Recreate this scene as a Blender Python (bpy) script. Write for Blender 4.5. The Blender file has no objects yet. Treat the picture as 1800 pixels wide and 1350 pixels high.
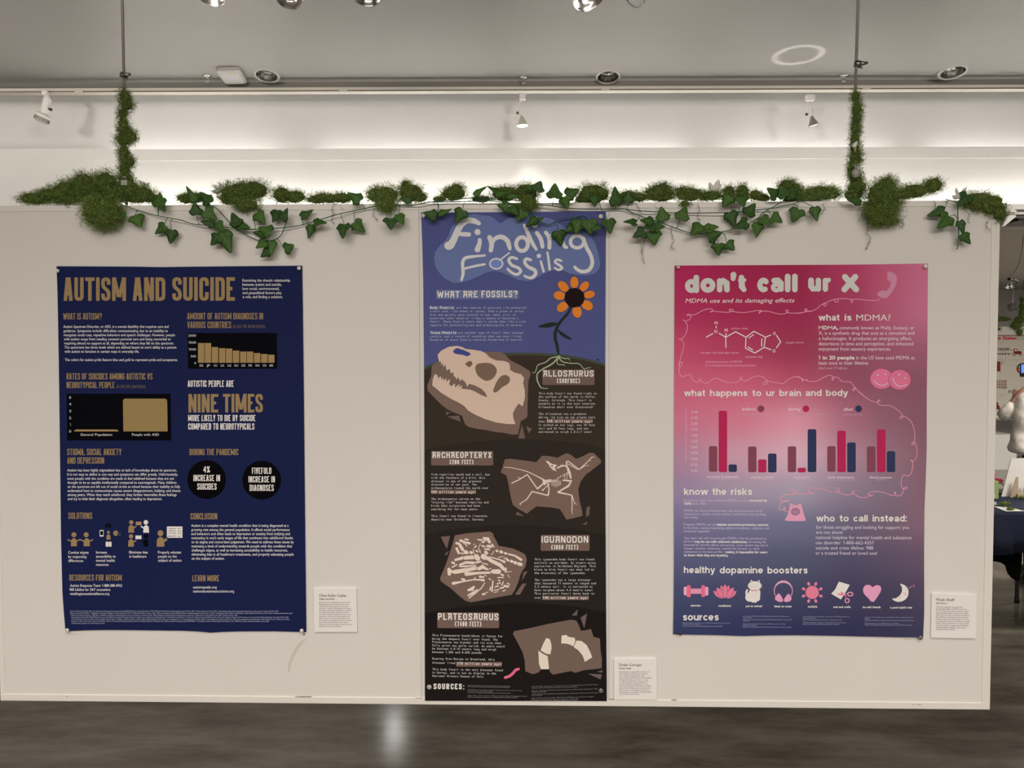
import bpy, bmesh, math, random
import numpy as np
from mathutils import Matrix, Vector
from mathutils.geometry import tessellate_polygon

SC = bpy.context.scene
COL = SC.collection
PI = math.pi

# ------------------------------------------------------------------ camera
CAM_D, CAM_H, YAW, PITCH, ROLL, FPX = 1.8234, 1.62, 0.0219, -0.0336, 0.0011, 1300.0
def cam_rot():
    cy, sy, cp, sp, cr, sr = (math.cos(YAW), math.sin(YAW), math.cos(PITCH), math.sin(PITCH), math.cos(ROLL), math.sin(ROLL))
    rz = np.array([[cy, -sy, 0], [sy, cy, 0], [0, 0, 1]])
    rx = np.array([[1, 0, 0], [0, cp, -sp], [0, sp, cp]])
    ry = np.array([[cr, 0, sr], [0, 1, 0], [-sr, 0, cr]])
    return rz @ rx @ ry
CR = cam_rot()
CPOS = np.array([0.0, -CAM_D, CAM_H])
cd = bpy.data.cameras.new('camera')
cam = bpy.data.objects.new('camera', cd)
COL.objects.link(cam)
cd.sensor_width = 36.0
cd.lens = FPX / 1800.0 * 36.0
cd.clip_start, cd.clip_end = 0.05, 100
m4 = Matrix.Identity(4)
for i in range(3):
    m4[i][0], m4[i][1], m4[i][2], m4[i][3] = CR[i][0], CR[i][2], -CR[i][1], CPOS[i]
cam.matrix_world = m4
SC.camera = cam

# ------------------------------------------------------------------ view, world, lights
SC.view_settings.view_transform = 'Standard'
SC.view_settings.look = 'None'
SC.view_settings.gamma = 1.0
SC.view_settings.use_curve_mapping = False
SC.view_settings.exposure = 0.0
WORLD_STRENGTH = 0.20
w = bpy.data.worlds.new('room_ambient')
w.use_nodes = True
w.node_tree.nodes['Background'].inputs[0].default_value = (1.0, 0.90, 0.79, 1)
w.node_tree.nodes['Background'].inputs[1].default_value = WORLD_STRENGTH
SC.world = w
WARM = (1.0, 0.892, 0.785)
COOL = (1.0, 0.955, 0.93)
FASC = (1.0, 0.965, 0.87)
def area(name, loc, size, power, color, rot=(0, 0, 0), spread=PI, sy=None):
    l = bpy.data.lights.new(name, 'AREA')
    l.energy, l.color, l.size, l.spread = power, color, size, spread
    if sy:
        l.shape, l.size_y = 'RECTANGLE', sy
    o = bpy.data.objects.new(name, l); COL.objects.link(o)
    o.location, o.rotation_euler = loc, rot
    return o
def spot(name, loc, target, power, color, ang=110, blend=1.0, radius=0.08):
    l = bpy.data.lights.new(name, 'SPOT')
    l.energy, l.color, l.spot_size, l.spot_blend, l.shadow_soft_size = power, color, math.radians(ang), blend, radius
    o = bpy.data.objects.new(name, l); COL.objects.link(o)
    o.location = loc
    o.rotation_euler = (Vector(target) - Vector(loc)).to_track_quat('-Z', 'Y').to_euler()
    return o
CEIL = 3.40
# recessed ceiling lamps of the gallery, in front of the display panel
for k, x in enumerate((-2.6, -0.75, 1.1, 2.9)):
    spot('ceiling_downlight_lamp', (x, -1.75, CEIL - 0.03), (x, -1.74, 0.0), 265, WARM, 118, 1.0, 0.30)
area('panel_fill_light', (0.0, -4.4, CEIL - 0.05), 6.0, 335, WARM, (math.radians(20), 0, 0), PI, 1.6)  # added broad fill tilted at the panel, lifts its level evenly
# added fill lights: an upward area for the ceiling, spots for the back wall
area('ceiling_fill_light', (-3.9, 0.5, 2.2), 2.0, 34, (1.0, 0.93, 0.85), (PI, 0, 0), PI, 2.0)
for x in (-3.6, -1.5, 0.6, 2.7):
    spot('back_wall_fill_light', (x, 0.85, 3.06), (x * 1.05, 3.0, 2.74), 48, (1.0, 0.93, 0.83), 110, 1.0, 0.12)

# ------------------------------------------------------------------ geometry helpers
ROOM_T = 0.0145          # the room is turned a little against the panel
PIV = np.array([0.0, 3.0, 0.0])
_c, _s = math.cos(ROOM_T), math.sin(ROOM_T)
RM = np.array([[_c, -_s, 0], [_s, _c, 0], [0, 0, 1]])
def room(p):
    p = np.asarray(p, float)
    return (p - PIV) @ RM.T + PIV
def rays(px):
    px = np.atleast_2d(np.asarray(px, float))
    q = np.stack([(px[:, 0] - 900) / FPX, np.ones(len(px)), (675 - px[:, 1]) / FPX], 1)
    return q @ CR.T
def at(px, y=0.0):
    """points of the photo on the plane y = const (world)"""
    d = rays(px)
    t = (y - CPOS[1]) / d[:, 1]
    return CPOS + d * t[:, None]
def at1(x, y, Y=0.0):
    return at([(x, y)], Y)[0]
def ratz(x, y, z):
    """where the ray of a photo point meets the height z (floor, ceiling, table top)"""
    d = rays([(x, y)])[0]
    t = (z - CPOS[2]) / d[2]
    return CPOS + d * t
def YD(D):
    return D - CAM_D

class MB:
    def __init__(s):
        s.v, s.f, s.m, s.n = [], [], [], 0
        s.c = []            # optional per-vertex colours
    def add(s, verts, faces, mat=0, col=None):
        verts = np.asarray(verts, float).reshape(-1, 3)
        s.v.append(verts)
        for f in faces:
            s.f.append([i + s.n for i in f]); s.m.append(mat)
        s.n += len(verts)
        s.c.append(np.tile(np.array(col if col is not None else (1, 1, 1)), (len(verts), 1)) if col is None or np.ndim(col) == 1 else np.asarray(col))
        return s
    def box(s, lo, hi, mat=0, rm=False):
        (a, b, c), (d, e, f) = lo, hi
        v = np.array([(a, b, c), (d, b, c), (d, e, c), (a, e, c), (a, b, f), (d, b, f), (d, e, f), (a, e, f)], float)
        if rm: v = room(v)
        return s.add(v, [(0, 3, 2, 1), (4, 5, 6, 7), (0, 1, 5, 4), (1, 2, 6, 5), (2, 3, 7, 6), (3, 0, 4, 7)], mat)
    def tube(s, path, r, n=8, mat=0, caps=True, col=None):
        P = [Vector(p) for p in path]
        rs = r if hasattr(r, '__len__') else [r] * len(P)
        vs, up = [], None
        for i, p in enumerate(P):
            t = (P[min(i + 1, len(P) - 1)] - P[max(i - 1, 0)])
            if t.length < 1e-9: t = Vector((0, 0, 1))
            t.normalize()
            if up is None:
                up = Vector((0, 0, 1)) if abs(t.z) < 0.9 else Vector((1, 0, 0))
            x = t.cross(up)
            if x.length < 1e-6: x = t.cross(Vector((0.3, 1, 0.2)))
            x.normalize(); y = x.cross(t).normalized(); up = y
            for k in range(n):
                a = 2 * PI * k / n
                vs.append(p + (x * math.cos(a) + y * math.sin(a)) * rs[i])
        fs = []
        for i in range(len(P) - 1):
            for k in range(n):
                a, b = i * n + k, i * n + (k + 1) % n
                fs.append((a, b, b + n, a + n))
        if caps:
            fs.append(tuple(range(n))[::-1]); fs.append(tuple(range((len(P) - 1) * n, len(P) * n)))
        return s.add([tuple(v) for v in vs], fs, mat, col)
    def lathe(s, prof, origin=(0, 0, 0), axis=(0, 0, 1), n=24, mat=0):
        """prof: (radius, height) along axis"""
        ax = Vector(axis).normalized()
        x = ax.orthogonal().normalized(); y = ax.cross(x)
        vs = []
        for r, h in prof:
            for k in range(n):
                a = 2 * PI * k / n
                vs.append(tuple(Vector(origin) + ax * h + (x * math.cos(a) + y * math.sin(a)) * r))
        fs = []
        for i in range(len(prof) - 1):
            for k in range(n):
                a, b = i * n + k, i * n + (k + 1) % n
                fs.append((a, b, b + n, a + n))
        return s.add(vs, fs, mat)
    def ellipsoid(s, c, r, nu=14, nv=9, mat=0, jit=0.0, rng=None):
        vs = []
        for i in range(nv + 1):
            th = PI * i / nv
            for k in range(nu):
                a = 2 * PI * k / nu
                q = 1 + (rng.uniform(-jit, jit) if jit else 0)
                vs.append((c[0] + r[0] * math.sin(th) * math.cos(a) * q, c[1] + r[1] * math.sin(th) * math.sin(a) * q, c[2] + r[2] * math.cos(th) * q))
        fs = []
        for i in range(nv):
            for k in range(nu):
                a, b = i * nu + k, i * nu + (k + 1) % nu
                fs.append((a, a + nu, b + nu, b))
        return s.add(vs, fs, mat)
    def prism(s, poly, y0, y1, mat=0):
        """poly: list of (x, z) world; extruded from y0 (front) to y1 (back)"""
        n = len(poly)
        tri = tessellate_polygon([[Vector((p[0], p[1], 0)) for p in poly]])
        v = [(p[0], y0, p[1]) for p in poly] + [(p[0], y1, p[1]) for p in poly]
        f = []
        for t in tri:
            a, b, c = t
            pa, pb, pc = poly[a], poly[b], poly[c]
            ar = (pb[0] - pa[0]) * (pc[1] - pa[1]) - (pb[1] - pa[1]) * (pc[0] - pa[0])
            if ar > 0: f.append((a, b, c)); f.append((c + n, b + n, a + n))
            else: f.append((c, b, a)); f.append((a + n, b + n, c + n))
        for i in range(n):
            j = (i + 1) % n
            f.append((i, j, j + n, i + n))
        return s.add(v, f, mat)
    def build(s, name, mats, parent=None, smooth=False, bevel=0, colattr=False, origin=None):
        V = np.concatenate(s.v)
        lo, hi = V.min(0), V.max(0)
        o0 = np.array(origin, float) if origin is not None else np.array([(lo[0] + hi[0]) / 2, (lo[1] + hi[1]) / 2, lo[2]])
        me = bpy.data.meshes.new(name)
        me.from_pydata([tuple(v) for v in (V - o0)], [], s.f)
        if not isinstance(mats, (list, tuple)): mats = [mats]
        for m in mats: me.materials.append(m)
        if len(mats) > 1: me.polygons.foreach_set('material_index', s.m)
        if smooth: me.polygons.foreach_set('use_smooth', [True] * len(me.polygons))
        if colattr:
            ca = me.color_attributes.new('tone', 'FLOAT_COLOR', 'POINT')
            cc = np.concatenate(s.c)
            ca.data.foreach_set('color', np.concatenate([cc, np.ones((len(cc), 1))], 1).astype(np.float32).ravel())
        me.update()
        o = bpy.data.objects.new(name, me); COL.objects.link(o)
        put(o, o0, parent)
        if bevel:
            b = o.modifiers.new('bevel', 'BEVEL'); b.width = bevel; b.segments = 2; b.limit_method = 'ANGLE'
        return o
WL = {}
def put(o, wloc, parent=None):
    WL[o.name] = np.array(wloc, float)
    if parent is not None:
        o.parent = parent
        o.location = tuple(WL[o.name] - WL[parent.name])
    else:
        o.location = tuple(wloc)
def empty(name, wloc, parent=None):
    o = bpy.data.objects.new(name, None); COL.objects.link(o)
    o.empty_display_size = 0.05
    put(o, wloc, parent)
    return o
def tag(o, label, cat, group=None):
    o['label'] = label; o['category'] = cat
    if group: o['group'] = group
    return o
def struct(o):
    o['kind'] = 'structure'
    return o

# ------------------------------------------------------------------ materials
def lin(c):
    return tuple((v / 255 / 12.92) if v / 255 <= 0.04045 else ((v / 255 + 0.055) / 1.055) ** 2.4 for v in c)
LIT = np.array([0.70, 0.605, 0.515])    # light level on the panel (white paint seen there / its own colour)
def alb(c, k=1.0):
    return tuple(float(min(0.9, a / (l * k))) for a, l in zip(lin(c), LIT))
_M = {}
def mat(name, col, rough=0.6, metal=0.0, spec=0.5, emit=None, emit_s=0, alpha=None, trans=0, bump=None):
    if name in _M: return _M[name]
    m = bpy.data.materials.new(name); m.use_nodes = True
    nt = m.node_tree; b = nt.nodes['Principled BSDF']
    b.inputs['Base Color'].default_value = (*col[:3], 1)
    b.inputs['Roughness'].default_value = rough
    b.inputs['Metallic'].default_value = metal
    b.inputs['Specular IOR Level'].default_value = spec
    if trans: b.inputs['Transmission Weight'].default_value = trans
    if emit:
        b.inputs['Emission Color'].default_value = (*emit, 1); b.inputs['Emission Strength'].default_value = emit_s
    if bump:
        sc, st = bump
        n = nt.nodes.new('ShaderNodeTexNoise'); n.inputs['Scale'].default_value = sc; n.inputs['Detail'].default_value = 4
        tc = nt.nodes.new('ShaderNodeTexCoord'); nt.links.new(tc.outputs['Object'], n.inputs['Vector'])
        bp = nt.nodes.new('ShaderNodeBump'); bp.inputs['Strength'].default_value = st; bp.inputs['Distance'].default_value = 0.002
        nt.links.new(n.outputs['Fac'], bp.inputs['Height']); nt.links.new(bp.outputs['Normal'], b.inputs['Normal'])
    _M[name] = m
    return m
def noisy(name, c1, c2, scale, rough, stretch=(1, 1, 1), bump=0.0, detail=6, spec=0.5, pos=(0.35, 0.65), c3=None):
    m = bpy.data.materials.new(name); m.use_nodes = True
    nt = m.node_tree; b = nt.nodes['Principled BSDF']
    tc = nt.nodes.new('ShaderNodeTexCoord'); mp = nt.nodes.new('ShaderNodeMapping')
    mp.inputs['Scale'].default_value = stretch
    nt.links.new(tc.outputs['Object'], mp.inputs['Vector'])
    n = nt.nodes.new('ShaderNodeTexNoise'); n.inputs['Scale'].default_value = scale; n.inputs['Detail'].default_value = detail
    n.inputs['Roughness'].default_value = 0.65
    nt.links.new(mp.outputs['Vector'], n.inputs['Vector'])
    r = nt.nodes.new('ShaderNodeValToRGB')
    r.color_ramp.elements[0].position, r.color_ramp.elements[0].color = pos[0], (*c1, 1)
    r.color_ramp.elements[1].position, r.color_ramp.elements[1].color = pos[1], (*c2, 1)
    if c3:
        e = r.color_ramp.elements.new(min(0.98, pos[1] + 0.14)); e.color = (*c3, 1)
    nt.links.new(n.outputs['Fac'], r.inputs['Fac']); nt.links.new(r.outputs['Color'], b.inputs['Base Color'])
    b.inputs['Roughness'].default_value = rough
    b.inputs['Specular IOR Level'].default_value = spec
    if bump:
        bp = nt.nodes.new('ShaderNodeBump'); bp.inputs['Strength'].default_value = bump; bp.inputs['Distance'].default_value = 0.003
        nt.links.new(n.outputs['Fac'], bp.inputs['Height']); nt.links.new(bp.outputs['Normal'], b.inputs['Normal'])
    return m
def tone_mat(name, rough=0.7, spec=0.3, sss=False):
    m = bpy.data.materials.new(name); m.use_nodes = True
    nt = m.node_tree; b = nt.nodes['Principled BSDF']
    a = nt.nodes.new('ShaderNodeAttribute'); a.attribute_name = 'tone'
    nt.links.new(a.outputs['Color'], b.inputs['Base Color'])
    b.inputs['Roughness'].default_value = rough; b.inputs['Specular IOR Level'].default_value = spec
    return m
WALLW = noisy('white_wall_paint', (0.77, 0.765, 0.75), (0.81, 0.805, 0.79), 1.2, 0.75, spec=0.25)
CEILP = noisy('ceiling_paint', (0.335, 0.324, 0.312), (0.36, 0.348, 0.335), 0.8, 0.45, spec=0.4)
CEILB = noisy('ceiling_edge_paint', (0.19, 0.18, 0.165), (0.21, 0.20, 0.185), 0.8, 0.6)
PANELP = noisy('panel_white_laminate', (0.77, 0.765, 0.755), (0.80, 0.795, 0.785), 1.6, 0.42, spec=0.35)
RAILP = mat('panel_rail_white', (0.83, 0.825, 0.80), 0.4)
FLOORM = noisy('marbled_floor', (0.082, 0.072, 0.058), (0.190, 0.170, 0.142), 2.6, 0.16, (0.7, 2.4, 1), 0.06, 12, 0.5, (0.36, 0.66), (0.26, 0.235, 0.20))
CHROME = mat('chrome', (0.72, 0.71, 0.69), 0.12, 1.0)
STEEL = mat('brushed_steel', (0.50, 0.49, 0.47), 0.35, 1.0)
WHITEPL = mat('white_plastic', (0.80, 0.79, 0.77), 0.4)
BLACKPL = mat('black_plastic', (0.012, 0.012, 0.012), 0.4)

# ------------------------------------------------------------------ room shell
m = MB(); m.box((-9, -7.5, -0.06), (9.5, 11.8, 0), 0, True)
struct(m.build('floor', FLOORM))
YE = YD(4.80)                       # where the front ceiling ends
CANS = [((469, 130), .072), ((1069, 132), .072), ((1675, 124), .076)]
outer = room([(-9, -7.5, CEIL), (9.5, -7.5, CEIL), (9.5, YE, CEIL), (-9, YE, CEIL)])
holes = []
for p_, r_ in CANS:
    c_ = ratz(*p_, CEIL); holes.append([(c_[0] + r_ * math.cos(2 * PI * k / 28), c_[1] - r_ * math.sin(2 * PI * k / 28), CEIL) for k in range(28)])
polys = [[Vector(tuple(p)) for p in outer]] + [[Vector(p) for p in h] for h in holes]
flat = [tuple(v) for pl in polys for v in pl]
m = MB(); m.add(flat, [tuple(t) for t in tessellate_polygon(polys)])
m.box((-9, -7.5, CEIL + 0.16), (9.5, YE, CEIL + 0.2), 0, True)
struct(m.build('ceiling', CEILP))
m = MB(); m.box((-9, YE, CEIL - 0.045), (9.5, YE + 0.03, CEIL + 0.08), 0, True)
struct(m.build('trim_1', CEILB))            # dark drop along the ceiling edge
m = MB(); m.box((-9, YE + 0.03, CEIL + 0.028), (9.5, YE + 1.2, CEIL + 0.07), 0, True)
struct(m.build('ceiling_upper', WALLW))
YW1 = YE + 0.22                      # upper back wall behind the light ledge
def zat(py, D):
    return CAM_H + (631.0 - py) / FPX * D
YL = YE + 0.02                       # front of the ledge
ZL1, ZL0 = zat(264, 4.82), zat(283.5, 4.82)
m = MB(); m.box((-9, YW1, ZL0), (9.5, YW1 + 0.1, CEIL + 0.10), 0, True)
struct(m.build('wall_back', WALLW))
XS = at1(171, 300, YL)[0]            # the ledge starts here
m = MB(); m.box((XS, YL, ZL0), (9.5, YL + 0.035, ZL1), 0, True)
m.box((XS, YL + 0.035, ZL0), (9.5, YW1, ZL0 + 0.02), 0, True)
struct(m.build('trim_2', WALLW))     # lip of the upper light trough
ZB0, ZB1 = zat(372, 4.66), zat(362.5, 4.66)
m = MB(); m.box((XS, YL + 0.003, ZB0), (9.5, YL + 0.13, ZL0), 0, True)
struct(m.build('wall_fascia', WALLW))
m = MB(); m.box((XS, YL - 0.16, ZB0), (9.5, YL - 0.135, ZB1), 0, True)
m.box((XS, YL - 0.135, ZB0), (9.5, YL + 0.05, ZB0 + 0.02), 0, True)
struct(m.build('trim_3', WALLW))     # lip of the lower light trough
m = MB(); m.box((-9, YL - 0.002, 0), (XS, YL + 0.3, ZL1 + 0.005), 0, True)
struct(m.build('wall_left_pier', WALLW))
XO = at1(650, 1100, YL)[0]           # left of this a closed wall stands behind the panel
m = MB(); m.box((XS, YL + 0.003, 0), (XO, YL + 0.13, ZB0), 0, True)
struct(m.build('wall_lower', WALLW))
m = MB(); m.box((-9.1, -7.5, 0), (-9, 11.8, CEIL + 0.1), 0, True); struct(m.build('wall_left', WALLW))
m = MB(); m.box((9.5, -7.5, 0), (9.6, 11.8, CEIL + 0.1), 0, True); struct(m.build('wall_right', WALLW))
m = MB(); m.box((-9, -7.6, 0), (9.5, -7.5, CEIL + 0.1), 0, True); struct(m.build('wall_front', WALLW))
# far gallery seen past the right end of the panel
GREYC = mat('far_ceiling_paint', (0.62, 0.59, 0.55), 0.7)
YF = YD(12.4)
ZC2 = 2.76
m = MB(); m.box((-2, YD(5.5), ZC2), (9.5, YF, ZC2 + 0.06), 0, True); struct(m.build('ceiling_far', GREYC))
m = MB(); m.box((-9, YF, 0), (9.5, YF + 0.1, CEIL), 0, True); struct(m.build('wall_far', WALLW))
m = MB(); m.box((-2, YD(9.2), ZC2 - 0.05), (9.5, YD(9.35), ZC2), 0, True); struct(m.build('trim_5', GREYC))
BEAMY = YD(5.35)
m = MB(); m.box((XO, BEAMY, zat(402, 5.35)), (9.5, BEAMY + 0.12, zat(393, 5.35)), 0, True); struct(m.build('trim_4', WALLW))
m = MB(); m.box((XO, BEAMY + 0.12, zat(393, 5.35)), (9.5, BEAMY + 0.15, CEIL + 0.05), 0, True); struct(m.build('wall_header', GREYC))
# cove tubes: real fluorescent battens in the two troughs
TUBE1 = mat('cove_tube_upper', (1, 1, 1), 0.5, emit=COOL, emit_s=6.0)
TUBE2 = mat('cove_tube_lower', (1, 1, 1), 0.5, emit=FASC, emit_s=14.5)
def cove(px0, step, n, yloc, z, material, where, length=1.2, skip=()):
    for k in range(n):
        x = at1(px0, 300, yloc)[0] + step * k
        if k in skip or x + length > 9.3: continue
        a, b = room([(x, yloc, z)])[0], room([(x + length, yloc, z)])[0]
        mm = MB(); mm.tube([a, b], 0.013, 10)
        o = mm.build('fluorescent_tube', material, smooth=True)
        tag(o, 'glowing white tube hidden inside the %s light ledge of the back wall' % where, 'lamp', 'tubes in the %s wall ledge' % where)
cove(205, 1.36, 6, YL + 0.13, ZL0 + 0.034, TUBE1, 'upper', 1.1)
cove(185, 1.36, 6, YL - 0.07, ZB0 + 0.034, TUBE2, 'lower', 1.31)
area('far_gallery_fill_light', (6.4, YD(6.8), ZC2 - 0.08), 2.4, 200, (1.0, 0.92, 0.82), (0, 0, 0), PI, 2.4)  # added area fill for the far gallery, out of view
area('far_gallery_fill_light', (4.3, YD(3.3), CEIL - 0.06), 1.2, 78, (1.0, 0.92, 0.82), (math.radians(34), 0, 0), math.radians(95), 0.8)  # added fill from the main room for the table and visitor
# ------------------------------------------------------------------ display panel
PX0, PX1, PZ1, PH = -1.3400, 1.1371, 2.0018, 1.2474
PZ0 = PZ1 - PH
PTH = 0.045
panel = empty('display_panel', ((PX0 + PX1) / 2, PTH / 2, PZ0))
tag(panel, 'wide white display panel hung on two rods, carrying the three posters', 'panel')
RW, RP = 0.019, 0.0016
m = MB(); m.box((PX0 + 0.004, 0.0, PZ0 + 0.004), (PX1 - 0.004, PTH, PZ1 - 0.004)); m.build('board', PANELP, panel)
zr = at1(900, 361)[2]
m = MB(); m.box((PX0, -RP, PZ1 - 0.0145), (PX1, PTH + RP, PZ1)); m.build('top_rail', RAILP, panel, bevel=0.001)
m = MB(); m.box((PX0, -RP - 0.001, PZ0), (PX1, PTH + RP, PZ0 + 0.0175)); m.build('bottom_rail', RAILP, panel, bevel=0.0015)
m = MB(); m.box((PX0 - 0.001, -RP, PZ0 + 0.0005), (PX0 + 0.011, PTH + RP, PZ1 - 0.0005)); m.build('side_rail', RAILP, panel, bevel=0.001)
m = MB(); m.box((PX1 - 0.019, -RP - 0.0008, PZ0 + 0.0005), (PX1 + 0.001, PTH + RP, PZ1 - 0.0005)); m.build('side_rail', RAILP, panel, bevel=0.001)
SEAM = mat('seam_grey_line', (0.50, 0.48, 0.45), 0.7)  # grey joint line between the boards
SCUFF = mat('grey_scuff', (0.66, 0.64, 0.61), 0.7)
DIRT = mat('dark_scrape', (0.30, 0.275, 0.24), 0.8)
m = MB()
def pxprism(mb, pts, y0, y1, mt=0):
    P = at(pts, (y0 + y1) / 2)
    mb.prism([(p[0], p[2]) for p in P], y0, y1, mt)
for pts in ([(736.0, 366), (737.0, 366), (741.5, 1228), (740.5, 1228)], [(1070.5, 368), (1071.3, 368), (1071.0, 1228), (1070.2, 1228)]):
    pxprism(m, pts, -0.0005, 0.001)
m.build('board_seam', SEAM, panel)
m = MB(); pxprism(m, [(536, 1122), (524, 1131), (514, 1148), (507, 1166), (506, 1181), (509, 1181), (513, 1164), (521, 1147), (531, 1133), (538, 1124)], -0.0003, 0.001); m.build('scuff_mark', SCUFF, panel)
m = MB(); pxprism(m, [(1586, 1123.2), (1604, 1121.8), (1620, 1122.8), (1606, 1124.2), (1590, 1125.2)], -0.0003, 0.001); m.build('scuff_mark', SCUFF, panel)
m = MB(); pxprism(m, [(112, 1112.5), (148, 1114.5), (140, 1115.5), (112, 1113.5)], -0.0003, 0.001); m.build('scuff_mark', SCUFF, panel)
m = MB(); pxprism(m, [(1185.6, 458), (1186.6, 458), (1186.6, 464), (1185.6, 464)], -0.0003, 0.001); m.build('scuff_mark', SCUFF, panel)
for x0, x1, yy in ((518, 548, 1224.4), (115, 121, 1223.4), (729, 743, 1226.6), (1069, 1080, 1228.9), (1180, 1190, 1230.2), (1610, 1620, 1237.8), (1603, 1608, 1238)):
    m = MB(); pxprism(m, [(x0, yy), (x1, yy), (x1 - 2, yy + .7), (x0 + 3, yy + .6)], -0.0035, 0.0); m.build('scrape_mark', DIRT, panel)
# round hole mark below the navy poster
m = MB(); c = at1(534.5, 1115); m.lathe([(0.0026, 0), (0.0026, 0.0006), (0.0014, 0.0006), (0.0014, 0)], c, (0, -1, 0), 16)
m.build('screw_hole', mat('hole_ring', (0.05, 0.045, 0.04), 0.6), panel)

# ------------------------------------------------------------------ lettering
_G = {}
def glyph(ch, off=0.0, shear=0.0):
    if ch in 'Mg': off = 0.0
    k = (ch, off, shear)
    if k in _G: return _G[k]
    cu = bpy.data.curves.new('g', 'FONT'); cu.body = '|' + ch + '|'; cu.resolution_u = 2; cu.offset = 0
    cu2 = bpy.data.curves.new('g2', 'FONT'); cu2.body = ch; cu2.resolution_u = 2; cu2.offset = off; cu2.shear = shear
    cu3 = bpy.data.curves.new('g3', 'FONT'); cu3.body = '||'; cu3.resolution_u = 2
    res = []
    for c in (cu, cu2, cu3):
        o = bpy.data.objects.new('g', c); COL.objects.link(o)
        dg = bpy.context.evaluated_depsgraph_get()
        me = bpy.data.meshes.new_from_object(o.evaluated_get(dg))
        v = np.array([tuple(p.co)[:2] for p in me.vertices]).reshape(-1, 2)
        f = [tuple(p.vertices) for p in me.polygons]
        res.append((v, f))
        bpy.data.objects.remove(o); bpy.data.meshes.remove(me); bpy.data.curves.remove(c)
    adv = res[0][0][:, 0].max() - res[2][0][:, 0].max()
    v, f = res[1]
    if ch == '1':       # a figure one with a flag
        e = off * 0.8
        v = np.array([(.20 - e, 0), (.285 + e, 0), (.285 + e, .729), (.215, .729), (.20 - e, .60), (.075, .535 - e), (.075, .615 + e)]); v[:, 0] += v[:, 1] * shear
        f, adv = [(0, 1, 2, 3, 4), (4, 3, 6, 5)], .40
    _G[k] = (v, f, adv)
    return _G[k]
CAPH = 0.729
def text_polys(txt, x0, x1, yb, cap, off=0.0, shear=0.0, mono=False, rot=False):
    """2-D verts/faces in photo pixels, spanning x0..x1 on the base line yb, capital height cap"""
    s = cap / CAPH
    V, F, n, pen = [], [], 0, 0.0
    first = None
    for ch in txt:
        if ch == ' ':
            pen += 0.60 if mono else 0.30
            continue
        v, f, adv = glyph(ch, off, shear)
        if mono:
            wd = v[:, 0].max() - v[:, 0].min()
            fx = min(1.0, 0.52 / wd) if wd > 0.52 else (1.0 if wd < 0.2 else min(1.35, 0.50 / wd))
            vv = v.copy(); vv[:, 0] = (vv[:, 0] - v[:, 0].min()) * fx + pen + (0.60 - wd * fx) / 2
            pen += 0.60
        else:
            vv = v.copy(); vv[:, 0] += pen
            pen += adv
        V.append(vv); F += [tuple(i + n for i in q) for q in f]; n += len(vv)
    V = np.concatenate(V)
    a, b = V[:, 0].min(), V[:, 0].max()
    out = np.empty_like(V)
    out[:, 0] = x0 + (V[:, 0] - a) * (x1 - x0) / (b - a)
    out[:, 1] = yb - V[:, 1] * s
    return out, F
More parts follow.
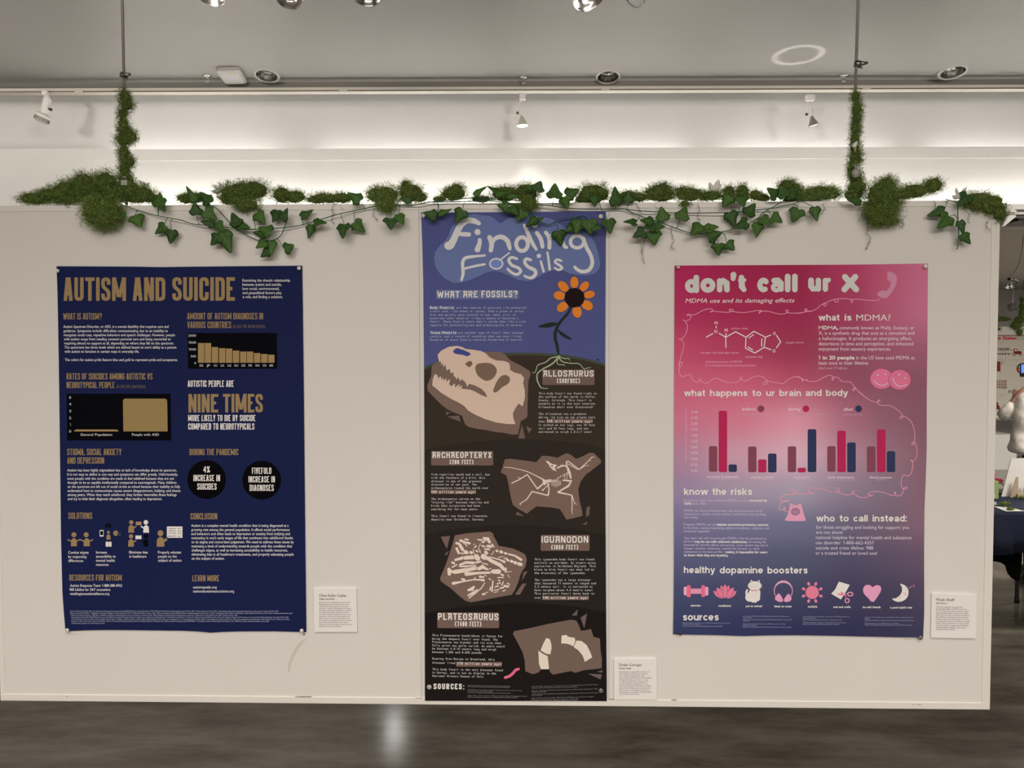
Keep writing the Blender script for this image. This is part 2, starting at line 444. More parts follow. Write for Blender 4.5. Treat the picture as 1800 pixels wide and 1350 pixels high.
# drawn capitals: every stroke a path in a unit cell, with fillets at the inner corners
GW = {'I': 0, 'M': 1.5, 'W': 1.62, '.': 0, ',': 0, ':': 0, '!': 0, '1': 0.62, '(': 0, ')': 0, '[': 0, ']': 0, 'J': 0.9, 'L': 0.88, 'F': 0.9, 'E': 0.9, 'T': 1.0}
O_ = [[(0, .5), (0, 1), (1, 1), (1, 0), (0, 0), (0, .5)]]
STK = {
 'A': [[(0, -1), (.40, 2)], [(1, -1), (.60, 2)], [(.38, 1), (.62, 1)], [(.16, .27), (.84, .27)]],
 'B': [[(0, -1), (0, 2)], [(0, 1), (1, 1), (1, .52), (0, .52)], [(.5, .52), (1, .52), (1, 0), (0, 0)]],
 'C': [[(1, .66), (1, 1), (0, 1), (0, 0), (1, 0), (1, .34)]],
 'D': [[(0, -1), (0, 2)], [(0, 1), (1, 1), (1, 0), (0, 0)]],
 'E': [[(0, -1), (0, 2)], [(0, 1), (2, 1)], [(0, .52), (.86, .52)], [(0, 0), (2, 0)]],
 'F': [[(0, -1), (0, 2)], [(0, 1), (2, 1)], [(0, .5), (.86, .5)]],
 'G': [[(1, .68), (1, 1), (0, 1), (0, 0), (1, 0), (1, .46)], [(.5, .46), (2, .46)]],
 'H': [[(0, -1), (0, 2)], [(1, -1), (1, 2)], [(0, .52), (1, .52)]],
 'I': [[(.5, -1), (.5, 2)]],
 'J': [[(1, 2), (1, 0), (0, 0), (0, .3)]],
 'K': [[(0, -1), (0, 2)], [(1, 2), (.1, .4)], [(.34, .58), (1, -1)]],
 'L': [[(0, -1), (0, 2)], [(0, 0), (2, 0)]],
 'M': [[(0, -1), (0, 2)], [(1, -1), (1, 2)], [(0.03, 2), (.47, .1)], [(.53, .1), (.97, 2)]],
 'N': [[(0, -1), (0, 2)], [(1, -1), (1, 2)], [(0.03, 2), (.97, -1)]],
 'O': O_, '0': O_,
 'P': [[(0, -1), (0, 2)], [(0, 1), (1, 1), (1, .44), (0, .44)]],
 'Q': O_ + [[(.55, .25), (1, -1)]],
 'R': [[(0, -1), (0, 2)], [(0, 1), (1, 1), (1, .48), (0, .48)], [(.5, .46), (1, -1)]],
 'S': [[(1, .72), (1, 1), (0, 1), (0, .6), (1, .40), (1, 0), (0, 0), (0, .28)]],
 'T': [[(-1, 1), (2, 1)], [(.5, -1), (.5, 1)]],
 'U': [[(0, 2), (0, 0), (1, 0), (1, 2)]],
 'V': [[(0, 2), (.44, -1)], [(1, 2), (.56, -1)]],
 'W': [[(0, 2), (.24, -1)], [(.24, -1), (.48, .9)], [(.52, .9), (.76, -1)], [(.76, -1), (1, 2)]],
 'X': [[(0, 2), (1, -1)], [(1, 2), (0, -1)]],
 'Y': [[(0, 2), (.47, .40)], [(1, 2), (.53, .40)], [(.5, .5), (.5, -1)]],
 'Z': [[(-1, 1), (1, 1), (0, 0), (2, 0)]],
 '1': [[(.0, .8), (.8, 1)], [(.9, 2), (.9, -1)]],
 '2': [[(0, .7), (0, 1), (1, 1), (1, .58), (0, .2), (0, 0), (2, 0)]],
 '3': [[(0, .75), (0, 1), (1, 1), (1, .52), (.4, .52)], [(.4, .52), (1, .52), (1, 0), (0, 0), (0, .25)]],
 '4': [[(.75, -1), (.75, 2)], [(.7, 2), (.05, .3)], [(-1, .3), (2, .3)]],
 '5': [[(2, 1), (0, 1), (0, .55), (1, .55), (1, 0), (0, 0), (0, .25)]],
 '6': [[(1, .75), (1, 1), (0, 1), (0, 0), (1, 0), (1, .52), (0, .52)]],
 '7': [[(-1, 1), (1, 1), (.4, -1)]],
 '8': [[(0, .5), (0, 1), (1, 1), (1, 0), (0, 0), (0, .5)], [(0, .52), (1, .52)]],
 '9': [[(0, .25), (0, 0), (1, 0), (1, 1), (0, 1), (0, .48), (1, .48)]],
 '?': [[(0, .7), (0, 1), (1, 1), (1, .6), (.5, .45), (.5, .28)], [(.5, -1), (.5, .06)]],
 '.': [[(.5, -1), (.5, .03)]], ':': [[(.5, -1), (.5, .06)], [(.5, .55), (.5, .72)]],
 ',': [[(.5, .05), (.3, -.12)]], '%': [[(0, .75), (0, 1), (.35, 1), (.35, .7), (0, .7), (0, .75)], [(1, 2), (0, -1)], [(.65, .2), (.65, .3), (1, .3), (1, 0), (.65, 0), (.65, .2)]],
 '[': [[(2, 1), (0, 1), (0, 0), (2, 0)]], ']': [[(-1, 1), (1, 1), (1, 0), (-1, 0)]],
 '(': [[(2, 1), (0, .7), (0, .3), (2, 0)]], ')': [[(-1, 1), (1, .7), (1, .3), (-1, 0)]],
}
TECH = dict(STK)
TECH['A'] = [[(-1, 1), (.96, 1), (1, -1)], [(.30, 1), (0, -1)], [(.16, .40), (1, .40)]]
TECH['M'] = [[(0, -1), (0, 1), (1, 1), (1, -1)], [(.5, 1), (.5, .35)]]
TECH['Y'] = [[(0, 2), (.0, .5), (1, .5)], [(1, 2), (1, 0), (.2, 0)]]
TECH['Y'] = STK['Y']
def fillet(path, r):
    out = [path[0]]
    for i in range(1, len(path) - 1):
        p, a, b = np.array(path[i]), np.array(path[i - 1]), np.array(path[i + 1])
        da, db = np.linalg.norm(a - p), np.linalg.norm(b - p)
        rr = min(r, da * .48, db * .48)
        if rr < 1e-6: out.append(tuple(p)); continue
        u, v = (a - p) / da, (b - p) / db
        q0, q1 = p + u * rr, p + v * rr
        for t in (0, .35, .65, 1):
            out.append(tuple((1 - t) ** 2 * q0 + 2 * t * (1 - t) * p + t * t * q1))
    out.append(path[-1])
    return out
def ribbon(path, w, cap=False):
    """mitred strip along a 2-D path; w a number or one width per point; round ends belong to the outline"""
    P = np.array([p[:2] for p in path], float)
    ws = np.full(len(P), float(w)) if np.isscalar(w) else np.array(w, float)
    keep = [0] + [i for i in range(1, len(P)) if np.linalg.norm(P[i] - P[i - 1]) > 1e-6]
    P, ws = P[keep], ws[keep]
    n = len(P)
    L, Rr = [], []
    for i in range(n):
        d0 = P[i] - P[i - 1] if i > 0 else P[1] - P[0]
        d1 = P[i + 1] - P[i] if i < n - 1 else P[-1] - P[-2]
        d0 = d0 / (np.linalg.norm(d0) + 1e-12); d1 = d1 / (np.linalg.norm(d1) + 1e-12)
        t = d0 + d1; ln = np.linalg.norm(t)
        t = t / ln if ln > 0.2 else d1
        nn = np.array([-t[1], t[0]])
        k = 1 / max(0.5, abs(nn @ np.array([-d1[1], d1[0]])))
        L.append(P[i] + nn * ws[i] / 2 * k); Rr.append(P[i] - nn * ws[i] / 2 * k)
    V = [tuple(p) for p in L] + [tuple(p) for p in Rr]
    F = [(i, i + 1, n + i + 1, n + i) for i in range(n - 1)]
    if cap:
        for e, q in ((0, P[0] - P[1]), (n - 1, P[-1] - P[-2])):
            a0 = math.atan2(q[1], q[0]); b0 = len(V)
            V += [(P[e][0] + math.cos(a0 + g) * ws[e] / 2, P[e][1] + math.sin(a0 + g) * ws[e] / 2) for g in (1.4, 1.05, .7, .35, 0, -.35, -.7, -1.05, -1.4)]
            side = (e, n + e)
            # join the arc to the two side points (the point nearest to the first arc point comes first)
            da = (V[side[0]][0] - V[b0][0]) ** 2 + (V[side[0]][1] - V[b0][1]) ** 2
            db = (V[side[1]][0] - V[b0][0]) ** 2 + (V[side[1]][1] - V[b0][1]) ** 2
            s0, s1 = (side if da < db else side[::-1])
            F.append((s0, *range(b0, b0 + 9), s1))
    return np.array(V), F
def ribbon_closed(pts, w):
    P = np.array(pts, float); n = len(P)
    T = np.roll(P, -1, 0) - np.roll(P, 1, 0); T /= np.linalg.norm(T, axis=1)[:, None]
    N = np.stack([-T[:, 1], T[:, 0]], 1)
    return np.concatenate([P + N * w / 2, P - N * w / 2]), [(i, (i + 1) % n, n + (i + 1) % n, n + i) for i in range(n)]
def spline(pts, n=5):
    P = np.array(pts, float)
    if len(P) < 3: return P
    out = []
    for i in range(len(P) - 1):
        p0, p1, p2, p3 = P[max(i - 1, 0)], P[i], P[i + 1], P[min(i + 2, len(P) - 1)]
        for k in range(n):
            t = k / n
            out.append(.5 * ((2 * p1) + (-p0 + p2) * t + (2 * p0 - 5 * p1 + 4 * p2 - p3) * t * t + (-p0 + 3 * p1 - 3 * p2 + p3) * t ** 3))
    out.append(P[-1])
    return np.array(out)
def stroke_text(txt, x0, x1, top, base, sw, table=STK, gap=None, fil=0.34):
    h = base - top
    gap = sw * 0.62 if gap is None else gap
    sp = gap * 2.2 + sw * 1.1
    rel = sum(GW.get(c, 1.0) for c in txt if c != ' ')
    fw = lambda c: sw * 1.9 if c in '()[]' else sw
    fixed = sum(fw(c) for c in txt if GW.get(c, 1.0) == 0 and c != ' ')
    ngap = 0
    for i in range(len(txt) - 1):
        if txt[i] != ' ' and txt[i + 1] != ' ': ngap += 1
    W = (x1 - x0 - fixed - ngap * gap - txt.count(' ') * sp) / max(rel, 1e-6)
    V, F, Z, n, pen = [], [], [], 0, x0
    for i, ch in enumerate(txt):
        if ch == ' ': pen += sp; continue
        rw = GW.get(ch, 1.0)
        cw = fw(ch) if rw == 0 else W * rw
        def mx(u): return pen + (0 if u == -1 else cw if u == 2 else sw / 2 + u * (cw - sw))
        def my(u): return base - (0 if u == -1 else h if u == 2 else sw / 2 + u * (h - sw))
        for kk, path in enumerate(table.get(ch, O_)):
            pp = [(mx(a), my(b)) for a, b in path]
            if len(pp) > 2 and ch not in 'MNKVWXYA4': pp = fillet(pp, min(cw * fil, h * .3))
            v, f = ribbon(pp, sw)
            V.append(v); F += [tuple(i_ + n for i_ in q) for q in f]; n += len(v); Z.append(np.full(len(v), kk * 1.2e-5))
        pen += cw
        if i < len(txt) - 1 and txt[i + 1] != ' ': pen += gap
    return np.concatenate(V), F, np.concatenate(Z)

# bold grotesque lower case, drawn as strokes (units of the capital height)
def arc(cx, cy, rx_, ry_, a0, a1, n=14):
    return [(cx + rx_ * math.cos(math.radians(a0 + (a1 - a0) * k / n)), cy + ry_ * math.sin(math.radians(a0 + (a1 - a0) * k / n))) for k in range(n + 1)]
RO = ('ring', .345, .37, .25, .28)
LOW = {
 'a': (.66, [arc(.32, .47, .225, .18, 160, 0) + [(.545, 0)], ('ring', .325, .215, .215, .135)]),
 'b': (.69, [[(.095, 0), (.095, 1)], RO]), 'c': (.62, [arc(.345, .37, .25, .28, 42, 318)]),
 'd': (.69, [[(.595, 0), (.595, 1)], RO]), 'e': (.69, [arc(.345, .37, .25, .28, 2, 318), [(.1, .36), (.63, .36)]]),
 'h': (.66, [[(.095, 0), (.095, 1)], [(.095, .40)] + arc(.33, .43, .235, .22, 165, 0) + [(.565, 0)]]),
 'i': (.19, [[(.095, 0), (.095, .74)], [(.095, .84), (.095, 1)]]), 'l': (.19, [[(.095, 0), (.095, 1)]]),
 'k': (.62, [[(.095, 0), (.095, 1)], [(.54, .74), (.12, .28)], [(.27, .42), (.56, 0)]]),
 'm': (.98, [[(.095, 0), (.095, .74)], [(.095, .42)] + arc(.30, .44, .20, .21, 165, 0) + [(.50, 0)], [(.50, .42)] + arc(.69, .44, .20, .21, 165, 0) + [(.89, 0)]]),
 'n': (.66, [[(.095, 0), (.095, .74)], [(.095, .40)] + arc(.33, .43, .235, .22, 165, 0) + [(.565, 0)]]),
 'o': (.69, [RO]), 'p': (.69, [[(.095, -.28), (.095, .74)], RO]), 'r': (.42, [[(.095, 0), (.095, .74)], [(.095, .36)] + arc(.37, .38, .26, .26, 160, 88)]),
 's': (.60, [[(.52, .56), (.43, .635), (.29, .65), (.15, .59), (.15, .47), (.30, .395), (.46, .325), (.49, .20), (.40, .11), (.26, .09), (.10, .19)]]),
 't': (.40, [[(.185, .95), (.185, .20), (.23, .11), (.39, .09)], [(0, .655), (.39, .655)]]),
 'u': (.66, [[(.095, .74)] + arc(.33, .31, .235, .22, 180, 345) + [(.565, .34)], [(.565, 0), (.565, .74)]]),
 'w': (.98, [[(.08, .74), (.27, 0)], [(.27, 0), (.47, .72)], [(.51, .72), (.71, 0)], [(.71, 0), (.90, .74)]]),
 'y': (.66, [[(.08, .74), (.34, .02)], [(.58, .74), (.36, .06), (.29, -.14), (.22, -.19), (.08, -.19)]]),
 ':': (.19, [[(.095, 0), (.095, .18)], [(.095, .55), (.095, .74)]])}
def low_polys(word, x0, x1, yb, cap, sw=.185):
    V, F, Z, n, pen = [], [], [], 0, 0.0
    for ch in word:
        adv, paths = LOW[ch]
        for kk, p in enumerate(paths):
            if p[0] == 'ring': v, f = ribbon_closed(arc(p[1], p[2], p[3], p[4], 0, 360, 22)[:-1], sw)
            else:
                q = spline(p, 3) if ch == 's' else p
                v, f = ribbon(q, sw)
            v = np.array(v); v[:, 0] += pen; V.append(v); F += [tuple(i + n for i in g) for g in f]; n += len(v); Z.append(np.full(len(v), kk * 1.2e-5))
        pen += adv + .085
    V = np.concatenate(V); a, b = V[:, 0].min(), V[:, 0].max()
    out = np.stack([x0 + (V[:, 0] - a) * (x1 - x0) / (b - a), yb - V[:, 1] * cap], 1)
    return out, F, np.concatenate(Z)

# ------------------------------------------------------------------ printed sheets
def crop(x0, y0, s):
    def f(*a):
        if len(a) == 2 and np.isscalar(a[0]): return (x0 + a[0] / s, y0 + a[1] / s)
        return [(x0 + p[0] / s, y0 + p[1] / s) for p in a[0]]
    f.s, f.x0, f.y0 = s, x0, y0
    return f
ORDER = [0]
class Part:
    """one printed part of a sheet: flat shapes in a few colours"""
    def __init__(s, name, y):
        s.name, s.y, s.mb, s.mats, s.k = name, y, MB(), [], 0
    def _m(s, c, k=1.0):
        nm = 'ink_%02x%02x%02x' % tuple(int(v) for v in c)
        mt = mat(nm, alb(c, k), 0.65, spec=0.05)
        if mt not in s.mats: s.mats.append(mt)
        return s.mats.index(mt)
    def raw(s, V, F, c, lay=0, dz=None):
        P = at(V, s.y - lay * 0.00014)
        if dz is not None: P[:, 1] -= dz
        # keep all faces turned to the viewer
        A = np.asarray(V, float)
        F2 = []
        for f in F:
            q = A[list(f)]
            ar = np.sum(q[:, 0] * np.roll(q[:, 1], -1) - q[:, 1] * np.roll(q[:, 0], -1))
            F2.append(tuple(f) if ar < 0 else tuple(f)[::-1])
        s.mb.add(P, F2, s._m(c))
        return s
    def poly(s, pts, c, lay=0):
        tri = tessellate_polygon([[Vector((p[0], p[1], 0)) for p in pts]])
        s.k += 1
        return s.raw(pts, [tuple(t) for t in tri], c, lay, np.full(len(pts), (s.k % 10) * 9e-6))
    def low(s, word, x0, x1, yb, cap, c, lay=0):
        V, F, dz = low_polys(word, x0, x1, yb, cap); return s.raw(V, F, c, lay, dz)
    def rect(s, x0, y0, x1, y1, c, lay=0, r=0.0):
        if r <= 0: return s.raw([(x0, y0), (x1, y0), (x1, y1), (x0, y1)], [(0, 1, 2, 3)], c, lay)
        pts = []
        for cx, cy, a0 in ((x1 - r, y0 + r, -90), (x1 - r, y1 - r, 0), (x0 + r, y1 - r, 90), (x0 + r, y0 + r, 180)):
            for k in range(5):
                a = math.radians(a0 + k * 22.5); pts.append((cx + r * math.cos(a), cy + r * math.sin(a)))
        return s.raw(pts, [tuple(range(len(pts)))], c, lay)
    def disc(s, cx, cy, rx, c, lay=0, ry=None, n=28, ang=0):
        ry = ry or rx; ca, sa = math.cos(ang), math.sin(ang)
        pts = []
        for k in range(n):
            a = 2 * PI * k / n; u, v = rx * math.cos(a), ry * math.sin(a)
            pts.append((cx + u * ca - v * sa, cy + u * sa + v * ca))
        s.k += 1
        return s.raw(pts, [tuple(range(n))], c, lay, np.full(n, (s.k % 10) * 9e-6))
    def ring(s, cx, cy, rx, ry, wd, c, lay=0, a0=0, a1=360, n=28):
        pts = [(cx + rx * math.cos(math.radians(a0 + (a1 - a0) * k / n)), cy + ry * math.sin(math.radians(a0 + (a1 - a0) * k / n))) for k in range(n + 1)]
        V, F = ribbon_closed(pts[:-1], wd) if abs(a1 - a0) == 360 else ribbon(pts, wd)
        s.k += 1; return s.raw(V, F, c, lay, np.full(len(V), (s.k % 10) * 9e-6))
    def line(s, pts, wd, c, lay=0, smooth=True, cap=True):
        q = np.array(pts, float)
        if q.shape[1] == 2: q = np.concatenate([q, np.full((len(q), 1), wd)], 1)
        if smooth: q = spline(q)
        V, F = ribbon(q, q[:, 2], cap)
        s.k += 1
        n = (len(V) - (18 if cap else 0)) // 2
        ramp = np.arange(n) * (6e-7)
        dz = np.concatenate([ramp, ramp, [0] * 9 + [ramp[-1]] * 9 if cap else []]) + (s.k % 10) * 9e-6
        return s.raw(V, F, c, lay, dz)
    def text(s, txt, x0, x1, yb, cap, c, lay=0, bold=0.0, slope=0.0, shear=0.0, mono=False):
        V, F = text_polys(txt, x0, x1, yb, cap, bold, shear, mono)
        if slope: V[:, 1] += (V[:, 0] - x0) * slope
        return s.raw(V, F, c, lay)
    def head(s, txt, x0, x1, top, base, sw, c, lay=0, table=STK, gap=None, slope=0.0):
        V, F, dz = stroke_text(txt, x0, x1, top, base, sw, table, gap)
        if slope: V[:, 1] += (V[:, 0] - x0) * slope
        return s.raw(V, F, c, lay, dz)
    def build(s, parent):
        return s.mb.build(s.name, s.mats, parent)
SHY = -0.0034                      # front of the paper
def outline_sheet(name, pts, c, y=SHY, th=0.0005, mt=None, parent=None):
    P = at(pts, y)
    mb = MB(); mb.prism([(p[0], p[2]) for p in P], y, y + th)
    return mb.build(name, mt or mat('paper_%02x%02x%02x' % tuple(c), alb(c), 0.6, spec=0.06), parent)
PY = SHY - 0.0002                  # first printed layer

# ================================================================== poster 1: navy and gold
NAVY, GOLD, OFFW, BLK = (23, 28, 60), (140, 113, 74), (206, 200, 204), (4, 4, 8)
p1 = outline_sheet('poster', [(99.3, 468), (150, 468.2), (230, 468.6), (285, 469.5), (340, 468.7), (420, 467.9), (531, 467), (532.3, 560), (534, 700), (535.7, 880), (538.3, 1111), (480, 1109.6), (420, 1109.8), (392, 1110.6), (370, 1112), (350, 1110), (320, 1108.6), (250, 1107.8), (190, 1107.2), (150, 1107.8), (115, 1109.5), (112, 1075), (109.6, 1040), (107.3, 950), (105.2, 780), (103.3, 635), (101, 512)], NAVY)
tag(p1, 'navy blue poster with gold condensed headings, leftmost of the three posters on the panel', 'poster')
for a in (('AUTISM', 111.6, 221.5, 487.6, 528.8), ('AND', 233.3, 290.6, 487.6, 528.8), ('SUICIDE', 302.8, 412.8, 487.3, 528.6)):
    t = Part('title_lettering', PY); t.head(*a, 6.3, GOLD, gap=2.7); t.build(p1)
for txt, x0, x1, a, b in (('WHAT IS AUTISM?', 111, 179, 550.3, 561.7), ('AMOUNT OF AUTISM DIAGNOSES IN', 329, 462.4, 550, 561.3), ('VARIOUS COUNTRIES', 329.3, 406.4, 565.3, 576.7),
    ('RATES OF SUICIDES AMONG AUTISTIC VS', 117, 268, 656, 667), ('NEUROTYPICAL PEOPLE', 117, 201.4, 671.3, 682.2), ('STIGMA, SOCIAL ANXIETY', 118, 213.4, 788.7, 800), ('AND DEPRESSION', 118.3, 183, 804, 815),
    ('DURING THE PANDEMIC', 333, 419, 789, 800), ('SOLUTIONS', 120, 162, 901, 912), ('CONCLUSION', 335, 381.8, 902, 913), ('RESOURCES FOR AUTISM', 122, 214, 1010, 1020.7), ('LEARN MORE', 338, 385.3, 1011, 1021.7)):
    t = Part('heading_lettering', PY); t.head(txt, x0, x1, a, b, 1.4, GOLD, gap=0.85); t.build(p1)
t = Part('heading_note', PY); t.text('(IN 2021, PER 100,000 PEOPLE)', 409.3, 466, 576.4, 5.6, (112, 92, 66)); t.build(p1); t = Part('heading_note', PY); t.text('(IN 2015, PER 1,000 PEOPLE)', 204.5, 255.6, 682.2, 5.6, (112, 92, 66))
t.build(p1); t = Part('statistic_lettering', PY); t.head('NINE', 331.3, 383.6, 692.7, 725, 5.0, GOLD, gap=2.0); t.head('TIMES', 392, 462, 692.4, 725, 5.0, GOLD, gap=2.0)
t.build(p1)
for txt, x0, x1, a, b in (('AUTISTIC PEOPLE ARE', 330, 410.8, 668.7, 680), ('MORE LIKELY TO DIE BY SUICIDE', 330.7, 449, 729.3, 740.2), ('COMPARED TO NEUROTYPICALS', 330.8, 447.2, 744, 755.2)):
    t = Part('white_lettering', PY); t.head(txt, x0, x1, a, b, 1.5, (222, 216, 218), gap=0.9); t.build(p1)
def paragraphs(rows):
    """rows (text, x0, x1, y ...) in photo pixels, split where a new block begins"""
    out = [[rows[0]]]
    for r in rows[1:]:
        q = out[-1][-1]
        dy = r[3] - q[3]
        if abs(dy) > 10.2 or dy < -1 or (abs(dy) < 1 and r[1] < q[2] - 1) or (dy > 1 and r[1] > out[-1][0][1] + 60): out.append([r])
        else: out[-1].append(r)
    return out
def lines(parent, rows, cap, c, slope=0.0, bold=0.004, mono=False, T=None, y=None):
    if T: rows = [(r[0], T(r[1], 0)[0], T(r[2], 0)[0], T(0, r[3])[1]) for r in rows]
    for blk in paragraphs(rows):
        t = Part('body_text', y if y is not None else PY)
        for tx, x0, x1, yb in blk: t.text(tx, x0, x1, yb, cap, c, bold=bold, slope=slope, mono=mono)
        t.build(parent)
lines(p1, [('Examining the chaotic relationship', 426.2, 510, 495), ('between autism and suicide,', 426.2, 495, 502.3), ('how social, environmental,', 426.2, 491, 509.5), ('and geopolitical factors play', 426.4, 495, 516.8), ('a role, and finding a solution.', 426.6, 497, 524),
 ('Autism Spectrum Disorder, or ASD, is a mental disability that requires care and', 111.3, 296.3, 576.3), ('guidance. Symptoms include difficulties communicating due to an inability to', 111.6, 295, 583.7), ('recognize social cues, repetitive behaviors and speech challenges. However, people', 112, 307.6, 591),
 ('with autism range from needing constant personal care and being nonverbal to', 112.3, 300, 598.2), ('requiring almost no support at all, depending on where they fall on the spectrum.', 112.7, 305.6, 605.5), ("The spectrums has three levels which are defined based on one's ability as a person", 113.2, 310, 612.7), ('with autism to function in certain ways in everyday life.', 113.4, 244.7, 620),
 ('The colors for autism pride feature blue and gold to represent pride and acceptance.', 114, 312.3, 634.6),
 ('Autism has been highly stigmatized due to lack of knowledge about its spectrum.', 118.2, 310.7, 828.7), ('It is not easy to define in one way and symptoms can differ greatly. Unfortunately,', 118.3, 312.7, 836), ('most people with the condition are made to feel sidelined because they are not', 118.4, 306, 843.3), ('thought to be as capable intellectually compared to neurotypicals. Many children', 118.6, 310.3, 850.4),
 ('on the spectrum are left out of social circles at school because their inability to fully', 118.7, 316.7, 857.6), ('understand how to communicate causes severe disappoinment, bullying, and shame', 118.8, 317.3, 864.7), ('among peers. When they reach adulthood, they further internalize these feelings', 118.9, 310.3, 871.8), ('and try to hide their diagnosis altogether, often leading to depression.', 119, 285, 879),
 ('Autism is a complex mental health condition that is being diagnosed at a', 336, 507.3, 926), ('growing rate among the general population. It affects social performance', 336.2, 509, 933.3), ('and behaviors and often leads to depression or anxiety from bullying and', 336.3, 509.6, 940.5), ("outcasting in one's early stages of life that continues into adulthood thanks", 336.4, 515, 947.7),
 ('to its stigma and concordant judgement. We need to address these issues by', 336.7, 516.4, 954.9), ('maintaing a level of understanding towards people with the condition that', 336.7, 513.6, 962.2), ('challenges stigma, as well as increasing accessibility to health resources,', 336.8, 505.7, 969.4), ('eliminating bias in all healthcare treatments, and properly educating people', 336.8, 516.3, 976.6), ('on the subject of autism.', 336.8, 394.7, 983.8),
 ('Combat stigma', 119.8, 155.7, 973.3), ('by respecting', 119.9, 152, 980.6), ('differences', 120, 146.3, 987.8), ('Increase', 168.8, 188, 973), ('accessibility to', 168.8, 203.3, 980.2), ('mental health', 168.9, 201.7, 987.4), ('resources', 168.9, 191, 994.6), ('Eliminate bias', 227, 259.7, 973), ('in healthcare', 227.2, 257.3, 980.2), ('Properly educate', 277.7, 318.3, 973), ('people on the', 277.8, 310.7, 980.2), ('subject of autism', 277.9, 319, 987.2),
 ('Autism Response Team: 1-888-288-4762', 123, 214.5, 1031.4), ('988 Lifeline for 24/7 counselors', 122, 194, 1038.6), ('washingtonautismalliance.org', 122.8, 192.3, 1045.8), ('autismspeaks.org', 339.4, 381, 1034.3), ('nationalautismassociation.org', 339.5, 411.5, 1041.4)], 4.9, OFFW, bold=0.008)
t = Part('fine_print', PY)
FP = ['Source: Autism and Suicide Risk, nationalautismtraining.org.uk/wp-content/uploads/2021/10/Autism-and-Suicide-Risk-v1-04-22-481-Suicide-Week-Presentation.pdf. Accessed 12 Feb. 2026. "Autism Response Team (ART)." Autismspeaks.Org, www.autismspeaks.org/autism-response-team. Accessed 12 Feb. 2026.',
 'Fleck, Anna, and Felix Richter. "Infographic: How Autism Diagnosis Varies around the World." Statista Daily Data, Statista, 2 Apr. 2025, www.statista.com/chart/29527/number-of-children-diagnosed-with-autism/. "Home." Washington Autism Alliance, Washington Autism Alliance & Advocacy, 21 Jan. 2025, washingtonautismalliance.org/.',
 '"People with Neurodivergence." 988 Lifeline, 988lifeline.org/help-yourself/individuals-with-neurodivergence. Accessed 14 Feb. 2026. Published by Statista Research Department, and Nov 26. "Autism Rate among Children U.S. 2022." Statista, 26 Nov. 2025.',
 'www.statista.com/statistics/1222234/autism-rate-among-children-us/. Suicide Prevention Resource Center, sprc.org/about-suicide/populations. "Suicide Data and Statistics." Centers for Disease Control and Prevention, Centers for Disease Control and Prevention, www.cdc.gov/suicide/facts/data.html. Accessed 14 Feb. 2026.',
 '"US Suicide Rate Trends and States with the Highest Suicide Rates." USAFacts, USAFacts, 26 Nov. 2025, usafacts.org/articles/how-is-the-suicide-rate-changing-in-the-us/. "Autism Spectrum Disorder (ASD)." Autismspeaks.Org, Autism Speaks Inc., 2025, www.autismspeaks.org/what-autism. Dietz, Patricia M, et al. "National and State',
 'Estimates of Adults with Autism Spectrum Disorder." Journal of Autism and Developmental Disorders, U.S. National Library of Medicine, Dec. 2020, pmc.ncbi.nlm.nih.gov/articles/PMC9128411/. "The Stigma of Autism: When Everyone Is Staring at You." SPARK for Autism, Simons Foundation, 4 June 2024,',
 'sparkforautism.org/discover_article/stigma-autism/']
for k, (tx, b) in enumerate(zip(FP, (489.7, 514, 418, 507.5, 509, 473, 184))):
    t.text(tx, 123.3 + k * 0.4, b, 1075.2 + k * 3.55, 2.3, (168, 164, 176), slope=0.0006)
t.build(p1)
# charts
t = Part('bar_chart_panel', PY); t.poly([(329.4, 585.3), (486.6, 585.3), (487.2, 648), (330.6, 648)], BLK); ch1 = t.build(p1)
T2 = crop(310, 455, 7.5)
for x, y in zip((285, 375, 467, 562, 653, 745, 840, 930, 1023, 1117, 1210), (1110, 1110, 1163, 1178, 1183, 1210, 1222, 1222, 1242, 1255, 1263)):
    a = T2(x, y); b = Part('chart_bar', PY - 0.0004); b.rect(a[0], a[1], a[0] + 11.2, 637.7, (146, 117, 76)); b.build(ch1)
t = Part('chart_lettering', PY - 0.0004)
for tx, x0, yb in (('2000', 331, 591.8), ('1500', 331.6, 604), ('1000', 331.8, 616.1), ('500', 335.2, 628.2), ('0', 341.6, 640.2)):
    t.text(tx, x0, 344.6, yb, 4.2, (190, 188, 190))
for k, tx in enumerate(('SG', 'JP', 'AU', 'CA', 'US', 'RU', 'DE', 'FR', 'IN', 'CN', 'BR')):
    cx = 353.9 + k * 12.33; t.text(tx, cx - 3.2, cx + 3.2, 644.4, 4.1, (200, 196, 198))
t.build(ch1)
t = Part('bar_chart_panel', PY); t.poly([(117, 692), (299.8, 692), (301.2, 774.3), (118, 774.3)], BLK); ch2 = t.build(p1)
b = Part('chart_bar', PY - 0.0004); b.poly([(130, 758.4), (131.4, 756), (134, 755), (204.6, 755), (207.2, 756), (208.4, 758.4)], (150, 118, 78)); b.build(ch2)
b = Part('chart_bar', PY - 0.0004); b.poly([(216.9, 758.4), (216, 706), (216.6, 703), (218.4, 701.2), (221, 700.7), (289, 700.7), (291.8, 701.4), (293.4, 703.2), (293.9, 706), (294.7, 758.4)], (138, 112, 70)); b.build(ch2)
t = Part('chart_lettering', PY - 0.0004)
for k, yb in enumerate((760.4, 748.7, 736.7, 724.7, 712.5, 700.8)): t.text(str(k), 121.4 if k != 1 else 123.2, 125.2 if k != 1 else 124.4, yb, 4.6, (190, 188, 190))
t.text('General Population', 141.3, 197.2, 766, 4.6, (206, 202, 204)); t.text('People with ASD', 232, 279.5, 766, 4.6, (206, 202, 204))
for yy in (710.4, 722.4, 734.4, 746.4): t.rect(130, yy, 213, yy + 0.5, (20, 22, 28))
t.build(ch2)
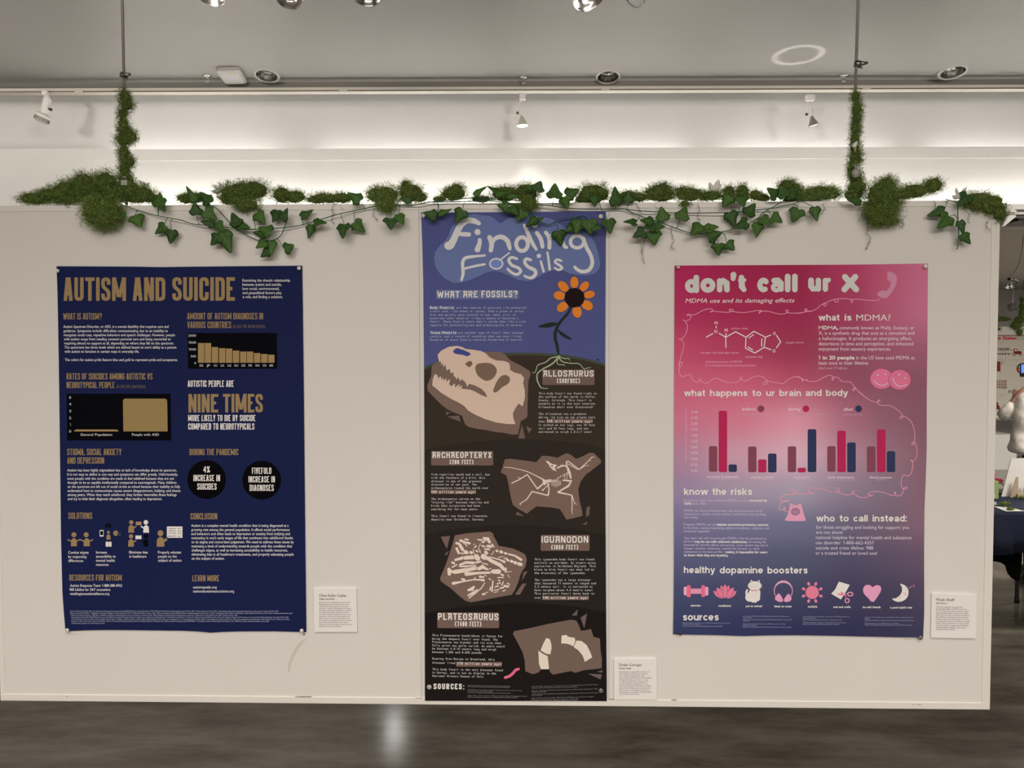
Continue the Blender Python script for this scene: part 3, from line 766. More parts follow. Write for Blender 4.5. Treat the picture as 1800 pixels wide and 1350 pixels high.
for cx, cy, L in ((363.3, 843, (('4%', 357.2, 369, 819.6, 830.7), ('INCREASE IN', 340, 386.8, 834.7, 845.8), ('SUICIDES', 346.7, 380.8, 849.6, 860.8))), (460, 844, (('FIVEFOLD', 442.9, 477, 822, 833), ('INCREASE IN', 436.7, 483.3, 837, 848), ('DIAGNOSES', 438.9, 481.3, 852, 863)))):
    d = Part('black_circle', PY); d.disc(cx, cy, 34, (5, 4, 6), n=48); dd = d.build(p1)
    t = Part('circle_lettering', PY - 0.0004)
    for a in L: t.head(*a, 1.5, (222, 216, 216), gap=0.9)
    t.build(dd)
# pictograms
WH = (214, 206, 208)
def person(t, hx, hy, hr, bx0, bx1, bt, bb, c, arms=()):
    t.disc(hx, hy, hr, c)
    w_ = bx1 - bx0
    t.poly([(bx0 - 0.4, bb), (bx0, bt + w_ * .45), (bx0 + w_ * .2, bt + w_ * .12), (bx0 + w_ * .5, bt), (bx0 + w_ * .8, bt + w_ * .12), (bx1, bt + w_ * .45), (bx1 + 0.4, bb)], c)
    for a in arms: t.line(a, 2.2, c, smooth=False)
t = Part('two_figures_drawing', PY)
person(t, 129.9, 940, 4.4, 125, 134.7, 945.8, 960.2, GOLD, ([(126.5, 951.5), (119.4, 948.8)], [(133, 952), (140.2, 948.3)])); person(t, 151.5, 940, 4.4, 147.4, 157.6, 945.8, 960.2, GOLD, ([(149, 952), (140.2, 948.3)], [(156, 952), (162.8, 948.8)])); t.build(p1)
t = Part('contact_drawing', PY)
t.rect(185, 920.7, 195.3, 927, BLK, r=0.8); t.line([(186.5, 922.5), (190, 925), (194, 922.5)], 0.5, (50, 46, 34), 1, smooth=False)
t.rect(175.1, 931.7, 182.1, 943.2, WH, r=1.2); t.rect(176, 933.4, 181.2, 940.6, BLK, 1)
person(t, 190.6, 935.6, 2.5, 187.3, 194, 939, 948.4, GOLD)
t.disc(203.6, 937.3, 4.6, GOLD); t.poly([(205.5, 938), (209, 935.5), (209, 940.5)], NAVY, 1)
for a in ((209.5, 937, 211.5, 936.5), (209.8, 938.6, 212.5, 938.6), (209.5, 940, 211.5, 941.2)): t.line([(a[0], a[1]), (a[2], a[3])], 0.5, (120, 110, 104), smooth=False)
t.rect(185.8, 952.2, 190.6, 961, WH, r=0.6); t.rect(191, 952.2, 196, 961, WH, r=0.6)
t.build(p1)
t = Part('card_exchange_drawing', PY)
person(t, 230.7, 918.2, 3.8, 226, 235.4, 922.7, 936.3, GOLD, ([(234, 928.5), (238.8, 925.4)],)); t.rect(238.7, 917, 248.7, 923.1, (160, 118, 84)); person(t, 256.4, 918.2, 4, 252.2, 261.6, 922.9, 936.3, WH, ([(254, 929), (248.3, 925.4)],))
person(t, 230.4, 942.8, 3.8, 225.6, 235, 947.4, 960.9, GOLD, ([(234, 953), (238.8, 950.2)],)); t.rect(238, 941.3, 248.7, 947.7, WH); person(t, 256.4, 942.6, 4, 252.6, 260.4, 947.4, 960.6, BLK, ([(254, 953.6), (248.3, 950)],)); t.build(p1)
t = Part('teacher_drawing', PY)
person(t, 282, 937.2, 5.2, 275.8, 288.6, 943.6, 960.9, GOLD, ([(287, 953.5), (291, 949.5)],)); t.disc(291.3, 948.7, 2.7, GOLD)
t.rect(293.3, 925.4, 320.7, 945.4, (214, 200, 190))
rg = random.Random(5)
for yy in (929.2, 933.3, 937.4, 942.6):
    for xa, xb in ((296, 310), (312.5, 318.8)):
        t.line([(x, yy + rg.uniform(-.7, .7)) for x in np.arange(xa, xb, 1.1)], 0.7, (60, 50, 50), 1, smooth=False, cap=False)
t.line([(291.5, 947.6), (296.4, 941.5)], 0.7, (60, 50, 50), 1, smooth=False); t.build(p1)

# ================================================================== poster 2: fossils
SKY = (74, 75, 116)
c1, c2, c3, c4, c5, c6, c7, c8 = crop(730, 360, 5.143), crop(740, 530, 8.438), crop(740, 600, 5.294), crop(900, 640, 10.38), crop(740, 770, 5.4545), crop(740, 920, 5.4545), crop(740, 1070, 5.4545), crop(745, 820, 11.25)
OUT2 = [(740.2, 373.3), (800, 373.4), (900, 372.8), (1000, 371.8), (1065, 371), (1064.6, 470), (1063.8, 620), (1063.6, 770), (1064.2, 900), (1065.4, 1080), (1066.7, 1232.6), (980, 1232), (880, 1232.2), (747, 1231.9), (746.6, 1080), (746.3, 930), (746, 770), (745.3, 620), (744, 490), (742.4, 430)]
p2 = outline_sheet('poster', OUT2, SKY, y=SHY - 0.0006)
tag(p2, 'tall narrow poster with a white handwritten title on blue sky and brown earth layers', 'poster')
PY2 = SHY - 0.0008
def lx(y): return np.interp(y, [373, 430, 490, 620, 770, 930, 1080, 1232], [740.2, 742.4, 744, 745.3, 746, 746.3, 746.6, 747])
def rx(y): return np.interp(y, [371, 470, 620, 770, 900, 1080, 1232.6], [1065, 1064.6, 1063.8, 1063.6, 1064.2, 1065.4, 1066.7])
def layer(arc, c, lay, part):
    a = spline(arc, 6)
    ys = np.linspace(a[-1][1], 1232.2, 12)[1:]
    pts = [tuple(p) for p in a] + [(rx(y) - 0.2, y) for y in ys] + [(lx(y) + 0.2, y) for y in np.linspace(1231.8, a[0][1], 12)[:-1]]
    part.poly(pts, c, lay)
t = Part('ground_layers', PY2)
a0 = [(745.6, 645.5), (765, 637), (800, 628), (850, 622.2), (900, 620), (940, 620), (985, 622.8), (1025, 629), (1063.6, 639.2)]
layer(a0, (62, 68, 54), 0, t)
layer([(x, y + 4.6) for x, y in a0], (56, 44, 34), 1, t)
layer([(x, y + 13) for x, y in a0], (51, 42, 33), 2, t)
layer([(746, 791), (760, 787.5), (830, 777), (914, 772.5), (1015, 778), (1063.6, 789)], (44, 36, 30), 3, t)
layer([(746.3, 940), (800, 930), (850, 925), (905, 922.5), (1000, 929), (1064.6, 940)], (37, 31, 27), 4, t)
layer([(746.6, 1078), (800, 1069), (850, 1064), (923, 1059.5), (1000, 1065), (1065.2, 1076)], (27, 22, 19), 5, t)
t.build(p2)
LB = 0.0010
t = Part('cloud_drawing', PY2)
cl = [(175, 440), (205, 390), (270, 320), (300, 280), (330, 200), (375, 150), (420, 110), (480, 88), (540, 85), (600, 95), (680, 105), (730, 140), (775, 165), (830, 130), (880, 115), (1000, 95), (1100, 105), (1200, 120), (1270, 150), (1330, 190), (1400, 240), (1500, 235), (1560, 260), (1610, 320), (1640, 390), (1660, 470), (1672, 530), (1660, 580), (1620, 620), (1540, 637), (1450, 630), (1370, 610), (1310, 580), (1200, 605), (1130, 640), (1060, 680), (1000, 690), (920, 672), (850, 640), (740, 600), (640, 612), (560, 650), (460, 690), (380, 705), (320, 695), (240, 640), (190, 570), (172, 500), (175, 440)]
rg = random.Random(2)
cs = spline(c1(cl), 4)[:-1]
t.poly([(p[0] + rg.uniform(-.5, .5), p[1] + rg.uniform(-.5, .5)) for p in cs], (98, 106, 142)); t.build(p2)
t = Part('title_lettering', PY2 - 0.0003)
TW = (200, 190, 184)
def hand(paths, T=c1, c=TW, lay=0):
    for p in paths:
        t.line([(*T(q[0], q[1]), q[2] / T.s) for q in p], 0, c, lay)
hand([[(575, 168, 36), (530, 146, 50), (465, 142, 56), (415, 180, 58), (378, 245, 58), (345, 320, 62), (318, 362, 72), (300, 370, 76)], [(378, 262, 34), (440, 266, 40), (484, 268, 40)],
 [(582, 318, 36), (580, 350, 40), (562, 404, 52)], [(672, 295, 44), (690, 350, 44), (682, 412, 38)], [(690, 350, 34), (722, 306, 38), (780, 290, 42), (830, 322, 42), (848, 370, 40), (855, 396, 32)],
 [(985, 185, 26), (1010, 240, 34), (1050, 330, 36), (1093, 402, 26)], [(1100, 255, 36), (1135, 310, 38), (1150, 378, 36)], [(1180, 250, 34), (1210, 300, 36), (1212, 388, 36)], [(1212, 310, 30), (1250, 265, 34), (1290, 270, 34), (1322, 315, 34), (1345, 370, 34), (1368, 385, 28)],
 [(1520, 300, 30), (1548, 385, 34), (1588, 460, 34), (1600, 530, 34), (1570, 588, 34), (1510, 604, 32), (1460, 582, 30), (1442, 562, 26)],
 [(628, 458, 20), (540, 466, 24), (455, 480, 30), (430, 515, 30), (428, 560, 30), (432, 620, 30), (418, 680, 22)], [(440, 578, 22), (540, 554, 22), (628, 538, 20)], [(775, 492, 13), (850, 435, 14)],
 [(918, 488, 24), (870, 476, 26), (845, 502, 28), (872, 545, 28), (930, 570, 28), (952, 602, 28), (918, 630, 26), (870, 612, 24), (836, 580, 22)],
 [(1042, 498, 26), (1002, 490, 30), (990, 522, 30), (1022, 562, 32), (1078, 590, 34), (1086, 628, 32), (1050, 660, 28), (1005, 652, 22), (987, 642, 20)],
 [(1135, 512, 22), (1160, 603, 22)], [(1195, 432, 20), (1205, 500, 22), (1215, 583, 24)], [(1318, 506, 22), (1280, 496, 22), (1264, 520, 22), (1306, 548, 24), (1326, 574, 24), (1292, 588, 22), (1260, 570, 18)]])
for x, y, r in ((563, 247, 28), (1080, 185, 26), (1117, 462, 20)): a = c1(x, y); t.disc(a[0], a[1], r / c1.s, TW)
for x, y, rx_, ry_, w_ in ((965, 355, 53, 62, 36), (1463, 335, 60, 54, 32), (732, 533, 58, 46, 14)):
    a = c1(x, y); t.ring(a[0], a[1], rx_ / c1.s, ry_ / c1.s, w_ / c1.s, TW)
a = c1(732, 533); t.disc(a[0], a[1], 51 / c1.s, (112, 124, 172), ry=39 / c1.s)
t.build(p2)
HL = (98, 103, 134)
t = Part('question_lettering', PY2 - 0.0003)
a, b = c1(188, 768), c1(937, 853); t.rect(*a, *b, HL, r=2.2)
for tx, x0, x1, tp, bs in (('WHAT', 197, 400, 780, 838), ('ARE', 432, 563, 779, 837), ('FOSSILS?', 598, 925, 777, 836)):
    t.head(tx, c1(x0, 0)[0], c1(x1, 0)[0], c1(0, tp)[1], c1(0, bs)[1], 2.1, (216, 210, 204), 1, TECH, gap=2.0)
t.build(p2)
t = Part('term_lettering', PY2 - 0.0003)
for q in ((130, 70, 492, 118), (135, 440, 530, 487)): t.rect(*c2(q[0], q[1]), *c2(q[2], q[3]), HL)
MC = (160, 154, 162)
for tx, x0, x1, yb in (('Body Fossils', 133, 487, 107), ('Trace Fossils', 137, 525, 479)): t.text(tx, c2(x0, 0)[0], c2(x1, 0)[0], c2(0, yb)[1], 4.6, (206, 202, 206), 1, bold=0.022, mono=True)
t.build(p2)
lines(p2, [('are the remains of previous life preserved', 523, 1558, 106), ('within rock, like bones or leaves. When a plant or animal', 133, 1525, 158), ('dies and quickly gets covered in mud, sand, silt, or', 133, 1408, 211), ('sometimes other material it has a chance at becoming a', 133, 1450, 262), ("fossil. These fossils store what's inside them like a time", 133, 1552, 312), ('capsule for paleontologists and archeologists to uncover.', 135, 1518, 364),
 ('are another type of fossil that instead', 553, 1510, 477), ('contain just a record of something that was once living.', 137, 1500, 530), ('Examples of trace fossils would be footprints or burrows.', 137, 1520, 581)], 3.9, MC, mono=True, T=c2, bold=0.012, y=PY2 - 0.0003)
# flower
t = Part('flower_drawing', PY2 - LB)
STG = (33, 40, 34)
t.line([(*c1(x, y), w_ / c1.s) for x, y, w_ in ((1405, 925, 18), (1380, 980, 20), (1330, 1035, 23), (1290, 1090, 25), (1267, 1150, 27), (1265, 1210, 27), (1280, 1265, 26), (1290, 1320, 24))] + [(*c3(x, y), w_ / c3.s) for x, y, w_ in ((1275, 80, 20), (1282, 142, 18))], 0, STG)
t.poly(spline(c1([(1290, 1070), (1240, 1062), (1180, 1072), (1110, 1100), (1150, 1108), (1210, 1106), (1262, 1090), (1290, 1070)]))[:-1], STG); t.poly(spline(c1([(1282, 1118), (1310, 1140), (1370, 1180), (1416, 1215), (1370, 1210), (1320, 1180), (1288, 1140), (1282, 1118)]))[:-1], STG)
cx, cy = 1440, 840
for x, y, rl, rw in ((1438, 702, 54, 37), (1528, 738, 52, 34), (1572, 812, 52, 34), (1553, 908, 56, 42), (1463, 968, 54, 42), (1332, 922, 58, 40), (1303, 820, 52, 40), (1338, 738, 58, 38)):
    a = c1(x, y); t.disc(a[0], a[1], rl / c1.s, (214, 116, 40), 1, ry=rw / c1.s, ang=math.atan2(y - cy, x - cx), n=20)
pts = [c1(cx + 92 * math.cos(k * PI / 6 + .1) * (1 + .02 * (k % 2)), cy + 90 * math.sin(k * PI / 6 + .1)) for k in range(12)]
t.poly(pts, (30, 18, 18), 2)
RT = (146, 152, 118)
for p in ([(1280, 145, 12), (1210, 155, 11), (1160, 195, 10), (1090, 220, 9), (1070, 270, 8), (1057, 290, 8), (1035, 292, 6)], [(1272, 155, 14), (1220, 210, 14), (1130, 260, 13), (1085, 300, 13), (1080, 350, 13), (1095, 395, 12), (1120, 432, 10), (1180, 438, 6)], [(1275, 160, 10), (1266, 200, 9), (1290, 218, 8), (1322, 216, 8), (1340, 229, 5)], [(1285, 155, 12), (1320, 190, 11), (1400, 205, 10), (1460, 206, 9), (1490, 225, 8), (1515, 255, 8), (1540, 250, 7), (1580, 243, 5)], [(1290, 145, 10), (1330, 160, 9), (1370, 160, 8), (1388, 178, 5)]):
    t.line([(*c3(q[0], q[1]), q[2] / c3.s) for q in p], 0, RT)
t.disc(*c3(1283, 143), 2.6, RT, 1); t.line(c3([(1636, 166), (1658, 174)]), 1.2, (18, 14, 14), smooth=False)
t.build(p2)
ROCK, BONE = (112, 87, 74), (196, 166, 144)
t = Part('skull_fossil_drawing', PY2 - LB)
t.poly(c3([(600, 98), (740, 95), (790, 130), (830, 175), (920, 220), (1010, 275), (1020, 310), (1000, 370), (995, 480), (990, 700), (965, 725), (930, 740), (915, 810), (905, 865), (850, 868), (760, 850), (700, 845), (600, 825), (500, 810), (440, 795), (410, 770), (380, 690), (300, 660), (240, 630), (190, 590), (120, 520), (62, 460), (58, 410), (95, 320), (100, 230), (120, 205), (160, 190), (300, 150)]), (112, 88, 76))
for f in ([(230, 655), (275, 665), (235, 685)], [(240, 700), (355, 690), (368, 748)], [(940, 775), (970, 905), (905, 903)], [(978, 790), (1032, 815), (1003, 855)]): t.poly(c3(f), (104, 82, 72))
t.poly(c3([(155, 125), (190, 85), (260, 50), (330, 42), (380, 52), (420, 72), (500, 80), (560, 90), (600, 110), (640, 150), (700, 178), (770, 182), (820, 200), (830, 235), (828, 265), (870, 290), (930, 305), (960, 340), (950, 390), (965, 450), (968, 520), (945, 607), (910, 578), (880, 620), (855, 670), (860, 720), (880, 770), (800, 770), (700, 755), (600, 725), (500, 680), (440, 645), (400, 600), (350, 570), (270, 530), (190, 480), (105, 410), (110, 350), (130, 303), (155, 318), (160, 345), (185, 322), (190, 360), (205, 335), (212, 368), (235, 340), (237, 375), (272, 350), (262, 400), (285, 418), (315, 390), (318, 430), (345, 405), (365, 400), (342, 428), (385, 410), (375, 440), (460, 450), (500, 465), (560, 500), (617, 522), (600, 480), (560, 440), (500, 410), (447, 395), (432, 425), (415, 385), (382, 350), (365, 372), (345, 330), (332, 358), (312, 322), (303, 330), (302, 288), (278, 298), (265, 255), (240, 272), (225, 215), (206, 242), (203, 200), (185, 222), (188, 184), (172, 195), (160, 160)]), BONE, 1)
t.poly(spline(c3([(297, 92), (330, 64), (380, 76), (440, 100), (462, 120), (430, 138), (390, 126), (340, 120), (310, 110), (297, 92)]), 4)[:-1], (64, 66, 118), 2)
t.poly(c3([(408, 210), (450, 181), (472, 188), (480, 208), (470, 226), (447, 243)]), (112, 84, 66), 2)
for q in ([(503, 245), (520, 215), (560, 203), (620, 201), (670, 217), (704, 260), (698, 305), (665, 348), (610, 368), (560, 345), (520, 305), (503, 245)], [(670, 462), (685, 420), (708, 370), (745, 325), (785, 313), (820, 330), (828, 362), (808, 397), (760, 425), (718, 462), (690, 477), (670, 462)]): t.poly(spline(c3(q), 4)[:-1], (112, 88, 70), 2)
t.build(p2)
t = Part('bird_fossil_drawing', PY2 - LB)
t.poly(c5([(765, 330), (805, 205), (850, 198), (990, 215), (1105, 232), (1160, 170), (1220, 172), (1310, 188), (1390, 145), (1430, 155), (1490, 200), (1540, 180), (1620, 138), (1660, 145), (1728, 215), (1725, 240), (1650, 300), (1580, 350), (1530, 420), (1508, 490), (1520, 600), (1545, 700), (1548, 745), (1480, 765), (1395, 782), (1370, 740), (1330, 680), (1240, 665), (1110, 655), (1060, 690), (1015, 725), (940, 685), (880, 640), (860, 560), (840, 450), (820, 360)]), (110, 86, 74))
for f in ([(925, 708), (990, 750), (905, 735)], [(1588, 665), (1620, 650), (1615, 735), (1580, 762)], [(1545, 822), (1602, 800), (1580, 833)]): t.poly(c5(f), (100, 80, 70))
BB = (206, 180, 160)
def bone(T, *paths, lay=1, c=BB, sm=False):
    for p in paths: t.line([(*T(q[0], q[1]), q[2] / T.s) for q in p], 0, c, lay, smooth=sm)
bone(c5, [(800, 280, 5), (860, 284, 6), (940, 300, 7), (1020, 322, 8), (1100, 360, 9), (1180, 402, 14)], sm=True)
t.poly(c5([(1165, 405), (1235, 395), (1252, 420), (1205, 436), (1185, 455), (1170, 445)]), BB, 1)
for k in range(13):
    u = k / 12; q = spline([(1245, 405), (1290, 408), (1330, 372), (1390, 346), (1420, 332)], 6); i = int(u * (len(q) - 2)); d = q[i + 1] - q[i]; d = d / np.linalg.norm(d)
    t.line([c5(*(q[i] - d * 4)), c5(*(q[i] + d * 4))], 20 / c5.s, BB, 1, smooth=False, cap=False)
bone(c5, [(1422, 330, 15), (1412, 290, 15), (1378, 266, 14), (1335, 274, 13), (1300, 290, 9)], sm=True)
for q in ((1402, 275), (1360, 262), (1345, 268), (1320, 280), (1420, 310)): t.line([c5(q[0] - 8, q[1] - 8), c5(q[0] + 8, q[1] + 8)], 1.2, BB, 1, smooth=False)
t.poly(c5([(1195, 222), (1212, 218), (1260, 250), (1305, 256), (1282, 285), (1302, 320), (1262, 305), (1238, 280), (1226, 255)]), BB, 1); t.disc(*c5(1256, 268), 8 / c5.s, (90, 70, 60), 2)
for k in range(9): x = 1248 + k * 11; bone(c5, [(x, 408, 4), (x + 6, 440, 4), (x - 2, 472 - abs(k - 4) * 5, 3)])
bone(c5, [(1410, 320, 12), (1392, 232, 12)], [(1395, 226, 12), (1410, 222, 12), (1515, 300, 9)], [(1394, 240, 7), (1502, 302, 7)], [(1515, 302, 10), (1600, 225, 8), (1640, 182, 8), (1664, 184, 5)], [(1520, 300, 7), (1578, 264, 6), (1610, 262, 5)], [(1620, 215, 5), (1628, 220, 5)], [(1425, 322, 16), (1430, 360, 22), (1436, 382, 16)], [(1360, 405, 12), (1440, 412, 18)], [(1372, 355, 6), (1380, 400, 6)], [(1400, 350, 6), (1398, 400, 6)],
 [(1440, 415, 12), (1415, 458, 20), (1316, 516, 12)], [(1312, 516, 12), (1445, 548, 11)], [(1312, 525, 6), (1440, 548, 7)], [(1445, 548, 9), (1450, 640, 9), (1446, 700, 8), (1452, 730, 5)], [(1448, 552, 9), (1475, 628, 7), (1494, 636, 5)],
 [(1178, 432, 12), (1118, 485, 16)], [(1112, 482, 12), (1020, 350, 11)], [(1020, 350, 11), (935, 402, 11), (870, 432, 9)], [(925, 376, 5), (962, 386, 6)], [(1215, 430, 14), (1228, 490, 12), (1220, 545, 16)], [(1216, 550, 13), (1065, 512, 11)], [(1065, 514, 12), (1012, 590, 9), (948, 630, 8), (956, 644, 6)], [(1228, 440, 8), (1165, 503, 9)], [(1160, 490, 6), (1170, 508, 6)])
t.build(p2)
t = Part('bone_bed_drawing', PY2 - LB)
t.poly(c6([(325, 115), (440, 95), (660, 78), (690, 95), (700, 130), (730, 180), (745, 215), (800, 225), (880, 240), (960, 275), (1000, 300), (1015, 350), (1000, 420), (975, 450), (950, 500), (935, 560), (900, 640), (870, 685), (810, 695), (700, 715), (600, 735), (480, 757), (430, 745), (360, 690), (290, 625), (230, 585), (185, 550), (185, 520), (220, 440), (260, 330), (290, 240), (310, 170)]), (112, 88, 76))
for f in ([(190, 128), (280, 120), (248, 245)], [(225, 295), (270, 262), (245, 308)], [(985, 465), (1022, 458), (968, 550)], [(970, 580), (1010, 575), (950, 683), (902, 683)]): t.poly(c6(f), (106, 84, 74))
BN = (212, 184, 164)
def bone6(*paths): bone(c6, *[[(x, y, w_ * .86) for x, y, w_ in p] for p in paths], c=BN)
bone6([(380, 165, 30), (420, 178, 22), (465, 192, 28)], [(425, 152, 18), (452, 157, 18)], [(340, 190, 26), (362, 192, 26)], [(372, 205, 34), (398, 250, 36)], [(405, 190, 10), (430, 200, 12), (440, 220, 10)], [(342, 240, 28), (362, 285, 26)], [(385, 285, 18), (402, 292, 14)],
 [(425, 275, 46), (440, 280, 40)], [(478, 278, 34), (484, 282, 34)], [(420, 330, 42), (500, 325, 44)], [(330, 350, 26), (405, 330, 34)], [(530, 320, 62), (545, 335, 56)], [(600, 318, 64), (612, 325, 58)], [(375, 395, 22), (430, 375, 30), (505, 378, 30)], [(370, 412, 18), (440, 412, 22), (520, 405, 22)], [(530, 375, 24), (575, 365, 20)], [(590, 380, 12), (640, 395, 12)],
 [(325, 465, 46), (420, 450, 46), (530, 430, 34)], [(555, 435, 36), (590, 415, 44), (635, 440, 22)], [(648, 440, 10), (672, 432, 10)], [(435, 485, 44), (480, 482, 36), (560, 475, 26), (660, 472, 26)], [(690, 462, 46), (745, 462, 54)], [(630, 330, 36), (680, 362, 40), (760, 400, 42), (795, 440, 36)], [(815, 430, 18), (812, 465, 18)], [(300, 375, 26), (318, 382, 24)], [(300, 420, 18), (345, 395, 14)], [(268, 440, 36), (272, 485, 38)], [(285, 455, 34), (300, 465, 30)],
 [(605, 145, 34), (640, 150, 40), (658, 180, 30)], [(545, 155, 14), (580, 160, 20)], [(590, 180, 22), (610, 172, 18)], [(505, 205, 8), (515, 195, 8)], [(515, 230, 18), (530, 215, 14)], [(548, 245, 8), (570, 195, 8)], [(585, 215, 18), (610, 222, 18)], [(640, 218, 30), (670, 222, 32)], [(680, 200, 16), (700, 225, 14)], [(655, 250, 20), (612, 245, 18)], [(620, 275, 34), (630, 285, 34)], [(500, 250, 10), (510, 290, 10)], [(530, 262, 20), (545, 272, 18)], [(560, 250, 12), (570, 280, 12)], [(695, 265, 8), (690, 290, 8), (672, 298, 8)],
 [(655, 320, 12), (760, 350, 16), (800, 370, 26)], [(725, 262, 26), (732, 266, 26)], [(765, 272, 34), (775, 276, 30)], [(805, 285, 26), (820, 290, 22)], [(840, 295, 18), (900, 310, 20), (960, 348, 28)], [(745, 325, 10), (780, 318, 8)], [(795, 315, 6), (798, 350, 6)], [(815, 335, 20), (835, 355, 28)], [(866, 362, 34), (872, 364, 34)], [(900, 376, 36), (908, 378, 36)], [(940, 388, 40), (960, 394, 36)],
 [(310, 575, 34), (400, 558, 16), (500, 540, 14), (560, 540, 18), (600, 545, 28)], [(395, 535, 24), (415, 540, 24)], [(515, 525, 14), (520, 520, 14)], [(565, 510, 26), (600, 515, 20)], [(610, 495, 10), (628, 505, 8)], [(610, 570, 10), (580, 620, 12), (520, 670, 14), (460, 715, 14)], [(455, 640, 26), (490, 630, 40), (505, 610, 26)], [(452, 690, 18), (500, 665, 26), (540, 635, 14)],
 [(655, 530, 14), (668, 540, 12)], [(690, 550, 14), (680, 650, 18)], [(735, 520, 12), (790, 518, 14)], [(770, 490, 20), (790, 498, 18)], [(830, 490, 8), (850, 520, 8)], [(820, 465, 8), (870, 462, 6)], [(745, 545, 18), (755, 550, 16)], [(730, 580, 14), (760, 570, 14)], [(775, 590, 16), (790, 560, 12)], [(800, 600, 24), (835, 605, 26)], [(710, 610, 12), (740, 600, 16)], [(760, 620, 18), (790, 615, 18)], [(700, 640, 10), (745, 635, 12)], [(830, 575, 14), (850, 585, 12)], [(700, 660, 10), (735, 655, 8)], [(785, 650, 12), (810, 640, 10)], [(595, 680, 24), (610, 675, 20)], [(612, 672, 8), (640, 658, 10)], [(660, 640, 14), (668, 610, 12)])
for p in ([(415, 310), (395, 370)], [(500, 300), (520, 355)], [(560, 300), (580, 370)], [(360, 420), (430, 425), (520, 400)], [(530, 425), (545, 450)], [(660, 465), (690, 485)]): t.line(c6(p), 0.7, (112, 88, 76), 2, smooth=False)
t.build(p2)
t = Part('knucklebone_drawing', PY2 - LB)
t.poly(c7([(880, 240), (895, 215), (1050, 185), (1200, 150), (1330, 125), (1440, 105), (1490, 115), (1510, 150), (1535, 212), (1580, 205), (1630, 195), (1655, 270), (1715, 285), (1722, 400), (1735, 480), (1733, 570), (1660, 580), (1560, 590), (1480, 615), (1440, 598), (1350, 615), (1265, 632), (1240, 610), (1230, 580), (1150, 580), (1130, 610), (1075, 628), (1000, 600), (995, 500), (975, 420), (930, 330)]), (106, 84, 72))
for q in ([(1200, 282), (1235, 290), (1250, 340), (1252, 380), (1240, 438), (1195, 430), (1147, 400), (1170, 340)], [(1125, 402), (1165, 430), (1215, 455), (1222, 520), (1228, 580), (1150, 580), (1132, 530)], [(1348, 258), (1395, 250), (1410, 268), (1475, 280), (1480, 310), (1462, 362), (1430, 345), (1395, 335), (1345, 332)], [(1490, 305), (1540, 310), (1590, 350), (1620, 410), (1642, 465), (1572, 510), (1550, 450), (1510, 400), (1465, 370)]): t.poly(c7(q), (212, 188, 168), 1)
for f in ([(1505, 5), (1495, 65), (1445, 65)], [(1593, 45), (1565, 187), (1530, 85)], [(1688, 605), (1740, 588), (1740, 612)], [(1600, 622), (1735, 630), (1722, 678)]): t.poly(c7(f), (100, 82, 74))
t.build(p2)
t = Part('worm_drawing', PY2 - LB); bone(c7, [(808, 660, 26), (850, 645, 27), (885, 615, 27), (905, 590, 27), (935, 578, 24)], c=(206, 94, 116), sm=True); bone(c7, [(880, 605, 4), (908, 590, 4)], c=(150, 60, 84), lay=2); t.build(p2)
PLT, LC, EC = (104, 81, 70), (226, 208, 196), (178, 166, 158)
ST = ((c3, 'ALLOSAURUS', 1137, 1607, 270, 329, 2.1), (c3, '[SURFACE]', 1265, 1478, 346, 389, 1.5), (c5, 'ARCHAEOPTERYX', 107, 678, 133, 192, 2.0), (c5, '[200 FEET]', 275, 502, 208, 251, 1.5), (c6, 'IGUANODON', 1157, 1603, 122, 186, 2.1), (c6, '[1060 FEET]', 1250, 1507, 206, 250, 1.5), (c7, 'PLATEOSAURUS', 163, 742, 41, 107, 2.2), (c7, '[7400 FEET]', 325, 578, 122, 168, 1.5), (c7, 'SOURCES:', 120, 415, 717, 771, 2.1))
def species(t, T, tx, x0, x1, tp, bs, sw):
    t.head(tx, T(x0, 0)[0], T(x1, 0)[0], T(0, tp)[1], T(0, bs)[1], sw, LC, table=TECH, gap=sw * 0.95, slope=0.008 if T is c7 else 0)
for k, (T, q) in enumerate(((c3, (1130, 262, 1615, 407)), (c5, (97, 124, 693, 263)), (c6, (1148, 110, 1617, 263)), (c7, (156, 36, 750, 186)))):
    t = Part('name_plate', PY2 - LB); t.rect(*T(q[0], q[1]), *T(q[2], q[3]), PLT, r=2.6); o = t.build(p2)
    for r in ST[2 * k:2 * k + 2]:
        t = Part('species_lettering' if r is ST[2 * k] else 'depth_lettering', PY2 - LB - 0.0006); species(t, *r); t.build(o)
t = Part('heading_lettering', PY2 - LB - 0.0006); species(t, *ST[8]); t.build(p2)
lines(p2, [('This body fossil was found right on', 485, 1545, 552), ('the surface of the earth in Moffat', 485, 1510, 614), ('County, Colorado. This fossil is', 482, 1450, 677), ('notable as it is the most complete', 485, 1515, 739), ('Allosaurus skull ever discovered!', 482, 1477, 801), ('The Allosaurus was a predator', 487, 1363, 926), ('during its time on our planet more', 484, 1515, 988), ('than', 485, 600, 1064), ('It walked on two legs, was 10 feet', 487, 1515, 1129), ('tall and 20 feet long, and was', 487, 1390, 1192), ('estimated to weigh 2.3-2.7 tons!', 485, 1450, 1254)], 3.9, EC, mono=True, T=c4, bold=0.012, y=PY2 - LB - 0.0006)
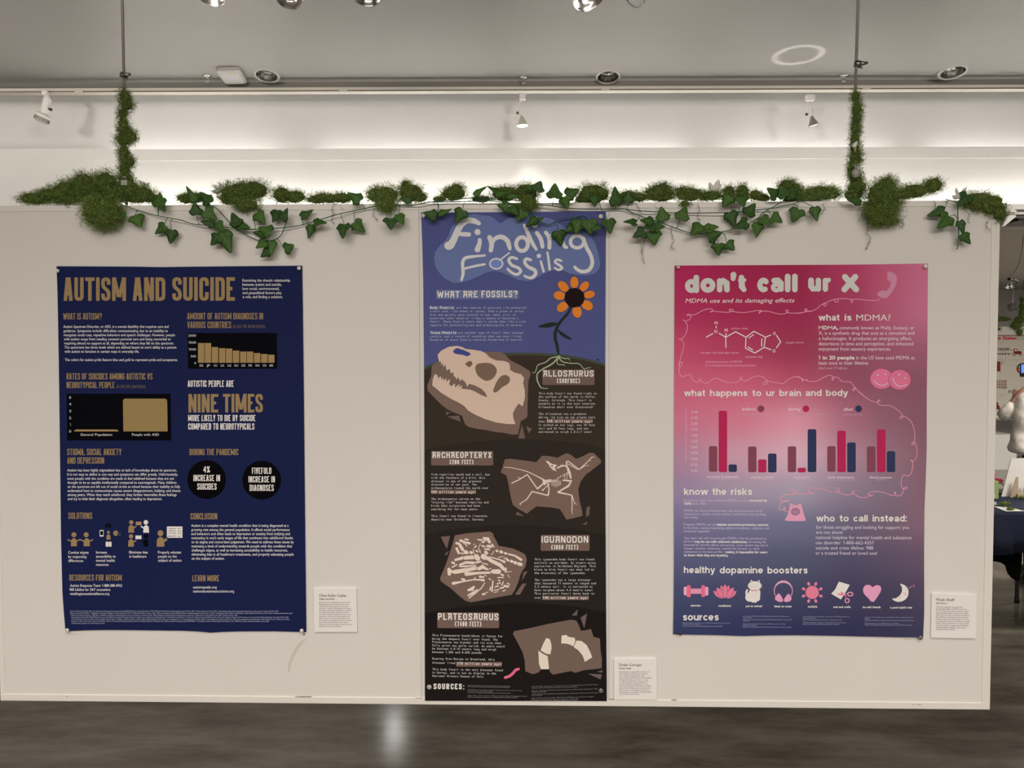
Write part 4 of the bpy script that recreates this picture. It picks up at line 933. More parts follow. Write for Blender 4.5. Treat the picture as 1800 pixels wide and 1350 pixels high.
lines(p2, [('With reptilian teeth and a tail, but', 147, 1307, 177), ('with the feathers of a bird, this', 147, 1210, 243), ('dinosaur is one of the greatest', 147, 1140, 310), ('discoveries of our past. The', 147, 1045, 376), ('archaeopteryx roamed the earth over', 147, 1277, 444), ('The Archaeoptryx serves as the', 147, 1113, 659), ('"missing link" between reptiles and', 147, 1280, 728), ('birds that scientists had been', 147, 1113, 794), ('searching for for many years.', 147, 1075, 863), ('This fossil was found in limestone', 147, 1250, 997), ('deposits near Solnhofen, Germany.', 147, 1205, 1066)], 3.9, EC, mono=True, T=c8, bold=0.012, y=PY2 - LB - 0.0006)
lines(p2, [('This iguanodon body fossil was found', 1088, 1660, 354), ('entirely on accident, by miners using', 1086, 1675, 387), ('explosives in Maidstone England. This', 1086, 1675, 419), ('blown to bits fossil was what led to', 1086, 1660, 452), ('the discovery of the iguanodon.', 1088, 1580, 485), ('The iguanodon was a large dinosaur', 1090, 1628, 551), ('that measured 11 meters in length and', 1088, 1677, 584), ('3.5 meters tall, it is estimated to', 1088, 1645, 616), ('have weighed about 4.5 metric tons!', 1088, 1643, 649), ('This particular fossil dates back to', 1088, 1662, 682), ('over', 1088, 1150, 722)], 3.9, EC, mono=True, T=c6, bold=0.012, y=PY2 - LB - 0.0006)
lines(p2, [('This Plateosaurus knucklebone is famous for', 107, 783, 263), ('being the deepest fossil ever found. The', 107, 735, 296), ('Plateosaurus was bipedal and its size when', 108, 768, 328), ('fully grown was quite varied. An adult could', 108, 800, 360), ('be between 4.8-10 meters long and weigh', 108, 720, 391), ('between 1,300 and 8,800 pounds.', 108, 590, 424), ('Roaming from Europe to Greenland, this', 109, 705, 487), ('dinosaur lived', 109, 327, 526), ('This body fossil is the only dinosaur found', 110, 785, 589), ('in Norway, and is now on display in the', 110, 720, 621), ('National History Museum of Oslo.', 110, 605, 653)], 3.9, EC, slope=0.016, mono=True, T=c7, bold=0.012, y=PY2 - LB - 0.0006)
HQ = {c4: (625, 1000, 1470, 1077), c8: (138, 462, 1030, 543), c6: (1162, 695, 1607, 735), c7: (337, 510, 775, 556)}
for T, tx, x0, x1, yb, sl in ((c4, '145 million years ago!', 637, 1465, 1064, 0), (c8, '150 million years ago!', 147, 1025, 527, 0), (c6, '140 million years ago!', 1168, 1603, 724, 0), (c7, '210 million years ago!', 345, 772, 535, .014)):
    a = T(x0, yb); q = HQ[T]
    t = Part('highlight_strip', PY2 - LB); t.rect(*T(q[0], q[1]), *T(q[2], q[3]), PLT, r=1.2); o = t.build(p2)
    t = Part('age_lettering', PY2 - LB - 0.0006); t.text(tx, a[0], T(x1, 0)[0], a[1], 4.7, (222, 206, 196), bold=0.022, mono=True, slope=sl); t.build(o)
t = Part('fine_print', PY2 - LB - 0.0006)
for tx, x0, x1, yb, sl in (('"Fossils from the Solnhofen Limestone." University of California Museum of Paleontology,', 447, 857, 740, .02), ('www.ucmp.berkeley.edu/mesozoic/jurassic/solnhofen.html', 447, 847, 752, .018), ('"NHM: Plateosaurus-knucklebone discovered." Natural History Museum of Oslo, The Deep', 447, 968, 782, .016), ('Dinosaur, Snorre field, 25 May 2006.', 447, 690, 796, .014), ('www.nhm.uio.no/english/exhibitions/plateosaurus-knucklebone/index.html', 447, 860, 809, .014), ('Bagley, Mary, and Live Science. "What Is a Fossil? | National Geographic Society."', 447, 1022, 838, .012), ('National Geographic, education.nationalgeographic.org/resource/fossil/', 447, 930, 853, .008),
  ('Osterloff, Emily. "Iguanodon: The Teeth That Led to a Dinosaur Discovery." Natural History', 1062, 1700, 752, -.032), ('Museum, www.nhm.ac.uk/discover/the-discovery-of-iguanodon.html', 1062, 1500, 766, -.028), ('Hays, Jim. "Norway\'s Only Dinosaur Ever Found Was Found Buried 2km Seabed Fossil." BBC', 1062, 1695, 792, -.03), ('Online, 25 May 2023.', 1062, 1205, 806, -.03), ('www.nhm.uio.no/english/research/plateosaurus/dinosaur-of-the-north-sea.html', 1062, 1700, 824, -.022), ('mesozoic/fossil', 1062, 1162, 836, -.02), ('Page, Anthony, and E. J. Smith. "Behaviour and Biology of an Allosaurus Fragilis"', 1062, 1660, 862, -.024), ('Britannica, "Mammal Hall," Museum of Nature, 4 Oct. 2024.', 1062, 1515, 878, -.02), ('naturalhistory.org/vertebrate/allosaurus-fragilis', 1062, 1500, 888, -.012)):
    if x0 == 1062 and yb == 752: t.build(p2); t = Part('fine_print', PY2 - LB - 0.0006)
    a = c7(x0, yb); t.text(tx, a[0], c7(x1, 0)[0], a[1], 2.1, (122, 114, 108), slope=sl)
t.build(p2)

# ================================================================== poster 3: pink to slate
OUT3 = [(1186.1, 466.8), (1260, 466.4), (1340, 466), (1420, 465.6), (1500, 465.2), (1570, 464.2), (1631.3, 463.2), (1630.8, 520), (1630, 618), (1629, 700), (1628.9, 790), (1627, 850), (1624.9, 900), (1624.4, 980), (1624.7, 1075), (1622.7, 1120.7), (1613, 1120.6), (1570, 1119.9), (1533, 1119), (1460, 1117.4), (1400, 1116.4), (1353, 1116.7), (1305.3, 1118), (1260, 1116.3), (1183.3, 1115), (1184.4, 1050), (1185, 980), (1184.8, 900), (1185, 780), (1185.4, 640)]
GX = [1190, 1300, 1400, 1500, 1560, 1625]
GYS = [470, 550, 620, 670, 740, 800, 860, 920, 980, 1040, 1110]
GC = [[(166, 38, 78), (154, 36, 70), (148, 38, 68), (168, 58, 88), (180, 84, 108), (188, 100, 124)],
 [(168, 48, 82), (158, 44, 74), (150, 44, 72), (158, 62, 88), (174, 86, 108), (186, 104, 128)],
 [(186, 72, 98), (172, 62, 90), (152, 56, 78), (142, 72, 90), (150, 82, 98), (150, 86, 106)],
 [(194, 90, 110), (194, 88, 108), (176, 78, 98), (142, 76, 92), (134, 80, 94), (132, 80, 92)],
 [(190, 106, 124), (200, 114, 130), (210, 136, 148), (160, 100, 112), (138, 90, 102), (128, 84, 94)],
 [(168, 120, 138), (192, 142, 152), (204, 160, 168), (166, 124, 134), (144, 106, 116), (130, 90, 100)],
 [(142, 120, 144), (156, 136, 150), (158, 142, 154), (134, 116, 130), (124, 104, 116), (128, 92, 102)],
 [(112, 102, 128), (112, 106, 130), (108, 104, 126), (104, 92, 108), (112, 90, 102), (124, 92, 104)],
 [(86, 84, 110), (84, 82, 106), (82, 80, 100), (80, 72, 92), (88, 74, 92), (98, 76, 92)],
 [(66, 68, 94), (66, 66, 90), (64, 64, 86), (64, 58, 80), (68, 60, 78), (74, 64, 80)],
 [(50, 54, 84), (48, 48, 78), (46, 46, 74), (48, 46, 72), (52, 48, 70), (58, 54, 74)]]
GA = np.array([[alb(c) for c in r] for r in GC])
def smooth_i(v, xs):
    i = int(np.clip(np.searchsorted(xs, v) - 1, 0, len(xs) - 2)); u = np.clip((v - xs[i]) / (xs[i + 1] - xs[i]), 0, 1)
    return i, u * u * (3 - 2 * u) * .5 + u * .5
def pink(x, y):
    i, u = smooth_i(x, GX); j, v = smooth_i(y, GYS)
    return (GA[j, i] * (1 - u) + GA[j, i + 1] * u) * (1 - v) + (GA[j + 1, i] * (1 - u) + GA[j + 1, i + 1] * u) * v
# sheet as a grid between the traced left and right edges
top = np.array(OUT3[:7]); rgt = np.array(OUT3[6:16]); bot = np.array(OUT3[15:25])[::-1]; lft = np.array(OUT3[24:] + OUT3[:1])[::-1]
NX, NY = 32, 46
def along(E, u, ax):
    o = np.argsort(E[:, ax]); return np.interp(u, E[o, ax], E[o, 1 - ax])
mb = MB(); gv, gc = [], []
for j in range(NY + 1):
    v = j / NY
    for i in range(NX + 1):
        u = i / NX
        y0_, y1_ = along(top, top[0, 0] + u * (top[-1, 0] - top[0, 0]), 0), along(bot, bot[0, 0] + u * (bot[-1, 0] - bot[0, 0]), 0)
        y = y0_ + v * (y1_ - y0_)
        xl, xr = along(lft, y, 1), along(rgt, y, 1)
        x = xl + u * (xr - xl)
        gv.append((x, y)); gc.append(pink(x, y))
P = at(gv, SHY)
n1 = NX + 1
F = [(j * n1 + i, (j + 1) * n1 + i, (j + 1) * n1 + i + 1, j * n1 + i + 1) for j in range(NY) for i in range(NX)]
B = P.copy(); B[:, 1] += 0.0005
mb.add(np.concatenate([P, B]), F + [tuple(a + len(P) for a in f[::-1]) for f in F], 0, np.array(gc + gc))
ring = [i for i in range(n1)] + [j * n1 + NX for j in range(1, NY + 1)] + [NY * n1 + i for i in range(NX - 1, -1, -1)] + [j * n1 for j in range(NY - 1, 0, -1)]
for k in range(len(ring)):
    a, b = ring[k], ring[(k + 1) % len(ring)]
    mb.f.append([a, b, b + len(P), a + len(P)]); mb.m.append(0)
GRAD = tone_mat('pink_slate_gradient_print', 0.6, 0.06)
p3 = mb.build('poster', GRAD, None, colattr=True)
tag(p3, 'pink poster fading to slate blue with bubbly white title, rightmost of the three posters', 'poster')
d9, d10, d11, d12, d13, d14, d15, d16 = crop(1175, 455, 6.752), crop(1400, 455, 5.512), crop(1180, 650, 6.4286), crop(1400, 680, 6.75), crop(1180, 840, 7.5), crop(1360, 840, 6.4286), crop(1180, 980, 7.5), crop(1400, 980, 7.5)
CW = (190, 182, 168)
t = Part('title_lettering', PY)
bone(d9, [(330, 222, 66), (330, 372, 70)], [(608, 262, 66), (608, 366, 66)], [(612, 290, 66), (650, 264, 72), (690, 290, 72), (695, 366, 66)], [(772, 190, 72), (768, 235, 58)], [(866, 222, 66), (868, 260, 70), (872, 330, 72), (896, 365, 60)], [(848, 255, 44), (902, 252, 44)], c=CW, lay=0)
for x, y, rx_, ry_, w_ in ((275, 322, 48, 52, 62), (468, 315, 56, 55, 66)):
    a = d9(x, y); t.ring(a[0], a[1], rx_ / d9.s, ry_ / d9.s, w_ / d9.s, CW)
t.build(p3); t = Part('title_lettering', PY)
bone(d9, [(1255, 258, 66), (1300, 258, 72), (1336, 290, 66), (1338, 362, 60)], [(1415, 210, 68), (1415, 365, 66)], [(1500, 210, 68), (1500, 365, 66)], c=CW, lay=0)
for x, y, rx_, ry_, w_, a0, a1 in ((1282, 338, 40, 34, 52, 0, 360),):
    a = d9(x, y); t.ring(a[0], a[1], rx_ / d9.s, ry_ / d9.s, w_ / d9.s, CW, 0, a0, a1)
t.line([(*d9(1128 + 42 * math.cos(math.radians(q)), 310 + 55 * math.sin(math.radians(q))), 64 / d9.s) for q in range(315, 40, -25)], 0, CW)
t.build(p3); t = Part('title_lettering', PY)
bone(d10, [(142, 208, 56), (142, 268, 56)], [(142, 262, 56), (160, 290, 54), (190, 290, 50), (212, 282, 50)], [(212, 208, 52), (212, 292, 52)], [(280, 210, 52), (280, 294, 52)], [(285, 222, 44), (312, 204, 44)], c=CW, lay=0)
t.build(p3); t = Part('title_lettering', PY)
bone(d10, [(470, 175, 58), (578, 296, 58)], [(570, 175, 58), (465, 296, 58)], c=CW, lay=0)
t.build(p3)
t = Part('subtitle_lettering', PY); a = d9(200, 522); t.text('MDMA use and its damaging effects', a[0], d9(1497, 0)[0], a[1], 8.0, (214, 190, 190), shear=0.22, slope=-.004, bold=.006); t.build(p3)
HC = (212, 204, 198)
t = None
for T, tx, x0, x1, yb, cp in ((d10, 'what', 215, 418, 598, 11.2), (d10, 'is', 467, 533, 598, 11.2), (d10, 'MDMA?', 580, 912, 598, 11.2), (d11, 'what', 145, 383, 297, 11.2), (d11, 'happens', 436, 860, 297, 11.2), (d11, 'to', 916, 1018, 297, 11.2), (d11, 'ur', 1072, 1168, 297, 11.2), (d11, 'brain', 1222, 1466, 297, 11.2), (d12, 'and', 108, 298, 108, 11.2), (d12, 'body', 351, 612, 108, 11.2),
   (d13, 'know', 167, 485, 224, 12.0), (d13, 'the', 543, 725, 224, 12.0), (d13, 'risks', 787, 1065, 224, 12.0), (d14, 'who', 482, 690, 493, 11.6), (d14, 'to', 745, 848, 493, 11.6), (d14, 'call', 900, 1062, 493, 11.6), (d14, 'instead:', 1118, 1505, 493, 11.6), (d15, 'healthy', 165, 577, 206, 11.8), (d15, 'dopamine', 638, 1210, 209, 11.8), (d15, 'boosters', 1268, 1797, 211, 11.8), (d15, 'sources', 155, 625, 829, 12.4)):
    if t is None or tx in ('what', 'know', 'who', 'healthy', 'sources'):
        if t: t.build(p3)
        t = Part('heading_lettering', PY)
    a = T(x0, yb)
    if tx == 'MDMA?': t.text(tx, a[0], T(x1, 0)[0], a[1], cp, HC)
    else: t.low(tx, a[0], T(x1, 0)[0], a[1], cp, HC)
t.build(p3)
t = Part('cord_drawing', PY)
CDC = (206, 134, 148)
paths = [d10([(810, 385), (780, 402), (700, 402), (600, 392), (540, 395), (527, 412), (535, 424), (548, 410), (535, 394), (460, 385), (405, 388), (405, 415), (372, 415), (368, 398), (400, 388), (340, 400), (290, 425), (290, 445), (275, 460), (262, 445), (280, 428), (240, 445), (200, 480), (150, 505), (95, 510), (82, 492), (92, 482), (102, 495), (95, 510), (50, 522), (0, 525)]),
 d9([(1688, 618), (1640, 622), (1622, 605), (1634, 592), (1645, 610), (1632, 624), (1580, 642), (1500, 645), (1420, 640), (1392, 615), (1410, 606), (1422, 622), (1405, 642), (1340, 656), (1270, 645), (1190, 625), (1112, 622), (1078, 645), (1078, 630), (1110, 618), (1060, 612), (960, 630), (880, 638), (780, 628), (765, 605), (735, 597), (720, 608), (740, 622), (768, 620), (700, 635), (600, 628), (530, 622), (490, 635)]),
 d9([(490, 635), (526, 610), (512, 597), (460, 595), (400, 615), (330, 655), (270, 668), (225, 672), (225, 660), (262, 660), (268, 690), (240, 725), (195, 738), (168, 720)]), d9([(195, 738), (222, 780), (222, 840), (200, 900), (165, 945), (118, 955)]), d9([(150, 955), (180, 1000), (175, 1070), (145, 1170), (125, 1250), (130, 1290), (155, 1265), (160, 1225), (138, 1230), (124, 1290), (130, 1350)]),
 d11([(88, 0), (95, 50), (125, 78), (165, 65), (210, 55), (235, 100), (275, 138), (318, 122), (328, 95), (330, 120), (375, 150), (420, 142), (460, 110), (510, 97), (570, 120), (650, 143), (720, 143), (775, 120), (785, 80), (797, 112), (840, 125), (890, 100), (960, 72), (1030, 80), (1080, 120), (1080, 155), (1045, 165), (1048, 138), (1090, 128), (1180, 145), (1260, 155), (1310, 120), (1370, 85), (1425, 80), (1484, 105), (1482, 135), (1490, 112), (1543, 118)]),
 d10([(0, 1140), (40, 1150), (60, 1190), (62, 1168), (120, 1185), (190, 1187), (250, 1155), (320, 1128), (355, 1145), (362, 1165), (347, 1176), (350, 1150), (400, 1150), (440, 1185), (520, 1195), (552, 1230), (572, 1258), (545, 1275), (560, 1252), (620, 1300), (680, 1350)]),
 d12([(690, 0), (740, 60), (820, 125), (900, 170), (955, 182), (995, 158), (972, 160), (962, 190), (1010, 220), (1100, 222), (1180, 260), (1240, 310), (1262, 345), (1250, 375), (1225, 370), (1238, 347), (1290, 355), (1350, 400), (1390, 480), (1405, 580), (1402, 650), (1385, 688), (1368, 672), (1392, 652), (1420, 700), (1432, 770), (1415, 850), (1376, 882), (1355, 865), (1376, 888), (1376, 970), (1350, 1040), (1310, 1055), (1272, 1047), (1245, 1100), (1245, 1170), (1270, 1215), (1305, 1208), (1310, 1188), (1277, 1200), (1265, 1250), (1230, 1290), (1190, 1290), (1165, 1262), (1175, 1246), (1165, 1286), (1110, 1280), (1020, 1250), (930, 1242), (870, 1255), (850, 1280), (905, 1290), (860, 1297), (800, 1315), (740, 1305), (690, 1275), (660, 1248), (667, 1234), (684, 1242), (660, 1272), (600, 1282), (540, 1270), (500, 1245), (470, 1220), (490, 1198), (510, 1222), (495, 1250), (400, 1240), (300, 1212), (200, 1200), (150, 1218), (142, 1248), (210, 1258)])]
for p in paths: t.line(p, 1.25, CDC, cap=False)
t.line(d14([(460, 172), (360, 180), (260, 178), (220, 160), (205, 135), (225, 130), (255, 165), (235, 185), (150, 188), (100, 205), (80, 235), (90, 262), (130, 268), (170, 256), (110, 262), (75, 300), (62, 345), (90, 362), (120, 358), (132, 335), (110, 338), (130, 372), (158, 380)]), 1.35, (216, 142, 146), cap=False)
t.build(p3)
t = Part('handset_drawing', PY); t.poly(spline(d10([(885, 120), (935, 135), (968, 165), (973, 220), (945, 290), (900, 355), (870, 380), (830, 378), (782, 348), (800, 318), (840, 305), (870, 310), (905, 270), (912, 225), (880, 195), (885, 120)]), 3)[:-1], (188, 124, 142)); t.build(p3)
t = Part('telephone_drawing', PY); TP = (220, 142, 158)
t.poly(spline(d14([(132, 462), (155, 420), (172, 360), (182, 308), (192, 290), (208, 288), (222, 305), (275, 305), (290, 288), (306, 292), (314, 310), (328, 360), (345, 420), (358, 462), (345, 486), (145, 486), (132, 462)]), 3)[:-1], TP)
a = d14(246, 382); t.disc(a[0], a[1], 50 / d14.s, (92, 84, 112), 1, ry=42 / d14.s)
for k in range(10): t.disc(a[0] + 37 / d14.s * math.cos(k * PI / 5), a[1] + 31 / d14.s * math.sin(k * PI / 5), 7 / d14.s, TP, 2, n=10)
t.disc(a[0], a[1], 22 / d14.s, TP, 2, ry=18 / d14.s); t.disc(a[0], a[1], 10 / d14.s, (92, 84, 112), 3); t.build(p3)
t = Part('molecule_drawing', PY); ML = (218, 196, 196)
for p in ([(447, 930), (530, 885)], [(597, 882), (680, 930), (797, 865), (920, 930), (1015, 860), (1150, 930), (1135, 1050), (1025, 1118), (915, 1060), (920, 930)], [(685, 880), (680, 930), (682, 1055)], [(567, 795), (567, 825)], [(950, 940), (1012, 900)], [(1110, 945), (1105, 1040)], [(942, 1045), (1002, 1080)], [(1150, 930), (1217, 903)], [(1280, 905), (1332, 985), (1280, 1058)], [(1135, 1050), (1222, 1080)]): t.line(d9(p), 1.75, ML, smooth=False, cap=False)
for ch, x, y in (('H', 565, 758), ('N', 563, 860), ('H', 685, 843), ('O', 1257, 884), ('O', 1255, 1092)): a = d9(x, y); t.text(ch, a[0] - 2.5, a[0] + 2.5, a[1] + 2.8, 5.6, ML, bold=.02)
for tx, x0, x1, yb in (('carbon chain', 742, 945, 838), ('nitrogen and hydrogen atoms', 380, 836, 1125), ('benzene ring', 915, 1118, 1174), ('oxygen atoms', 1388, 1605, 1003)): a = d9(x0, yb); t.text(tx, a[0], d9(x1, 0)[0], a[1], 4.2, (206, 150, 166), shear=.2)
for tx, x1, yb in (('chemical structure of MDMA:', 878, 1234), ('3, 4-methylenedioxymethamphetamine', 1042, 1277)): a = d9(440, yb); t.text(tx, a[0], d9(x1, 0)[0], a[1], 4.2, (208, 148, 164))
t.build(p3)
BC = (206, 184, 188); BD = (220, 206, 206)
def runs(T, rows, cap, c, cb, slope=0.0, name='body_text'):
    R_ = [(r[0], T(r[1], 0)[0], T(r[2], 0)[0], T(0, r[3])[1], r[4]) for r in rows]
    for blk in paragraphs(R_):
        t = Part(name, PY)
        for tx, x0, x1, yb, bd in blk: t.text(tx, x0, x1, yb, cap, cb if bd else c, bold=0.03 if bd else 0.003, slope=slope)
        t.build(p3)
runs(d10, [('MDMA,', 215, 405, 684, 1), ('commonly known as Molly, Ecstacy, or', 418, 1143, 684, 0), ('X, is a synthetic drug that acts as a stimulant and', 215, 1142, 735, 0), ('a hallucinogen. It produces an energizing effect,', 215, 1117, 787, 0), ('distortions in time and perception, and enhanced', 215, 1132, 838, 0), ('enjoyment from sensory experiences.', 215, 915, 889, 0), ('1 in 20 people', 215, 563, 974, 1), ('in the US have used MDMA at', 578, 1145, 974, 0), ('least once in their lifetime', 215, 695, 1025, 0)], 6.6, BC, BD)
runs(d10, [("(that's over 17 million)", 213, 490, 1070, 0)], 4.6, (196, 150, 164), BD)
runs(d13, [('Emergency room visits related to MDMA use have', 165, 1022, 309, 0), ('increased by', 1031, 1263, 311, 1), ('120%', 165, 262, 352, 1), ('since 2005.', 274, 468, 353, 0), ('MDMA can cause increased heart rate, blood pressure, body', 165, 1197, 445, 0), ('temperature, nausea, muscle tension, involuntary teeth grinding,', 165, 1253, 489, 0), ('and anxiety.', 165, 360, 533, 0), ('Frequent MDMA use can', 165, 590, 627, 0), ('deplete serotonin-producing neurons', 600, 1280, 629, 1), ('in the brain, causing long-lasting deficits in memory, cognition, and', 165, 1290, 672, 0), ('emotional regulation.', 165, 515, 716, 0), ('One major risk with street-bought MDMA is that the powdered or', 165, 1253, 808, 0), ('pill form', 165, 300, 852, 0), ('may be cut with unknown adulterants,', 310, 1000, 854, 1), ('increasing the', 1014, 1250, 857, 0), ('potential for harmful effects and toxicity. Some dealers may mix in', 165, 1275, 898, 0), ('cheaper synthetic cathinones, opioids like fentanyl, or other', 165, 1168, 943, 0), ('substances to increase profits -', 165, 700, 987, 0), ('making it impossible for users', 713, 1265, 991, 1), ('to know what they are ingesting.', 165, 752, 1032, 1)], 4.3, (180, 164, 178), (208, 198, 206), .005)
runs(d14, [('for those struggling and looking for support: you', 480, 1530, 575, 0), ('are not alone!', 478, 782, 632, 0), ('national helpline for mental health and substance', 477, 1557, 691, 0), ('use disorder: 1-800-662-4357', 475, 1135, 750, 0), ('suicide and crisis lifeline: 988', 475, 1125, 809, 0), ('or a trusted friend or loved one!', 473, 1170, 867, 0)], 6.3, (192, 178, 186), BD, .003)
runs(d15, [('exercise', 255, 387, 644, 1), ('meditation', 623, 788, 648, 1), ('pet an animal', 983, 1195, 652, 1), ('listen to music', 1360, 1588, 656, 1)], 3.7, BC, (206, 198, 206), name='icon_caption')
runs(d16, [('sunlight', 150, 276, 659, 1), ('arts and crafts', 487, 715, 664, 1), ('be with friends', 875, 1110, 667, 1), ("a good night's rest", 1235, 1525, 671, 1)], 3.7, BC, (206, 198, 206), name='icon_caption')
FC = (140, 134, 156)
runs(d15, [('National Institute on Drug Abuse. (n.d.). MDMA (Ecstasy/Molly). U.S. Department', 150, 775, 870, 0), ('of Health and Human Services.', 150, 387, 888, 0), ('https://nida.nih.gov/publications/drugfacts/mdma-ecstasymolly', 150, 672, 911, 0), ('Neurochemistry of MDMA: Crisis. (2025) Dopamine and Serotonin with 3,4-Dioxy in use.', 945, 1555, 782, 0), ('Journal of Medicine.', 945, 1065, 803, 0), ('https://www.ncbi.nlm.nih.gov/articles/pmc/dopamineandserotoninresearch', 945, 1590, 825, 0), ('neuro.html', 945, 1028, 842, 0), ('European Drug Association (n.d.). Ecstasy or MDMA drug review. U.S. Policy', 945, 1505, 882, 0), ('Department of Research.', 945, 1130, 903, 0), ('https://www.drugs.org/mdma/review/drug-and-alcohol-research-policy/', 945, 1585, 922, 0)], 2.3, FC, FC, .004, 'fine_print')
runs(d16, [('U.S. Drug Enforcement Administration. (n.d.). Ecstasy or MDMA (also known as', 85, 695, 787, 0), ('Molly). U.S. Government.', 85, 258, 808, 0), ('https://www.dea.gov/factsheets/ecstasy-or-mdma-also-known', 85, 600, 829, 0), ('SAMHSA (2025) National Helpline for Mental Health, Drug, Alcohol Issues.', 85, 655, 865, 0), ('https://www.samhsa.gov/find-help/helplines/national', 85, 562, 887, 0), ('Volkow, N. D. (n.d.). Neuroscience of dopamine boosters. Healthy approaches in', 900, 1545, 795, 0), ('lifestyle.', 900, 972, 815, 0), ('https://www.health.harvard.edu/mind-and-mood/dopamine-the-pathway-to-pleasure', 900, 1547, 836, 0), ('DrugTherapy.org (n.d.). MDMA therapy and effects.', 900, 1355, 875, 0), ('https://www.drugtherapy.org/therapies/mdma-and-the-brain-research', 900, 1522, 896, 0)], 2.3, FC, FC, .003, 'fine_print')
for T, x0, x1, yb, tx in ((d11, 805, 1115, 511, 'baseline levels, no influence'), (d11, 1325, 1543, 511, 'during effects of'), (d12, 0, 350, 333, 'active substance influence'), (d12, 560, 785, 334, 'following days after'), (d11, 435, 730, 1241, 'the chemicals involved in your mood'), (d11, 903, 1155, 1244, 'the ability to control oneself'), (d12, 350, 718, 1108, 'hyperthermia and dangerously high body heat'), (d12, 948, 1056, 1108, 'hypertension')):
    t = Part('chart_note', PY); a = T(x0, yb); t.text(tx, a[0], T(x1, 0)[0], a[1], 2.2, (196, 158, 172)); t.build(p3)
t = Part('chart_note', PY); a = d11(1352, 1247); t.text('mental health and mood', a[0], d12(190, 0)[0], a[1], 2.2, (186, 158, 172))
t.build(p3)
# bar chart
t = Part('chart_lettering', PY); CL = (212, 180, 190)
for k in range(11): a = d11(223, 488 + 66.4 * k); t.text('%.2f' % (2.5 - .25 * k), a[0], d11(296, 0)[0], a[1], 4.2, CL)
V, F = text_polys('relative level (1.0 = average baseline)', 0, (1035 - 440) / d11.s, 0, 3.6)
a = d11(175, 1035); t.build(p3); t = Part('axis_label', PY); t.raw(np.stack([a[0] + V[:, 1], a[1] - V[:, 0]], 1), F, (198, 150, 166)); t.build(p3)
for T, tx, x0, x1, yb, cp in ((d11, 'before', 803, 950, 460, 5.6), (d11, 'during', 1325, 1460, 460, 5.6), (d12, 'after', 560, 672, 282, 5.6), (d11, 'serotonin & dopamine', 405, 760, 1221, 4.4), (d11, 'impulse control', 903, 1152, 1225, 4.4), (d12, 'body temperature', 377, 685, 1086, 4.4), (d12, 'blood pressure', 873, 1130, 1087, 4.4)):
    t = Part('chart_label', PY); a = T(x0, yb); t.text(tx, a[0], T(x1, 0)[0], a[1], cp, (214, 186, 194), bold=.01); t.build(p3)
t = Part('chart_label', PY); t.text('depression', 1394.6, 1423.4, 840.6, 4.4, (206, 176, 186), bold=.01)
t.build(p3)
MAR, CRI, SLT = (122, 64, 76), (168, 38, 74), (48, 51, 76)
for T, x0, y0, x1, y1, c in ((d11, 425, 862, 520, 1152, MAR), (d11, 535, 463, 631, 1157, CRI), (d11, 647, 1070, 741, 1155, SLT), (d11, 868, 867, 963, 1157, MAR), (d11, 981, 1013, 1075, 1160, CRI), (d11, 1093, 946, 1189, 1160, SLT), (d11, 1316, 865, 1411, 1157, MAR), (d11, 1428, 1107, 1521, 1160, CRI), (d12, 133, 502, 236, 1012, SLT), (d12, 365, 703, 465, 1008, MAR), (d12, 484, 520, 586, 1012, CRI), (d12, 602, 660, 704, 1012, SLT), (d12, 836, 706, 937, 1012, MAR), (d12, 956, 505, 1058, 1012, CRI), (d12, 1073, 763, 1172, 1012, SLT)):
    b = Part('chart_bar', PY); b.rect(*T(x0, y0), *T(x1, y1), c, r=3.0); b.build(p3)
for T, x, y, r, c in ((d11, 1013, 441, 38, MAR), (d12, 113, 260, 39, CRI), (d12, 737, 260, 40, SLT)):
    b = Part('legend_dot', PY); a = T(x, y); b.disc(a[0], a[1], r / T.s, c); b.build(p3)
for (x, y, rx_, ry_, c, eyes, mouth, e) in ((825, 1162, 112, 101, (210, 106, 132), ((790, 1125), (862, 1118)), [(752, 1180), (780, 1210), (830, 1226), (886, 1206)], 1), (1000, 1172, 110, 100, (204, 104, 126), ((993, 1122), (1055, 1155)), [(935, 1152), (950, 1200), (1000, 1236), (1066, 1220)], 2)):
    b = Part('smiling_pill_drawing', PY - (e - 1) * 0.0004); a = d10(x, y); b.disc(a[0], a[1], rx_ / d10.s, (150, 70, 96), 0, ry=ry_ / d10.s, n=40); b.disc(a[0], a[1], (rx_ - 4) / d10.s, c, 1, ry=(ry_ - 4) / d10.s, n=40)
    for q in eyes: b.disc(*d10(*q), 17 / d10.s, (166, 80, 104), 2); b.disc(*d10(*q), 13 / d10.s, (226, 150, 166), 3)
    b.line(d10(mouth), 22 / d10.s, (166, 80, 104), 2); b.line(d10(mouth), 16 / d10.s, (224, 146, 162), 3); b.build(p3)
# icons
PK, PD, CRM = (214, 132, 152), (208, 98, 122), (212, 204, 200)
t = Part('dumbbell_drawing', PY)
for q, c, r in (((250, 410, 400, 478), PK, 0), ((163, 383, 215, 500), (222, 150, 166), 3.2), ((440, 385, 489, 503), (222, 150, 166), 3.2), ((203, 362, 257, 525), PD, 3.4), ((396, 363, 447, 523), PD, 3.4)): t.rect(*d15(q[0], q[1]), *d15(q[2], q[3]), c, 0 if c == PK else 1 if c != PD else 2, r)
t.build(p3)
t = Part('lotus_drawing', PY)
def petal(a, b, wd, c, lay, T=d15):
    a, b = np.array(a, float), np.array(b, float); d = b - a; L = np.linalg.norm(d); d /= L; nn = np.array([-d[1], d[0]])
    q = [a + d * L * s_ + nn * wd * k for s_, k in ((0, 0), (.2, .34), (.45, .5), (.75, .34), (1, 0), (.75, -.34), (.45, -.5), (.2, -.34))]
    t.poly(T([tuple(p) for p in q]), c, lay)
